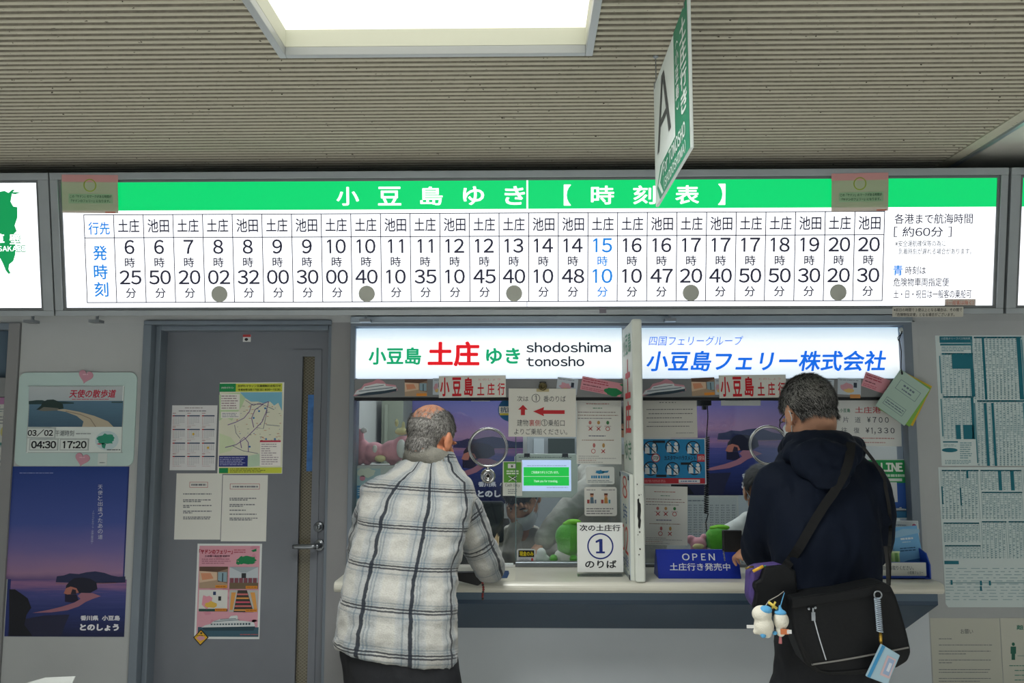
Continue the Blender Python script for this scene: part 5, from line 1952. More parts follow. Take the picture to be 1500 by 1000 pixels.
# --- hanging notebooks
def notebook(rot, dx, dy, Y, cm, label, prints=False, grp=None):
    x0, y0, W, H = 1305 + dx, 549.5 + dy, 50.8, 65.8
    S_ = wallsurf(Y)
    cx, cy = 1321.5 + dx, 582 + dy
    T = Sheet(S_, t=0.0045, rot=(cx, cy, rot))
    r = (cx - W / 2, cy - H / 2, cx + W / 2, cy + H / 2)
    T.base(r, cm)
    if prints:
        D2 = '#64707c'
        T.frame((r[0] + 8, r[1] + 12, r[2] - 8, r[1] + 28), 0.6, D2)
        T.bars((r[0] + 16, r[1] + 15.5, r[2] - 15, r[1] + 19), 1, D2, 1, seed=3, ragged=0, wmin=3, wmax=4, h=0.8, gap=2)
        T.bars((r[0] + 17, r[1] + 22, r[2] - 16, r[1] + 24.5), 1, D2, 1, seed=4, ragged=0, h=0.8)
        T.frame((r[0] + 7, r[1] + 45, r[2] - 10, r[1] + 57), 0.6, D2)
        T.bars((r[0] + 9, r[1] + 47.5, r[2] - 12, r[1] + 54.5), 2, D2, 1, seed=5, ragged=0)
    return tag(T.done('notebook'), label, 'notebook', grp)


notebook(-36.5, 0, 0, -0.040, '#a4bcb0', 'pale green notebook with two printed boxes hanging in front of two others', True)
notebook(-31.0, 3.5, 1.5, -0.034, '#7cac4c', 'bright green notebook hanging between the pale green and yellow ones')
notebook(-28.0, 6.0, 1.0, -0.028, '#c8a832', 'yellow notebook hanging behind the two green ones')
p0, p1 = at(1316.5, 487, -0.03), at(1318.5, 546, -0.03)
h = thing('cord_hook', (p0.x, -0.021, p0.z), 'white hook with a black cord that holds the hanging notebooks', 'hook')
hp_ = at(1319, 484, -0.021)
MB().ball((hp_.x, -0.028, hp_.z), (0.008, 0.0075, 0.013), mat('hook_white', (200, 204, 200), 0.4)).build('hook', h, smooth=True)
MB().tube([(hp_.x, -0.037, hp_.z - 0.004), (p0.x - 0.004, -0.04, p0.z - 0.03), (p0.x + 0.002, -0.042, p0.z - 0.08), (p1.x - 0.002, -0.046, p1.z + 0.02), (p1.x, -0.047, p1.z)], 0.002, m_black, 8)\
    .tube([(hp_.x, -0.037, hp_.z - 0.012), (p0.x - 0.010, -0.04, p0.z - 0.022), (p0.x - 0.008, -0.04, p0.z - 0.032), (p0.x - 0.001, -0.041, p0.z - 0.04)], 0.0018, m_black, 8)\
    .tube([(p1.x, -0.047, p1.z + 0.004), (p1.x + 0.001, -0.047, p1.z - 0.008)], 0.0035, m_black, 8).build('cord', h, smooth=True)

# --- brochure rack on the counter
Yr = -0.27
xa_, xb_ = at(1262, 842, Yr).x, at(1364, 842, Yr).x
t = thing('brochure_rack', ((xa_ + xb_) / 2, -0.18, ZC), 'blue brochure rack with a white front strip at the right end of the counter', 'rack')
m_rb = mat('rack_blue', (24, 66, 170), 0.35)
zf = at(1320, 823, Yr).z
zr = at(1350, 800, -0.2).z
f = MB().box((xa_, Yr, ZC + 0.0004), (xb_ - 0.022, Yr + 0.004, zf), m_rb).box((xa_, Yr, ZC + 0.0004), (xb_, -0.10, ZC + 0.004), m_rb).box((xa_, -0.104, ZC + 0.0004), (xb_, -0.10, zr), m_rb)
f.build('body', t)
for x in (xa_, xb_ - 0.005):
    MB().prism([(x, Yr, ZC + 0.0004), (x, Yr, zf - 0.01), (x, Yr + 0.03, zf + 0.03), (x, -0.10, zr + 0.01), (x, -0.10, ZC + 0.0004)], (0.005, 0, 0), m_rb).build('side', t)
RS = wallsurf(Yr)
T = Sheet(RS, t=0.001, lift=0.0004)
T.base((1262, 823.5, 1356.5, 843), '#c0c2bc')
T.text('ご自由にお取りください。', (1283, 828, 1338, 834.5), '#3c4450', 0.01)
T.text('小豆島フェリー', (1329, 836, 1352, 840.5), '#3c4450', 0.01)
T.done('front_strip', t)


def brochure(r, Y, lean, rot, cm, label, prints, grp='brochures in the rack'):
    """a folded leaflet leaning back in the rack"""
    d = Vector((0, math.sin(lean), math.cos(lean)))
    S_ = Surf((0, Y, at((r[0] + r[2]) / 2, r[3], Y).z), (1, 0, 0), (0, -d.z, d.y))
    T = Sheet(S_, t=0.003, rot=((r[0] + r[2]) / 2, (r[1] + r[3]) / 2, rot))
    T.base(r, cm)
    prints(T, *r)
    return tag(T.done('brochure'), label, 'brochure', grp)


def b1(T, x0, y0, x1, y1):
    W, H = x1 - x0, y1 - y0
    T.poly([(x0, y0 + H * .15), (x0 + W * .4, y0 + H * .06), (x1, y0 + H * .1), (x1, y0 + H * .2), (x0, y0 + H * .3)], '#8cb4d0', 1)
    T.bars((x0 + W * .3, y0 + H * .3, x0 + W * .75, y0 + H * .36), 1, '#d0dce4', 2, seed=1, ragged=0, h=.8)
    T.bars((x0 + W * .35, y0 + H * .4, x0 + W * .65, y0 + H * .44), 1, '#c0d0dc', 2, seed=2, ragged=0)
    T.bars((x0 + W * .25, y0 + H * .55, x0 + W * .85, y0 + H * .68), 2, '#2c5078', 2, seed=3, ragged=.1)
    T.poly([(x0 + W * .3, y1 - 2), (x0 + W * .5, y1 - H * .09), (x1, y1 - H * .12), (x1, y1 - 1)], '#2c64a0', 2)


def b2(T, x0, y0, x1, y1):
    T.frame((x0 + 2, y0 + 2, x1 - 2, y1 - 2), 0.6, '#9ca4ac', 1)
    T.ell(x1 - 9, y0 + 7, 3, 2.4, '#9c4c6c', 1, 12)
    T.bars((x0 + 5, y0 + 5, x1 - 18, y0 + 9), 1, '#8c9cac', 1, seed=4)


def b3(T, x0, y0, x1, y1):
    n = 6
    for i in range(n):
        T.rect((x0 + (x1 - x0) * i / n + 1, y0 + 1, x0 + (x1 - x0) * (i + .7) / n, y1), '#6c9c54' if i % 2 else '#8cb46c', 1)
    T.rect((x0, y0, x1, y0 + 2.5), '#c0d4a4', 2)


brochure((1288, 762, 1347, 826), -0.155, 0.12, -1.0, '#c0c8cc', 'tall pale card behind the blue brochure in the counter rack', b2)
brochure((1307, 771, 1348, 825), -0.195, 0.18, 4.5, '#6ca4d0', 'light blue brochure with a sea picture in the counter rack', b1)
brochure((1270, 807, 1317.5, 828), -0.225, 0.12, 0, '#a4c484', 'low row of pale green leaflets at the front of the counter rack', b3)

# --- office behind the panes
m_desk = mat('office_desk', (52, 54, 58), 0.5)
t = thing('office_desk', (0.4, 0.5, 0), 'dark office desk running behind both ticket windows', 'desk')
MB().box((WX0 + 0.02, 0.064, ZC - 0.27), (WX1 - 0.05, 0.46, ZC - 0.24), m_desk).build('desk_top', t)
for x in (WX0 + 0.06, 0.4, WX1 - 0.09):
    MB().box((x - 0.02, 0.13, 0.0), (x + 0.02, 0.42, ZC - 0.27), m_desk).build('leg', t)

OB = wallsurf(1.9)
dusk_poster(OB, (596, 482, 766, 737), 'violet island poster on the office back wall seen through the left pane', words=False)
dusk_poster(OB, (983, 470, 1152, 725), 'violet island poster on the office back wall seen through the right pane', words=False)
T = Sheet(OB, t=0.0008, lift=0.0005)
T.base((1003, 728, 1080, 800), '#a8aeac')
for i in range(9):
    T.bars((1008 + 8 * i, 738, 1013 + 8 * i, 795), 16, '#7c8488', 1, seed=i, ragged=0, wmax=3)
T.bars((1008, 731, 1040, 735), 1, '#6c7478', 1, seed=20)
tag(T.done('wall_table'), 'grey printed table sheet under the office poster in the right window', 'notice')
T = Sheet(OB, t=0.0008, lift=0.0005)
T.base((1082, 714, 1180, 800), '#a8b0b4')
tag(T.done('wall_sheet'), 'blank pale sheet beside the grey printed table on the office wall', 'notice')
# window with blinds, lockers
t = thing('blind_window', (at(535, 640, 1.9).x, 1.88, at(535, 680, 1.9).z), 'small bright office window with slatted blinds behind the left pane', 'window')
f = MB()
px_rect_box(f, (505, 588, 558, 690), 1.89, 1.899, mat('blind_glow', (214, 222, 236), 0.5, emit=0.55))
f.build('pane', t)
f = MB()
for i in range(17):
    px_rect_box(f, (505, 588 + 6 * i, 558, 590 + 6 * i), 1.868, 1.886, '#8c90a8')
f.build('blind', t)
t = thing('locker', (at(575, 640, 1.5).x, 1.5, 0), 'grey green steel locker standing left of the office poster', 'locker')
f = MB()
xa_, xb_ = at(558, 650, 1.45).x, at(590, 650, 1.45).x
f.box((xa_, 1.45, 0), (xb_, 1.85, 1.75), mat('locker_green', (128, 134, 118), 0.5, vary=0.08))
f.build('body', t, bevel=0.004)
MB().box((xa_ + 0.02, 1.442, 0.1), (xb_ - 0.09, 1.449, 1.7), mat('locker_door', (142, 148, 132), 0.5)).build('door', t)
t = thing('office_cabinet', (at(820, 700, 1.3).x, 1.5, 0), 'tall grey office cabinet with a dark open bay behind the display', 'cabinet')
xa_, xb_ = at(772, 680, 1.3).x, at(925, 680, 1.3).x
f = MB().box((xa_, 1.32, 0), (xb_, 1.75, 1.62), mat('cabinet_grey', (150, 156, 158), 0.5, vary=0.05))
f.build('body', t, bevel=0.004)
f = MB()
px_rect_box(f, (803, 642, 842, 700), 1.312, 1.319, mat('cabinet_bay', (52, 62, 58), 0.5))
f.build('door', t)
f = MB()
px_rect_box(f, (782, 642, 797, 700), 1.312, 1.319, '#b4bcc0')
f.build('panel', t)
t = thing('added_sideboard', (0.3, 1.6, 0), 'added dark low cabinet along the office back wall', 'added_sideboard')  # added dark block that darkens the lower part of the office
MB().box((-0.68, 1.35, 0), (xa_ - 0.02, 1.86, 0.98), mat('added_sideboard_dark', (46, 50, 54), 0.5, vary=0.1)).build('body', t, bevel=0.004)
MB().box((-0.68, 1.34, 0.981), (xa_ - 0.015, 1.87, 1.0), m_black).build('top', t)
# monitor behind the left pane
t = thing('monitor', (at(700, 790, 0.3).x, 0.3, ZC - 0.24), 'dark monitor seen from behind on the office desk in the left window', 'monitor')
f = MB()
xa_, xb_ = at(655, 760, 0.27).x, at(738, 760, 0.27).x
za_, zb_ = at(700, 795, 0.27).z, at(700, 734, 0.27).z
f.box((xa_, 0.27, za_), (xb_, 0.30, zb_), mat('monitor_back', (40, 46, 52), 0.3))
f.build('screen', t, bevel=0.012, seg=3)
MB().box((xa_ + 0.1, 0.301, ZC - 0.235), (xa_ + 0.16, 0.32, za_ + 0.1), m_black).box((xa_ + 0.03, 0.24, ZC - 0.2398), (xa_ + 0.23, 0.36, ZC - 0.23), m_black).build('stand', t)
# white box and leaflet at the left end of the left window
t = thing('box', (at(540, 800, 0.12).x, 0.14, ZC - 0.235), 'white box with a leaflet on its front under the pink plush in the left window', 'box')
xa_, xb_ = at(519, 760, 0.07).x, at(600, 760, 0.07).x
zz = at(540, 682, 0.07).z
MB().box((xa_, 0.075, ZC - 0.2398), (xb_, 0.3, zz), mat('white_box', (176, 180, 172), 0.6)).build('body', t, bevel=0.004)
T = Sheet(wallsurf(0.075), t=0.0008, lift=0.0003)
T.base((521, 686, 557, 760), '#9cb4b8')
T.poly(noise_poly(537, 692, 13, 7, 14, 0.2, 3), '#c4c8b4', 1)
T.ell(531, 700, 4, 4, '#c87c8c', 1)
T.rect((521, 711, 557, 730), '#3c7ca4', 1)
T.bars((524, 713, 552, 726), 4, '#a4c4d4', 2, seed=2)
T.bars((524, 733, 552, 757), 6, '#7c9094', 1, seed=4)
T.done('leaflet', t)


# plain plush shapes (no faces)
def meld(pieces_mb, name, parent, m, vox=0.006, smooth_it=6, loc=None):
    """fuse overlapping closed lumps into one continuous skin"""
    me = bpy.data.meshes.new('t')
    me.from_pydata([tuple(p) for p in pieces_mb.v], [], pieces_mb.f)
    o = bpy.data.objects.new('t', me)
    col.objects.link(o)
    r = o.modifiers.new('r', 'REMESH')
    r.mode = 'VOXEL'
    r.voxel_size = vox
    if smooth_it:
        s_ = o.modifiers.new('s', 'SMOOTH')
        s_.factor = 0.5
        s_.iterations = smooth_it
    dg = bpy.context.evaluated_depsgraph_get()
    dg.update()
    out = bpy.data.meshes.new_from_object(o.evaluated_get(dg))
    bpy.data.objects.remove(o)
    bpy.data.meshes.remove(me)
    out.name = name
    lo = [min(v.co[i] for v in out.vertices) for i in range(3)]
    hi = [max(v.co[i] for v in out.vertices) for i in range(3)]
    org = Vector(loc) if loc is not None else Vector(((lo[0] + hi[0]) / 2, (lo[1] + hi[1]) / 2, lo[2]))
    out.transform(Matrix.Translation(-org))
    out.materials.clear()
    out.materials.append(m)
    out.polygons.foreach_set('use_smooth', [True] * len(out.polygons))
    return put(name, out, parent, org)


def lumps(t, name, m, balls, vox=0.005):
    f = MB()
    for c, r in balls:
        f.ball(c, r, m, 16)
    return meld(f, name, t, m, vox, 4)


m_pink = mat('plush_pink', (214, 150, 158), 0.9, bump=0.3, bscale=300, sheen=0.3)
m_pinkw = mat('plush_white', (214, 212, 204), 0.9, bump=0.3, bscale=300, sheen=0.3)
m_cream = mat('plush_cream', (216, 206, 150), 0.9, bump=0.3, bscale=300)
m_green = mat('plush_green', (92, 178, 52), 0.85, bump=0.3, bscale=300, sheen=0.3)


def P_(px, py, Y):
    return at(px, py, Y)


t = thing('plush', P_(560, 681, 0.18), 'soft pink plush lying on the white box behind the left pane', 'plush')
Yp = 0.17
lumps(t, 'body', m_pink, [(P_(575, 661, Yp), (0.055, 0.05, 0.05)), (P_(590, 656, Yp), (0.05, 0.05, 0.055)), (P_(548, 662, Yp), (0.05, 0.05, 0.045)), (P_(532, 660, Yp), (0.032, 0.04, 0.05)),
                          (P_(527, 640, Yp), (0.02, 0.02, 0.04)), (P_(538, 677, Yp), (0.016, 0.02, 0.014)), (P_(575, 677, Yp), (0.016, 0.02, 0.014)), (P_(526, 673, Yp), (0.02, 0.03, 0.025))])
lumps(t, 'patch', m_cream, [(P_(557, 671.5, Yp - 0.045), (0.026, 0.018, 0.016))])
lumps(t, 'patch', m_pinkw, [(P_(588, 657, Yp - 0.035), (0.022, 0.03, 0.042))])
lumps(t, 'patch', m_pinkw, [(P_(549, 658, Yp - 0.04), (0.012, 0.012, 0.022))])
lumps(t, 'patch', m_pinkw, [(P_(533, 630, Yp - 0.01), (0.016, 0.012, 0.014))])
lumps(t, 'crest', m_cream, [(P_(588, 632, Yp), (0.03, 0.025, 0.016)), (P_(581, 619, Yp), (0.009, 0.01, 0.02)), (P_(591, 623, Yp), (0.008, 0.01, 0.02))])
t = thing('plush', P_(832, 824, 0.1), 'round bright green plush with a white body at the foot of the left pane', 'plush')
Yp = 0.125
lumps(t, 'head', m_green, [(P_(834, 786, Yp), (0.062, 0.055, 0.06)), (P_(833, 800, Yp), (0.05, 0.05, 0.045))])
lumps(t, 'leaf', mat('plush_leaf', (124, 196, 52), 0.85), [(P_(840, 764, Yp), (0.035, 0.03, 0.012)), (P_(832, 767, Yp), (0.025, 0.025, 0.01))])
lumps(t, 'body', m_pinkw, [(P_(826, 814, Yp), (0.042, 0.04, 0.032)), (P_(826, 822, Yp), (0.04, 0.042, 0.02))])
for x in (811, 840):
    lumps(t, 'foot', m_green, [(P_(x, 818, Yp - 0.03), (0.018, 0.024, 0.018))])
t = thing('plush', P_(1042, 815, 0.1), 'round bright green plush behind the blue OPEN sign', 'plush')
lumps(t, 'head', m_green, [(P_(1053, 789, Yp), (0.06, 0.055, 0.055)), (P_(1050, 795, Yp), (0.05, 0.05, 0.045))])
lumps(t, 'leaf', mat('plush_leaf', (124, 196, 52), 0.85), [(P_(1056, 772, Yp), (0.04, 0.03, 0.011)), (P_(1047, 773, Yp), (0.025, 0.025, 0.01))])
lumps(t, 'body', m_pinkw, [(P_(1048, 806, Yp), (0.045, 0.04, 0.035))])
t = thing('plush', P_(1022, 815, 0.1), 'small pink and cream plush beside the green one behind the OPEN sign', 'plush')
lumps(t, 'body', m_pink, [(P_(1023, 797, Yp - 0.01), (0.036, 0.035, 0.03)), (P_(1012, 790, Yp), (0.02, 0.02, 0.02)), (P_(1031, 786, Yp), (0.014, 0.02, 0.014)), (P_(1022, 808, Yp), (0.035, 0.035, 0.03))])
lumps(t, 'patch', m_cream, [(P_(1023, 800, Yp - 0.04), (0.027, 0.012, 0.013))])
# little plush stand so that they sit at the level of the rail
for nm, x0, x1, lab in (('shelf_block', 812, 850, 'left'), ('shelf_block', 1004, 1075, 'right')):
    pa, pb = at(x0, 828, 0.1).x, at(x1, 828, 0.1).x
    zt2 = at(840, 828 if lab == 'left' else 818, 0.105).z - 0.004
    o = MB().box((pa, 0.064, ZC - 0.2398), (pb, 0.165, zt2), mat('block_grey', (74, 78, 82), 0.5)).build(nm, bevel=0.004)
    tag(o, 'dark grey box under the green plush in the %s window' % lab, 'box')
# phone bracket and coiled cord in the right window
t = thing('handset_cord', P_(1036, 600, 0.12), 'black coiled cord hanging from a clip in the right window', 'cord')
cp = P_(1029, 588, 0.09)
MB().box((cp.x - 0.03, 0.05, cp.z - 0.018), (cp.x + 0.03, 0.13, cp.z + 0.03), m_black).box((cp.x - 0.002, 0.07, cp.z - 0.035), (cp.x + 0.014, 0.1, cp.z), m_black).build('clip', t, bevel=0.003)
pts = [Vector(P_(1036, 588, 0.09)), Vector(P_(1037, 610, 0.14)), Vector(P_(1035, 640, 0.2))]
pa, pb = Vector(P_(1036, 640, 0.2)), Vector(P_(1034.5, 752, 0.24))
for i in range(0, 440):
    s_ = i / 439
    q = 2 * math.pi * s_ * 34
    pts.append(pa.lerp(pb, s_) + Vector((0.009 * math.cos(q), 0.009 * math.sin(q), 0)))
pts += [Vector(P_(1034, 765, 0.25)), Vector(P_(1036, 785, 0.25)), Vector(P_(1038, 830, 0.26)), Vector((P_(1038, 830, 0.26).x, 0.27, ZC - 0.235))]
MB().tube(pts, 0.0026, m_black, 6).build('cord', t, smooth=True)
# crumpled white cloth by the label
t = lumps(None, 'tissue', mat('tissue_white', (206, 210, 206), 0.9), [(P_(793, 811, 0.10), (0.022, 0.02, 0.026)), (P_(799, 818, 0.105), (0.02, 0.02, 0.016)), (P_(790, 817, 0.10), (0.022, 0.02, 0.016))])
tag(t, 'crumpled white tissue beside the black-and-yellow cash label', 'tissue')
o = MB().box((P_(786, 824, 0.07).x, 0.064, ZC - 0.2398), (P_(808, 824, 0.07).x - 0.004, 0.15, P_(790, 824, 0.07).z), mat('block_pale', (150, 170, 140), 0.5)).build('note_block', bevel=0.003)
tag(o, 'pale green note block under the crumpled tissue', 'box')

# --- leaflet corner at the lower left
t = thing('leaflet_stand', at(70, 1050, -1.1), 'white leaflet whose corner shows at the lower left in front of the grey pier', 'leaflet')
S_ = wallsurf(-1.1)
T = Sheet(S_, t=0.004)
T.basepoly([(28, 1003), (66, 992), (111, 990), (102, 1010), (96, 1060), (30, 1060)], '#d8dcda')
T.b.build('leaflet', t)
p0 = at(66, 1058, -1.1)
MB().box((p0.x - 0.06, -1.13, p0.z - 0.01), (p0.x + 0.07, -1.06, p0.z + 0.006), m_steel).tube([(p0.x, -1.09, p0.z), (p0.x, -1.09, 0.02)], 0.012, m_steel).lathe((p0.x, -1.09, 0.0), (0, 0, 1), [(0, 0.14), (0.012, 0.14), (0.02, 0.02)], m_steel).build('pole', t)
# ================================================================== PEOPLE
from mathutils.bvhtree import BVHTree


def crom(pts, vals, k=5):
    """smooth path through the points (Catmull-Rom), radii carried along"""
    P = [Vector(p) for p in pts]
    out, ov = [], []
    n = len(P)
    for i in range(n - 1):
        p0, p1, p2, p3 = P[max(i - 1, 0)], P[i], P[i + 1], P[min(i + 2, n - 1)]
        for j in range(k):
            t = j / k
            out.append(0.5 * (2 * p1 + (p2 - p0) * t + (2 * p0 - 5 * p1 + 4 * p2 - p3) * t * t + (3 * p1 - p0 - 3 * p2 + p3) * t ** 3))
            ov.append(vals[i] + (vals[i + 1] - vals[i]) * t)
    return out + [P[-1]], ov + [vals[-1]]


def limb(f, pts, rad, m, n=16):
    P, r = crom(pts, rad)
    f.tube(P, r, m, n)
    f.ball(P[0], r[0], m, 14)
    f.ball(P[-1], r[-1], m, 14)


def torso(f, rings, m, n=32, pw=2.5):
    """rings: (centre, half width, half depth, turn about z)"""
    C, _ = crom([r[0] for r in rings], [0] * len(rings), 4)
    _, A = crom([r[0] for r in rings], [r[1] for r in rings], 4)
    _, B = crom([r[0] for r in rings], [r[2] for r in rings], 4)
    _, Q = crom([r[0] for r in rings], [r[3] for r in rings], 4)
    vs, fs = [], []
    for c, a, b, q in zip(C, A, B, Q):
        for j in range(n):
            t = 2 * math.pi * j / n
            x = a * math.copysign(abs(math.cos(t)) ** (2 / pw), math.cos(t))
            y_ = b * math.copysign(abs(math.sin(t)) ** (2 / pw), math.sin(t))
            vs.append((c.x + x * math.cos(q) - y_ * math.sin(q), c.y + x * math.sin(q) + y_ * math.cos(q), c.z))
    k = len(C)
    for i in range(k - 1):
        for j in range(n):
            fs.append((i * n + j, i * n + (j + 1) % n, (i + 1) * n + (j + 1) % n, (i + 1) * n + j))
    fs += [list(range(n))[::-1], list(range((k - 1) * n, k * n))]
    f.add(vs, fs, m)


def head_shape(f, M, m):
    """M: head frame to world; x right, y towards the face, z up"""
    R = M.to_3x3()
    B = lambda c, r, q=None: f.ball(M @ Vector(c), r, m, 20, R @ q if q is not None else R)
    B((0, -0.012, 0.03), (0.075, 0.096, 0.086))
    B((0, -0.05, -0.04), (0.056, 0.045, 0.06))
    B((0, 0.03, -0.03), (0.064, 0.062, 0.08))
    B((0, 0.043, -0.078), (0.044, 0.045, 0.036))
    B((0, 0.072, -0.1), (0.022, 0.02, 0.018))
    for s in (-1, 1):
        B((0.044 * s, 0.045, -0.035), (0.024, 0.035, 0.028))
        B((0.03 * s, 0.083, 0.012), (0.026, 0.012, 0.008))
        B((0.052 * s, 0.01, -0.06), (0.016, 0.04, 0.034))
        B((0.014 * s, 0.096, -0.042), (0.009, 0.011, 0.008))
        # ears: rim, bowl, lobe
        q = Matrix.Rotation(s * -0.35, 3, 'Z')
        B((0.080 * s, -0.012, -0.012), (0.007, 0.019, 0.03), q)
        B((0.083 * s, -0.02, 0.0), (0.007, 0.011, 0.022), q)
        B((0.077 * s, -0.004, -0.036), (0.007, 0.01, 0.012), q)
    B((0, 0.094, -0.012), (0.009, 0.014, 0.03))
    B((0, 0.106, -0.036), (0.012, 0.013, 0.011))
    B((0, 0.091, -0.066), (0.024, 0.008, 0.0055))
    B((0, 0.088, -0.077), (0.02, 0.009, 0.006))


def face_bits(parent, M, brow):
    R = M.to_3x3()
    for s in (-1, 1):
        f = MB()
        f.ball(M @ Vector((0.031 * s, 0.078, -0.006)), (0.012, 0.011, 0.009), mat('eye_white', (210, 206, 200), 0.3), 14, R)
        f.ball(M @ Vector((0.031 * s, 0.0845, -0.007)), (0.005, 0.005, 0.005), mat('eye_dark', (30, 22, 18), 0.2), 10, R)
        f.build('eye', parent, smooth=True)
        f = MB()
        f.tube([M @ Vector((0.012 * s, 0.097, 0.014)), M @ Vector((0.03 * s, 0.096, 0.02)), M @ Vector((0.05 * s, 0.083, 0.014))], [0.003, 0.004, 0.002], brow, 8)
        f.build('eyebrow', parent, smooth=True)


def hand(f, wrist, fwd, up, m, curl=0.5, side=1, s=1.0):
    """five separate fingers on a palm; up = back of the hand, side=+1: thumb towards +lateral"""
    w_ = Vector(wrist)
    a = Vector(fwd).normalized()
    u = Vector(up)
    u = (u - a * u.dot(a)).normalized()
    l = a.cross(u) * side
    R = Matrix((l, a, u)).transposed()
    f.ball(w_ + a * 0.05 * s, (0.040 * s, 0.052 * s, 0.0155 * s), m, 16, R)
    f.ball(w_ + a * 0.03 * s + l * 0.02 * s - u * 0.004, (0.02 * s, 0.032 * s, 0.016 * s), m, 12, R)
    f.ball(w_ + a * 0.008 * s, (0.027 * s, 0.03 * s, 0.019 * s), m, 12, R)
    lens = (0.072, 0.08, 0.074, 0.058)
    for i in range(4):
        off = 0.031 - 0.0205 * i
        p = w_ + a * (0.088 - 0.004 * abs(i - 1.2)) * s + l * off * s
        d = (a + l * (0.10 - 0.07 * i)).normalized()
        P, r = [p - d * 0.02 * s, p], [0.0088 * s, 0.0088 * s]
        q = 0.0
        for k, seg in enumerate((0.42, 0.32, 0.26)):
            q += curl * (0.75 if k == 0 else 0.9) + 0.04 * i
            p = p + (d * math.cos(q) - u * math.sin(q)) * lens[i] * seg * s
            P.append(p)
            r.append((0.0082, 0.0076, 0.0064)[k] * s)
        f.tube(P, r, m, 10)
        for pp, rr in zip(P, r):
            f.ball(pp, rr, m, 10)
    p = w_ + a * 0.028 * s + l * 0.03 * s - u * 0.004
    P, r = [p], [0.012 * s]
    d = (a * 0.75 + l * 0.75 - u * 0.3).normalized()
    for seg, rr in ((0.036, 0.0105), (0.03, 0.009), (0.024, 0.0075)):
        p = p + d * seg * s
        d = (d + a * 0.35 - l * 0.2 - u * 0.2 * curl).normalized()
        P.append(p)
        r.append(rr * s)
    f.tube(P, r, m, 10)
    for pp, rr in zip(P, r):
        f.ball(pp, rr, m, 10)


def crumple(o, amp, sc_, stretch=(1, 1, 1), seed=0.0):
    """soft folds in cloth"""
    me = o.data
    nn = [v.normal.copy() for v in me.vertices]
    for v, n_ in zip(me.vertices, nn):
        q = Vector((v.co.x * stretch[0], v.co.y * stretch[1], v.co.z * stretch[2])) * sc_ + Vector((seed, seed * 2, 0))
        h = noise.noise(q) + 0.5 * noise.noise(q * 2.3)
        v.co += n_ * (abs(h) * -1.0 + 0.3) * amp
    me.update()


def make_hair(parent, M, m_list, keep, thick, nstr, slen, seed, density=None, comb=(0, -0.35, -1.0), lift=0.35, cap=True):
    """cap of cropped hair over the skull, with single strands on it"""
    R = M.to_3x3()
    f = MB()
    for c, r in (((0, -0.012, 0.03), (0.075 + thick, 0.096 + thick, 0.086 + thick)), ((0, -0.05, -0.035), (0.057 + thick * 0.6, 0.046 + thick * 0.6, 0.058)), ((0, 0.02, 0.02), (0.07 + thick * 0.7, 0.072 + thick, 0.075 + thick))):
        f.ball(c, r, m_list[0], 28)
    o = meld(f, 'hair', parent, m_list[0], 0.005, 4, loc=(0, 0, 0))
    me = o.data
    bm = bmesh.new()
    bm.from_mesh(me)
    dead = [v for v in bm.verts if not keep(v.co)]
    bmesh.ops.delete(bm, geom=dead, context='VERTS')
    g = random.Random(seed)
    for v in bm.verts:
        v.co += v.normal * (noise.noise(v.co * 60) * 0.0025 + noise.noise(v.co * 160) * 0.0015)
    bm.normal_update()
    faces = list(bm.faces)
    cum, tot = [], 0.0
    for fc in faces:
        tot += fc.calc_area()
        cum.append(tot)
    import bisect
    sv, sf, smi = [], [], []
    cv = Vector(comb).normalized()
    for _ in range(nstr):
        fc = faces[min(bisect.bisect(cum, g.random() * tot), len(faces) - 1)]
        ws = [g.random() for _ in fc.verts]
        t_ = sum(ws)
        p = sum((v.co * w_ for v, w_ in zip(fc.verts, ws)), Vector()) / t_
        if density and g.random() > density(p):
            continue
        n_ = fc.normal
        radial = Vector((p.x, p.y + 0.03, 0)) * (4.0 if p.z > 0.06 else 1.5)
        d = cv + radial + Vector((g.uniform(-.35, .35), g.uniform(-.35, .35), g.uniform(-.25, .25)))
        d = (d - n_ * d.dot(n_)).normalized()
        L = slen * g.uniform(0.6, 1.25)
        sd = d.cross(n_).normalized() * 0.0004
        a0 = p - n_ * 0.002
        a1 = a0 + d * L * 0.55 + n_ * L * lift * 0.6
        a2 = a0 + d * L + n_ * L * lift * 0.75
        b0 = len(sv)
        sv += [a0 - sd, a0 + sd, a1 - sd, a1 + sd, a2]
        sf += [(b0, b0 + 1, b0 + 3, b0 + 2), (b0 + 2, b0 + 3, b0 + 4)]
        k = g.choice(range(len(m_list) - 1)) + 1
        if p.z > 0.02 and g.random() < 0.38:
            k = 3
        smi += [k, k]
    vs0 = [v.co.copy() for v in bm.verts]
    idx = {v: i for i, v in enumerate(bm.verts)}
    fs0 = [[idx[v] for v in fc.verts] for fc in bm.faces] if cap else []
    bm.free()
    nb = len(vs0)
    allv = [M @ v for v in vs0 + sv]
    me2 = bpy.data.meshes.new('hair')
    org = allv[0].copy()
    me2.from_pydata([v - org for v in allv], [], fs0 + [[i + nb for i in q] for q in sf])
    for m in m_list:
        me2.materials.append(m)
    me2.polygons.foreach_set('material_index', [0] * len(fs0) + smi)
    me2.polygons.foreach_set('use_smooth', [True] * len(me2.polygons))
    me2.update()
    bpy.data.objects.remove(o)
    return put('hair', me2, parent, org)


def bvh(*objs):
    out = []
    for o in objs:
        off = LOC[o]
        out.append(BVHTree.FromPolygons([v.co + off for v in o.data.vertices], [tuple(p.vertices) for p in o.data.polygons]))
    return out


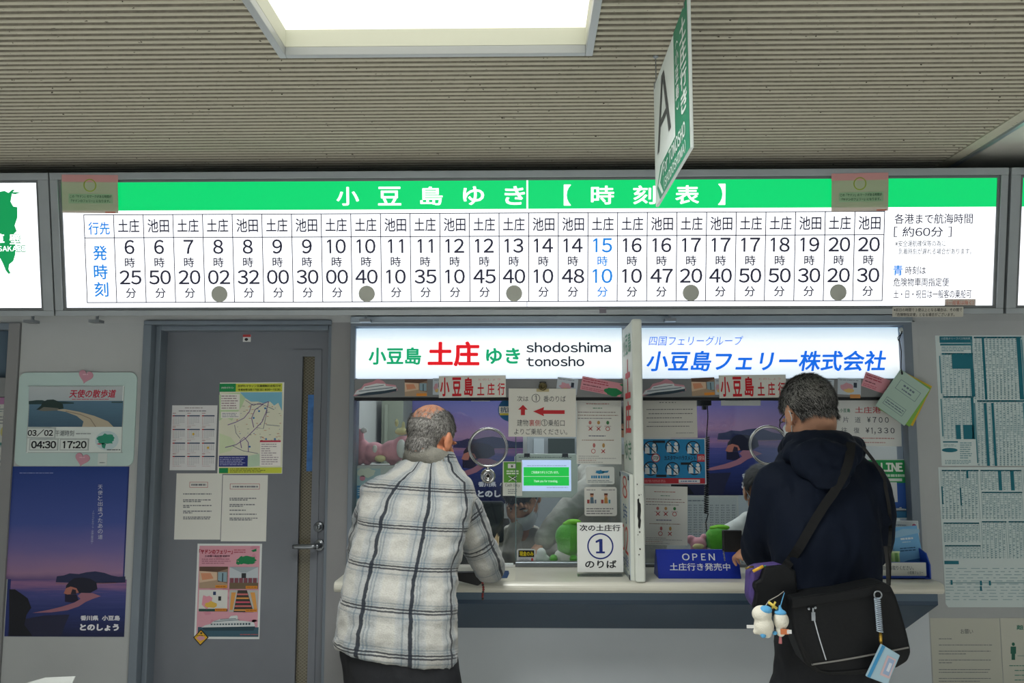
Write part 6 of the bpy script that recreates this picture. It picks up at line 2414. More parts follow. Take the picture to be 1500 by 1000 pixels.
def touch(trees, px, py, off):
    """point on the clothed body under this pixel of the photograph, lifted off the cloth"""
    d = ray(px, py).normalized()
    best = None
    for t in trees:
        loc, n_, _, dist = t.ray_cast(CAM, d)
        if loc is not None and (best is None or dist < best[2]):
            best = (loc, n_, dist)
    if best is None:
        return None
    n_ = best[1] if best[1].dot(d) < 0 else -best[1]
    return best[0] + n_ * off


def ribbon(f, pts, w_, t_, m, wide=None):
    """flat strap along points, lying broadside to the wide axis"""
    P, _ = crom(pts, [0] * len(pts), 5)
    n = len(P)
    vs, fs = [], []
    for i, p in enumerate(P):
        d = (P[min(i + 1, n - 1)] - P[max(i - 1, 0)]).normalized()
        view = (p - CAM).normalized() if wide is None else Vector(wide)
        s = d.cross(view).normalized() * w_ / 2
        u = d.cross(s).normalized() * t_ / 2
        vs += [p - s - u, p + s - u, p + s + u, p - s + u]
    for i in range(n - 1):
        for j in range(4):
            fs.append((i * 4 + j, i * 4 + (j + 1) % 4, i * 4 + 4 + (j + 1) % 4, i * 4 + 4 + j))
    fs += [(3, 2, 1, 0), tuple((n - 1) * 4 + j for j in range(4))]
    f.add(vs, fs, m)


def shoe(f, p, yaw, m):
    R = Matrix.Rotation(yaw, 3, 'Z')
    for c, r in (((0, 0.02, 0.045), (0.042, 0.07, 0.043)), ((0, 0.12, 0.032), (0.046, 0.09, 0.03)), ((0, -0.03, 0.04), (0.04, 0.05, 0.038))):
        f.ball(Vector((p[0], p[1], 0)) + R @ Vector(c), r, m, 16, R)


m_skin = mat('skin', (196, 146, 118), 0.55, vary=0.08, scale=30, bump=0.08, bscale=250)
m_skinr = mat('skin_ruddy', (190, 126, 94), 0.5, vary=0.1, scale=30, bump=0.08, bscale=250)
m_navy = mat('navy_shell', (5, 15, 32), 0.8, spec=0.2, vary=0.1, scale=6, bump=0.1, bscale=30)
m_trou = mat('black_trousers', (18, 20, 25), 0.8, vary=0.15, scale=10, bump=0.15, bscale=60)
m_shoe = mat('shoe_black', (22, 22, 24), 0.45)


def px2m(hw, Y):
    return hw * (Y - CAM.y) / FPX


def rings_from(tab, yaw=0.0):
    out = []
    for py, cx, hw, Y, b in tab:
        out.append((at(cx, py, Y), px2m(hw, Y), b, yaw))
    return out[::-1] if out[0][0].z > out[-1][0].z else out


def head_frame(c, yaw, pitch, roll=0.0):
    """yaw>0 turns to the person's left (towards -x when facing +y); pitch>0 looks down"""
    return Matrix.Translation(c) @ Matrix.Rotation(yaw, 4, 'Z') @ Matrix.Rotation(-pitch, 4, 'X') @ Matrix.Rotation(roll, 4, 'Y')


def legs(f, hip, spread, kneeY, m, rad=(0.098, 0.07, 0.056), top=0.86):
    for s in (-1, 1):
        limb(f, [(hip.x + s * 0.085, hip.y, top), (hip.x + s * 0.1, hip.y + 0.005, top - 0.12), (hip.x + s * spread, kneeY, 0.49), (hip.x + s * spread, hip.y - 0.01, 0.09)], [rad[0], rad[0], rad[1], rad[2]], m)


# ------------------------------------------------------------------ man in the plaid jacket
def plaid_material():
    m = bpy.data.materials.new('plaid_wool')
    m.use_nodes = True
    nt = m.node_tree
    b = nt.nodes['Principled BSDF']
    b.inputs['Roughness'].default_value = 0.92
    b.inputs['Specular IOR Level'].default_value = 0.15
    b.inputs['Sheen Weight'].default_value = 0.25
    at_ = nt.nodes.new('ShaderNodeAttribute')
    at_.attribute_name = 'weave'
    sp = nt.nodes.new('ShaderNodeSeparateXYZ')
    nt.links.new(at_.outputs['Vector'], sp.inputs[0])

    def math_(op, a, b2=None, c=None):
        n = nt.nodes.new('ShaderNodeMath')
        n.operation = op
        for i, v in enumerate((a, b2, c)):
            if v is None:
                continue
            if isinstance(v, (int, float)):
                n.inputs[i].default_value = v
            else:
                nt.links.new(v, n.inputs[i])
        return n.outputs[0]

    tc = nt.nodes.new('ShaderNodeTexCoord')
    nz = nt.nodes.new('ShaderNodeTexNoise')
    nz.inputs['Scale'].default_value = 90
    nz.inputs['Detail'].default_value = 4
    nt.links.new(tc.outputs['Object'], nz.inputs['Vector'])
    jit = math_('MULTIPLY_ADD', nz.outputs['Fac'], 0.004, -0.002)

    def stripe(axis, period, centre, half, soft):
        s = math_('ADD', sp.outputs[axis], jit)
        d = math_('SUBTRACT', s, centre - period / 2)
        d = math_('FLOORED_MODULO', d, period)
        d = math_('ABSOLUTE', math_('SUBTRACT', d, period / 2))
        return math_('SMOOTH_MIN', math_('MAXIMUM', math_('DIVIDE', math_('SUBTRACT', half + soft, d), soft), 0.0), 1.0, 0.05)

    def mix(fac, a, c):
        n = nt.nodes.new('ShaderNodeMix')
        n.data_type = 'RGBA'
        nt.links.new(fac, n.inputs[0])
        if isinstance(a, tuple):
            n.inputs[6].default_value = (*lin(a), 1)
        else:
            nt.links.new(a, n.inputs[6])
        n.inputs[7].default_value = (*lin(c), 1)
        return n.outputs[2]

    PU, PV = 0.125, 0.128
    c = mix(math_('MULTIPLY', stripe('X', PU, 0.0, 0.03, 0.012), 0.42), (168, 169, 166), (112, 118, 122))
    c = mix(math_('MULTIPLY', stripe('Y', PV, 0.0, 0.03, 0.012), 0.36), c, (112, 118, 122))
    c = mix(math_('MULTIPLY', stripe('X', PU, PU / 2, 0.02, 0.006), 0.25), c, (160, 152, 136))
    for off in (0.02, -0.02, 0.012):
        c = mix(math_('MULTIPLY', stripe('X', PU, off, 0.0012, 0.002), 0.4), c, (54, 80, 96))
        c = mix(math_('MULTIPLY', stripe('Y', PV, off, 0.0012, 0.002), 0.35), c, (54, 80, 96))
    c = mix(math_('MULTIPLY', stripe('Y', PV, 0.0045, 0.0018, 0.0014), 0.9), c, (30, 34, 42))
    c = mix(math_('MULTIPLY', stripe('Y', PV, -0.0045, 0.0018, 0.0014), 0.9), c, (30, 34, 42))
    c = mix(math_('MULTIPLY', stripe('X', PU, 0.0, 0.0042, 0.0018), 0.94), c, (24, 30, 40))
    nz2 = nt.nodes.new('ShaderNodeTexNoise')
    nz2.inputs['Scale'].default_value = 220
    nz2.inputs['Detail'].default_value = 3
    nt.links.new(tc.outputs['Object'], nz2.inputs['Vector'])
    hs = nt.nodes.new('ShaderNodeHueSaturation')
    nt.links.new(math_('MULTIPLY_ADD', nz2.outputs['Fac'], 0.45, 0.76), hs.inputs['Value'])
    nt.links.new(c, hs.inputs['Color'])
    nt.links.new(hs.outputs[0], b.inputs['Base Color'])
    bp = nt.nodes.new('ShaderNodeBump')
    bp.inputs['Strength'].default_value = 0.45
    bp.inputs['Distance'].default_value = 0.003
    nt.links.new(nz2.outputs['Fac'], bp.inputs['Height'])
    nt.links.new(bp.outputs[0], b.inputs['Normal'])
    return m


def weave(o, spine, halfs, arms):
    """cloth coordinates: across and along the back panel or the sleeve"""
    me = o.data
    off = LOC[o]
    at_ = me.attributes.new('weave', 'FLOAT_VECTOR', 'POINT')
    buf = []

    def near(P, p):
        best = None
        run = 0.0
        for i in range(len(P) - 1):
            d = P[i + 1] - P[i]
            L = d.length
            t = max(0, min(1, (p - P[i]).dot(d) / (L * L)))
            q = P[i] + d * t
            e = (p - q).length
            if best is None or e < best[0]:
                best = (e, run + L * t, q, d.normalized(), i, t)
            run += L
        return best

    arc = [0.0]
    for i in range(len(spine) - 1):
        arc.append(arc[-1] + (spine[i + 1] - spine[i]).length)
    for v in me.vertices:
        p = v.co + off
        i = 0
        while i < len(spine) - 2 and p.z > spine[i + 1].z:
            i += 1
        t = (p.z - spine[i].z) / (spine[i + 1].z - spine[i].z)
        q = spine[i].lerp(spine[i + 1], t)
        s = arc[i] + (arc[i + 1] - arc[i]) * t
        hw = halfs[i] + (halfs[i + 1] - halfs[i]) * max(0, min(1, t))
        r = p - q
        score = math.hypot(r.x / hw, (r.y) / 0.13)
        res = None
        for P, rad in arms:
            e2, s2, q2, d2, i2, t2 = near(P, p)
            rr = rad[i2] + (rad[i2 + 1] - rad[i2]) * t2
            if e2 / rr < 1.3 and s2 > 0.05:
                r2 = p - q2
                x = Vector((1, 0, 0)) - d2 * d2.x
                x.normalize()
                y_ = d2.cross(x)
                res = (math.atan2(r2.dot(y_), r2.dot(x)) * rr + 0.09, s2 + 0.035)
        if res is None:
            ang = math.atan2(r.x / hw, -r.y / 0.13)
            res = (ang * 0.19 * 0.80 - 0.048, s - 0.036 + 0.10 * ang * 0.19 * (1.0 - 0.6 * min(1, s / 0.7)))
        buf += [res[0], res[1], 0.0]
    at_.data.foreach_set('vector', buf)


A_ = thing('person', at(588, 960, -0.8) * 1.0, 'man in a grey plaid wool jacket leaning over the left ticket counter', 'person')
tab = [(962, 580, 88, -0.80, 0.128), (925, 581, 86, -0.79, 0.128), (880, 584, 83, -0.77, 0.122), (840, 589, 81, -0.74, 0.118), (800, 598, 80, -0.71, 0.118), (760, 606, 82, -0.68, 0.116),
       (728, 613, 82, -0.655, 0.108), (704, 619, 70, -0.635, 0.09), (687, 625, 50, -0.615, 0.072), (672, 630, 37, -0.60, 0.060), (661, 632, 34, -0.59, 0.055)]
RG = rings_from(tab, 0.06)
armR = [at(664, 718, -0.635), at(681, 752, -0.60), at(700, 795, -0.55), at(717, 830, -0.49), at(713, 826, -0.38), at(705, 815, -0.29)]
radR = [0.068, 0.066, 0.061, 0.055, 0.048, 0.043]
armL = [at(561, 722, -0.66), at(545, 758, -0.63), at(535, 796, -0.58), at(532, 818, -0.53), at(538, 826, -0.42), at(545, 826, -0.33)]
radL = [0.066, 0.064, 0.058, 0.053, 0.047, 0.042]
HA = at(632, 642, -0.56)
MA = head_frame(HA, -0.46, 0.32, 0.04)
f = MB()
head_shape(f, MA, m_skinr)
limb(f, [MA @ Vector((0, -0.035, -0.06)), at(634, 676, -0.595), at(624, 715, -0.64)], [0.056, 0.06, 0.072], m_skinr)
torso(f, [(c, a * 0.72, b * 0.72, q) for c, a, b, q in RG[:-2]], m_skinr)
limb(f, armR, [r * 0.6 for r in radR], m_skinr)
limb(f, armL, [r * 0.6 for r in radL], m_skinr)
wr = armR[-1] + (armR[-1] - armR[-2]).normalized() * 0.02
hand(f, wr, (0.12, 1, 0.05), (0.75, -0.1, 0.65), m_skinr, 0.75, -1, 0.95)
wl = Vector((armL[-1].x, armL[-1].y + 0.02, ZC + 0.036))
hand(f, wl, (0.25, 1, -0.04), (0, 0, 1), m_skinr, 0.08, 1, 0.95)
legs(f, at(588, 960, -0.80), 0.105, -0.77, m_skinr, (0.07, 0.05, 0.04))
meld(f, 'body', A_, m_skinr, 0.0042, 3)
face_bits(A_, MA, mat('brow_grey', (80, 78, 76), 0.8))
# jacket
f = MB()
torso(f, RG, m_skin)
limb(f, armR, radR, m_skin)
limb(f, armL, radL, m_skin)
f.ball(at(668, 722, -0.635), (0.07, 0.08, 0.06), m_skin, 16)
f.ball(at(556, 724, -0.66), (0.07, 0.08, 0.06), m_skin, 16)
jk = meld(f, 'jacket', A_, plaid_material(), 0.008, 8)
crumple(jk, 0.012, 9, (0.8, 1, 1.5), 3.1)
crumple(jk, 0.004, 26, (1, 1, 1.3), 7.7)
# hem dips to the right: lean the lowest part
for v in jk.data.vertices:
    z = v.co.z
    if z < 0.09:
        v.co.z += (-(v.co.x) * 0.16) * (1 - z / 0.09)
weave(jk, [r[0] for r in RG], [r[1] for r in RG], [(armR, radR), (armL, radL)])
# stand-up collar
f = MB()
cc = [(677, 629, 40, -0.603, 0.07), (660, 631, 35.5, -0.59, 0.068)]
prev = []
vs, fs = [], []
n_ = 40
for py, cx, hw, Y, b in cc:
    c = at(cx, py, Y)
    for sgn in (1.0, 0.9):
        for j in range(n_):
            t = 2 * math.pi * j / n_
            vs.append((c.x + px2m(hw, Y) * sgn * math.cos(t), c.y + b * sgn * math.sin(t), c.z + (-0.02 * math.sin(t) - 0.022 * math.cos(t) if py < 670 else -0.008 * math.cos(t))))
for j in range(n_):
    k = (j + 1) % n_
    fs += [(j, k, 2 * n_ + k, 2 * n_ + j), (n_ + j, 3 * n_ + j, 3 * n_ + k, n_ + k), (2 * n_ + j, 2 * n_ + k, 3 * n_ + k, 3 * n_ + j), (j, n_ + j, n_ + k, k)]
f.add(vs, fs, mat('collar_wool', (118, 116, 108), 0.9, vary=0.2, scale=40, bump=0.3, bscale=200))
f.build('collar', A_, smooth=True)
# trousers
f = MB()
torso(f, rings_from([(1030, 592, 80, -0.8, 0.115), (990, 590, 83, -0.8, 0.118), (955, 584, 82, -0.8, 0.118), (925, 583, 78, -0.79, 0.112)], 0.06), m_trou)
hp = at(590, 990, -0.80)
legs(f, Vector((hp.x, hp.y, 0)), 0.105, -0.77, m_trou, (0.098, 0.08, 0.072), 0.72)
o = meld(f, 'trousers', A_, m_trou, 0.009, 6)
crumple(o, 0.01, 10, (1, 1, 0.7), 1.3)
for s in (-1, 1):
    f = MB()
    shoe(f, (hp.x + s * 0.105, -0.83), 0.0, m_shoe)
    meld(f, 'shoe', A_, m_shoe, 0.006, 4)
# cropped grey hair, thin on the crown
hA = [mat('hair_grey', (88, 85, 82), 0.9), mat('hair_dark', (62, 60, 58), 0.7), mat('hair_mid', (104, 101, 98), 0.7), mat('hair_light', (164, 161, 156), 0.7)]


def bald(p):
    d = math.hypot(p.x / 0.05, (p.y + 0.042) / 0.085)
    return 1.0 if p.z < 0.04 else max(0.08, min(1.0, (d - 0.45) * 1.5))


def keepA(p):
    if p.z > 0.045 and math.hypot(p.x / 0.05, (p.y + 0.042) / 0.085) < 1.0 + 0.2 * noise.noise(p * 90):
        return False
    if p.y > 0.035:
        return p.z > 0.055 + 0.006 * noise.noise(p * 80) and p.y < 0.08
    if p.y > -0.035:
        return p.z > 0.012 + 0.3 * max(0, p.y)
    return p.z > -0.078 + 0.25 * abs(p.x)


make_hair(A_, MA, hA, keepA, 0.003, 30000, 0.016, 4, None, lift=0.3)
# thin strands over the crown
make_hair(A_, MA, [m_skinr] + hA[1:], lambda p: p.z > 0.03 and math.hypot(p.x / 0.05, (p.y + 0.042) / 0.085) < 1.35, 0.002, 5000, 0.013, 9, bald, lift=0.05, cap=False)

# banknotes in his right hand and the red strap
t = thing('banknotes', wr + Vector((0, 0.1, 0)), 'folded cream banknotes held over the counter by the man in plaid', 'banknotes')
f = MB()
p0 = wr + Vector((0.03, 0.07, -0.005))
tip = at(728, 787, -0.24)
for k, (dz, mm) in enumerate(((0.0, '#cdbf98'), (0.006, '#b8a67c'), (0.011, '#d8d0b4'))):
    a = p0 + Vector((0, 0, dz * 0.3))
    b_ = tip + Vector((0.004 * k, 0.0, -dz))
    s = Vector((0.0, 0.05, 0.028))
    f.add([a - s * 0.5, b_ - s * 0.5, b_ + s * 0.5, a + s * 0.5, a - s * 0.5 + Vector((0, 0, .0008)), b_ - s * 0.5 + Vector((0, 0, .0008)), b_ + s * 0.5 + Vector((0, 0, .0008)), a + s * 0.5 + Vector((0, 0, .0008))],
          [(0, 1, 2, 3), (7, 6, 5, 4), (0, 4, 5, 1), (1, 5, 6, 2), (2, 6, 7, 3), (3, 7, 4, 0)], mm)
f.build('note', t)
t = thing('pouch', at(692, 848, -0.40), 'black pouch with a red beaded strap under the plaid sleeve at the counter edge', 'pouch')
f = MB()
f.prism([at(664, 838, -0.40), at(706, 838, -0.40), at(708, 852, -0.40), at(700, 858, -0.40), at(668, 850, -0.40)], (0, 0.03, 0), m_black)
f.build('pouch_body', t, bevel=0.004)
f = MB()
g = random.Random(2)
m_bead = mat('bead_red', (150, 60, 58), 0.5)
m_bead2 = mat('bead_dark', (92, 70, 66), 0.5)
for i in range(13):
    f.ball(at(707.5 + 0.7 * math.sin(i), 836 + 3.4 * i, -0.405), (0.0045, 0.0045, 0.0052), m_bead if i % 3 else m_bead2, 10)
f.build('strap', t, smooth=True)

# ------------------------------------------------------------------ man in the navy anorak
B_ = thing('person', at(1213, 960, -0.82), 'man in a navy hooded anorak standing at the right ticket window', 'person')
tab = [(905, 1212, 72, -0.81, 0.125), (880, 1212, 72, -0.81, 0.13), (845, 1211, 73, -0.805, 0.13), (800, 1207, 77, -0.80, 0.13), (760, 1204, 80, -0.79, 0.128), (722, 1203, 82, -0.775, 0.12), (694, 1203, 78, -0.76, 0.105),
       (674, 1202, 64, -0.745, 0.09), (657, 1199, 50, -0.73, 0.078), (643, 1196, 43, -0.715, 0.072), (634, 1195, 41, -0.70, 0.068)]
RB = rings_from(tab, 0.05)
bl_ = [at(1139, 708, -0.775), at(1129, 745, -0.74), at(1115, 785, -0.68), at(1113, 806, -0.61), at(1112, 812, -0.5), at(1106, 813, -0.43)]
rbl = [0.072, 0.07, 0.064, 0.06, 0.052, 0.046]
br_ = [at(1268, 708, -0.775), at(1277, 745, -0.755), at(1278, 785, -0.71), at(1268, 815, -0.64), at(1245, 815, -0.52), at(1228, 812, -0.44)]
rbr = [0.072, 0.07, 0.064, 0.058, 0.05, 0.045]
HB = at(1184, 604, -0.66)
MBm = head_frame(HB, 0.22, 0.42, -0.03)
f = MB()
head_shape(f, MBm, m_skin)
limb(f, [MBm @ Vector((0, -0.04, -0.055)), at(1193, 650, -0.71), at(1200, 690, -0.75)], [0.058, 0.060, 0.075], m_skin)
torso(f, [(c, a * 0.72, b * 0.72, q) for c, a, b, q in RB[:-2]], m_skin)
limb(f, bl_, [r * 0.6 for r in rbl], m_skin)
limb(f, br_, [r * 0.6 for r in rbr], m_skin)
wl = bl_[-1] + Vector((-0.004, 0.015, 0.0))
hand(f, wl, (-0.3, 1.0, 0.0), (-0.45, -0.1, 0.8), m_skin, 0.5, 1, 0.95)
wr2 = br_[-1] + Vector((-0.01, 0.02, 0.0))
hand(f, wr2, (-0.7, 0.8, -0.05), (0.2, 0, 1), m_skin, 0.4, -1, 0.95)
legs(f, at(1213, 990, -0.81), 0.1, -0.79, m_skin, (0.07, 0.05, 0.04), 0.8)
meld(f, 'body', B_, m_skin, 0.0042, 3)
face_bits(B_, MBm, m_black)
f = MB()
torso(f, RB, m_navy)
limb(f, bl_, rbl, m_navy)
limb(f, br_, rbr, m_navy)
f.ball(at(1141, 712, -0.775), (0.07, 0.085, 0.065), m_navy, 16)
f.ball(at(1266, 712, -0.775), (0.07, 0.085, 0.065), m_navy, 16)
jb = meld(f, 'anorak', B_, m_navy, 0.008, 7)
crumple(jb, 0.014, 7, (1.5, 1, 0.6), 11.3)
crumple(jb, 0.003, 18, (1.5, 1, 0.6), 5.2)
f = MB()
P, r = crom([at(1150, 662, -0.66), at(1158, 652, -0.74), at(1178, 647, -0.80), at(1202, 647, -0.82), at(1228, 648, -0.80), at(1250, 654, -0.74), at(1256, 664, -0.66)], [0.028, 0.034, 0.036, 0.036, 0.037, 0.036, 0.028], 5)
f.tube(P, r, m_navy, 14)
Rh = Matrix.Rotation(0.12, 3, 'Y')
f.ball(at(1206, 676, -0.865), (0.105, 0.034, 0.07), m_navy, 20, Rh)
f.ball(at(1214, 698, -0.885), (0.07, 0.026, 0.045), m_navy, 20, Rh)
f.ball(at(1240, 664, -0.82), (0.05, 0.05, 0.045), m_navy, 16)
f.ball(at(1168, 664, -0.82), (0.05, 0.05, 0.04), m_navy, 16)
hd = meld(f, 'hood', B_, m_navy, 0.007, 5)
crumple(hd, 0.012, 14, (1, 1, 0.8), 2.2)
f = MB()
torso(f, rings_from([(1030, 1210, 68, -0.81, 0.115), (980, 1211, 71, -0.81, 0.12), (930, 1211, 70, -0.81, 0.118), (890, 1211, 68, -0.81, 0.112)], 0.05), m_trou)
hp = at(1211, 990, -0.81)
legs(f, Vector((hp.x, hp.y, 0)), 0.092, -0.78, m_trou, (0.094, 0.078, 0.07), 0.74)
o = meld(f, 'trousers', B_, m_trou, 0.009, 6)
crumple(o, 0.01, 10, (1, 1, 0.7), 4.3)
for s in (-1, 1):
    f = MB()
    shoe(f, (hp.x + s * 0.092, -0.84), 0.0, m_shoe)
    meld(f, 'shoe', B_, m_shoe, 0.006, 4)
hB = [mat('hair_black', (38, 37, 38), 0.8), mat('hair_ink', (28, 28, 30), 0.6), mat('hair_dark', (62, 60, 58), 0.7), mat('hair_silver', (168, 166, 162), 0.7), mat('hair_ink2', (40, 40, 43), 0.6)]


def keepB(p):
    if p.y > 0.04:
        return p.z > 0.045 + 0.008 * noise.noise(p * 60) and p.y < 0.1
    if p.y > -0.03:
        return p.z > 0.008 + 0.2 * max(0, p.y)
    return p.z > -0.055 + 0.2 * abs(p.x)


make_hair(B_, MBm, hB, keepB, 0.010, 26000, 0.022, 6, None, comb=(0.1, -0.5, -0.9), lift=0.3)
# glasses and mask
f = MB()
q = lambda x, y_, z: MBm @ Vector((x, y_, z))
m_gl = mat('glasses_black', (24, 24, 26), 0.35)
for s in (-1, 1):
    f.tube([q(0.062 * s, 0.085, 0.0), q(0.075 * s, 0.06, 0.003), q(0.08 * s, 0.0, 0.006), q(0.081 * s, -0.02, -0.004), q(0.08 * s, -0.03, -0.016)], 0.0022, m_gl, 8)
    f.tube([q(0.035 * s + 0.024 * math.cos(t), 0.1 - 0.15 * abs(0.024 * math.cos(t) * s + 0.0) * 0.3, -0.006 + 0.019 * math.sin(t)) for t in [2 * math.pi * i / 24 for i in range(24)]], 0.0017, m_gl, 8, closed=True)
f.tube([q(-0.012, 0.102, -0.002), q(0, 0.106, 0.0), q(0.012, 0.102, -0.002)], 0.0017, m_gl, 8)
f.build('glasses', B_, smooth=True)


def mask_on(parent, Mh, name='mask'):
    m_mask = mat('mask_white', (208, 214, 216), 0.8)
    f = MB()
    vs, fs = [], []
    n, k = 17, 8
    for i in range(k):
        z = -0.018 - 0.092 * i / (k - 1)
        for j in range(n):
            t = -1 + 2 * j / (n - 1)
            x = 0.066 * math.sin(t * 1.35) / math.sin(1.35) * (1 - 0.10 * (i / (k - 1)) ** 2)
            d = 0.048 + 0.074 * max(0.0, 1 - t * t) ** 0.8
            d -= 0.012 * ((i - 3) / 4) ** 2 * (1 - abs(t))
            vs.append(Mh @ Vector((x, d + 0.0025 * math.cos(i * 2.6), z)))
    nn = len(vs)
    c = Mh @ Vector((0, 0, -0.05))
    vs += [v + (c - v).normalized() * 0.002 for v in vs]
    for i in range(k - 1):
        for j in range(n - 1):
            a = i * n + j
            fs += [(a, a + 1, a + n + 1, a + n), (nn + a, nn + a + n, nn + a + n + 1, nn + a + 1)]
    f.add(vs, fs, m_mask)
    for s in (-1, 1):
        f.tube([Mh @ Vector(p) for p in ((0.066 * s, 0.05, -0.022), (0.078 * s, 0.012, 0.0), (0.084 * s, -0.012, 0.008), (0.087 * s, -0.03, -0.008), (0.083 * s, -0.025, -0.03), (0.075 * s, 0.005, -0.05), (0.062 * s, 0.046, -0.1))], 0.0016, m_mask, 6)
    return f.build(name, parent, smooth=True)


mask_on(B_, MBm)
# wallet in his left hand
t = thing('wallet', at(1071, 805, -0.36), 'black wallet with a dangling chain held up beside the blue OPEN sign', 'wallet')
f = MB()
pa, pb = at(1058.5, 808, -0.335), at(1086, 776, -0.335)
f.box((pa.x, -0.345, pa.z), (pb.x, -0.327, pb.z), m_black)
f.build('wallet_body', t, bevel=0.004)
f = MB()
for i in range(5):
    p = at(1060 + 0.4 * i, 808 + 3.0 * i, -0.345)
    f.lathe(p, (0.3 if i % 2 else 1, 0.2, 0.3), [(-0.0015, 0.004), (0.0015, 0.004)], m_steel, 10)
f.build('chain', t)

# black messenger bag at his right hip
tr = bvh(jb, hd, o)
m_bag = mat('bag_black', (9, 11, 14), 0.6, spec=0.25, vary=0.2, scale=10, bump=0.12, bscale=80)
m_bagt = mat('bag_trim', (8, 8, 9), 0.7)
Yb = -1.075
outl = [(1159, 876), (1196, 870), (1234, 866), (1270, 858), (1295, 853), (1306, 857), (1314, 874), (1322, 899), (1330, 928), (1336, 955), (1331, 969), (1316, 978), (1298, 984), (1256, 989), (1217, 990), (1194, 985), (1180, 970), (1172, 952), (1164, 930), (1160, 908)]
t = thing('shoulder_bag', at(1250, 990, Yb), 'black messenger bag hanging on the back of the man in navy', 'bag')
f = MB().prism([at(x, y_, Yb) for x, y_ in outl], (0, 0.10, 0), m_bag)
bag = f.build('bag_body', t, bevel=0.018, seg=4)
BGs = wallsurf(Yb)
f = MB()
flap = [(1159.5, 877), (1234, 867), (1296, 854), (1305, 858), (1306, 866), (1262, 876), (1210, 883), (1161, 891)]
f.prism([at(x, y_, Yb - 0.007) for x, y_ in flap], (0, 0.012, 0), m_bag)
f.build('flap', t, bevel=0.003)
def zipper(name, pts, w_, m):
    f = MB()
    ribbon(f, [at(x, y_, Yb - 0.002) for x, y_ in pts], w_, 0.004, m)
    return f.build(name, t)
zipper('zip', [(1193, 908), (1200, 934), (1210, 966)], 0.003, m_steel)
zipper('piping', [(1189, 973), (1230, 967), (1280, 958), (1331, 948)], 0.0045, mat('piping_grey', (128, 126, 122), 0.4, metal=0.4))
zipper('flap_seam', [(1167, 925), (1180, 955), (1196, 978), (1220, 984), (1290, 978)], 0.002, m_bagt)
f = MB()
f.box(at(1189, 909, Yb - 0.006), at(1193.5, 896, Yb - 0.002), m_steel).tube([at(1191, 896, Yb - 0.004), at(1191, 890, Yb - 0.004)], 0.003, m_steel, 8)
f.build('zip_pull', t)
for x, y_ in ((1184.5, 891), (1194, 889.5)):
    MB().lathe(at(x, y_, Yb - 0.001), (0, -1, 0), [(0, 0.004), (0.004, 0.0035), (0.005, 0.001)], m_steel, 12).build('rivet', t)
f = MB()
cc_ = at(1286, 871, Yb - 0.014)
f.tube([(cc_.x + 0.0105 * math.cos(q_), cc_.y, cc_.z + 0.0105 * math.sin(q_)) for q_ in [2 * math.pi * i / 20 for i in range(20)]], 0.0022, m_steel, 8, closed=True)
f.build('ring', t, smooth=True)
# its thin strap over the right shoulder
f = MB()
pts = []
for x, y_ in ((1262, 656), (1278, 672), (1289, 692), (1296, 718), (1300, 745), (1302, 772)):
    p = touch(tr, x, y_, 0.006)
    if p is not None:
        pts.append(p)
pts += [at(1303, 800, Yb + 0.1), at(1303, 828, Yb + 0.06), at(1302, 857, Yb + 0.04)]
ribbon(f, pts, 0.010, 0.003, m_bagt)
f.build('strap', t)
f = MB()
ribbon(f, [at(1297, 800, Yb + 0.09), at(1300, 828, Yb + 0.05), at(1301, 856, Yb + 0.03)], 0.010, 0.003, m_bagt)
f.build('strap_end', t)

# coil and pass case
t = thing('pass_case', at(1290, 1000, Yb - 0.03), 'light blue pass case on a clear spiral cord hanging from the black bag', 'pass case')
f = MB()
pts = []
pa, pb = at(1285, 876, Yb - 0.022), at(1289, 925, Yb - 0.024)
for i in range(240):
    s = i / 239
    q_ = 2 * math.pi * s * 17
    pts.append(pa.lerp(pb, s) + Vector((0.0075 * math.cos(q_), 0.0075 * math.sin(q_), 0)))
f.tube(pts, 0.0016, mat('coil_clear', (168, 182, 196), 0.25), 6)
f.build('coil', t, smooth=True)
MB().tube([at(1289, 925, Yb - 0.024), at(1290, 930, Yb - 0.024), at(1290, 938, Yb - 0.024), at(1291, 943, Yb - 0.024)], [0.003, 0.005, 0.005, 0.003], mat('brass', (176, 140, 60), 0.3, metal=0.9), 10).build('clasp', t, smooth=True)
CSf = wallsurf(Yb - 0.034)
T = Sheet(CSf, t=0.012)
T.basepoly([(1289.5, 942), (1316, 958), (1298, 1001), (1267, 989)], mat('case_blue', (150, 178, 192), 0.4))
T.b.build('case', t, bevel=0.002)
T = Sheet(CSf, t=0.0, lift=0.0124)
T.poly([(1289.5, 942.5), (1294, 945), (1272, 990.5), (1267.5, 988.5)], mat('case_edge', (44, 130, 178), 0.4))
T.poly([(1297, 957.5), (1310, 964), (1300, 992), (1286, 986)], '#c0a8ac', 1)
T.poly([(1299, 961), (1307.5, 965.5), (1299, 988), (1290, 984)], '#8ca0bc', 2)
T.poly([(1300, 968), (1304, 970), (1299, 982), (1295, 980)], '#c4c8d0', 3)
T.done('card_window', t)

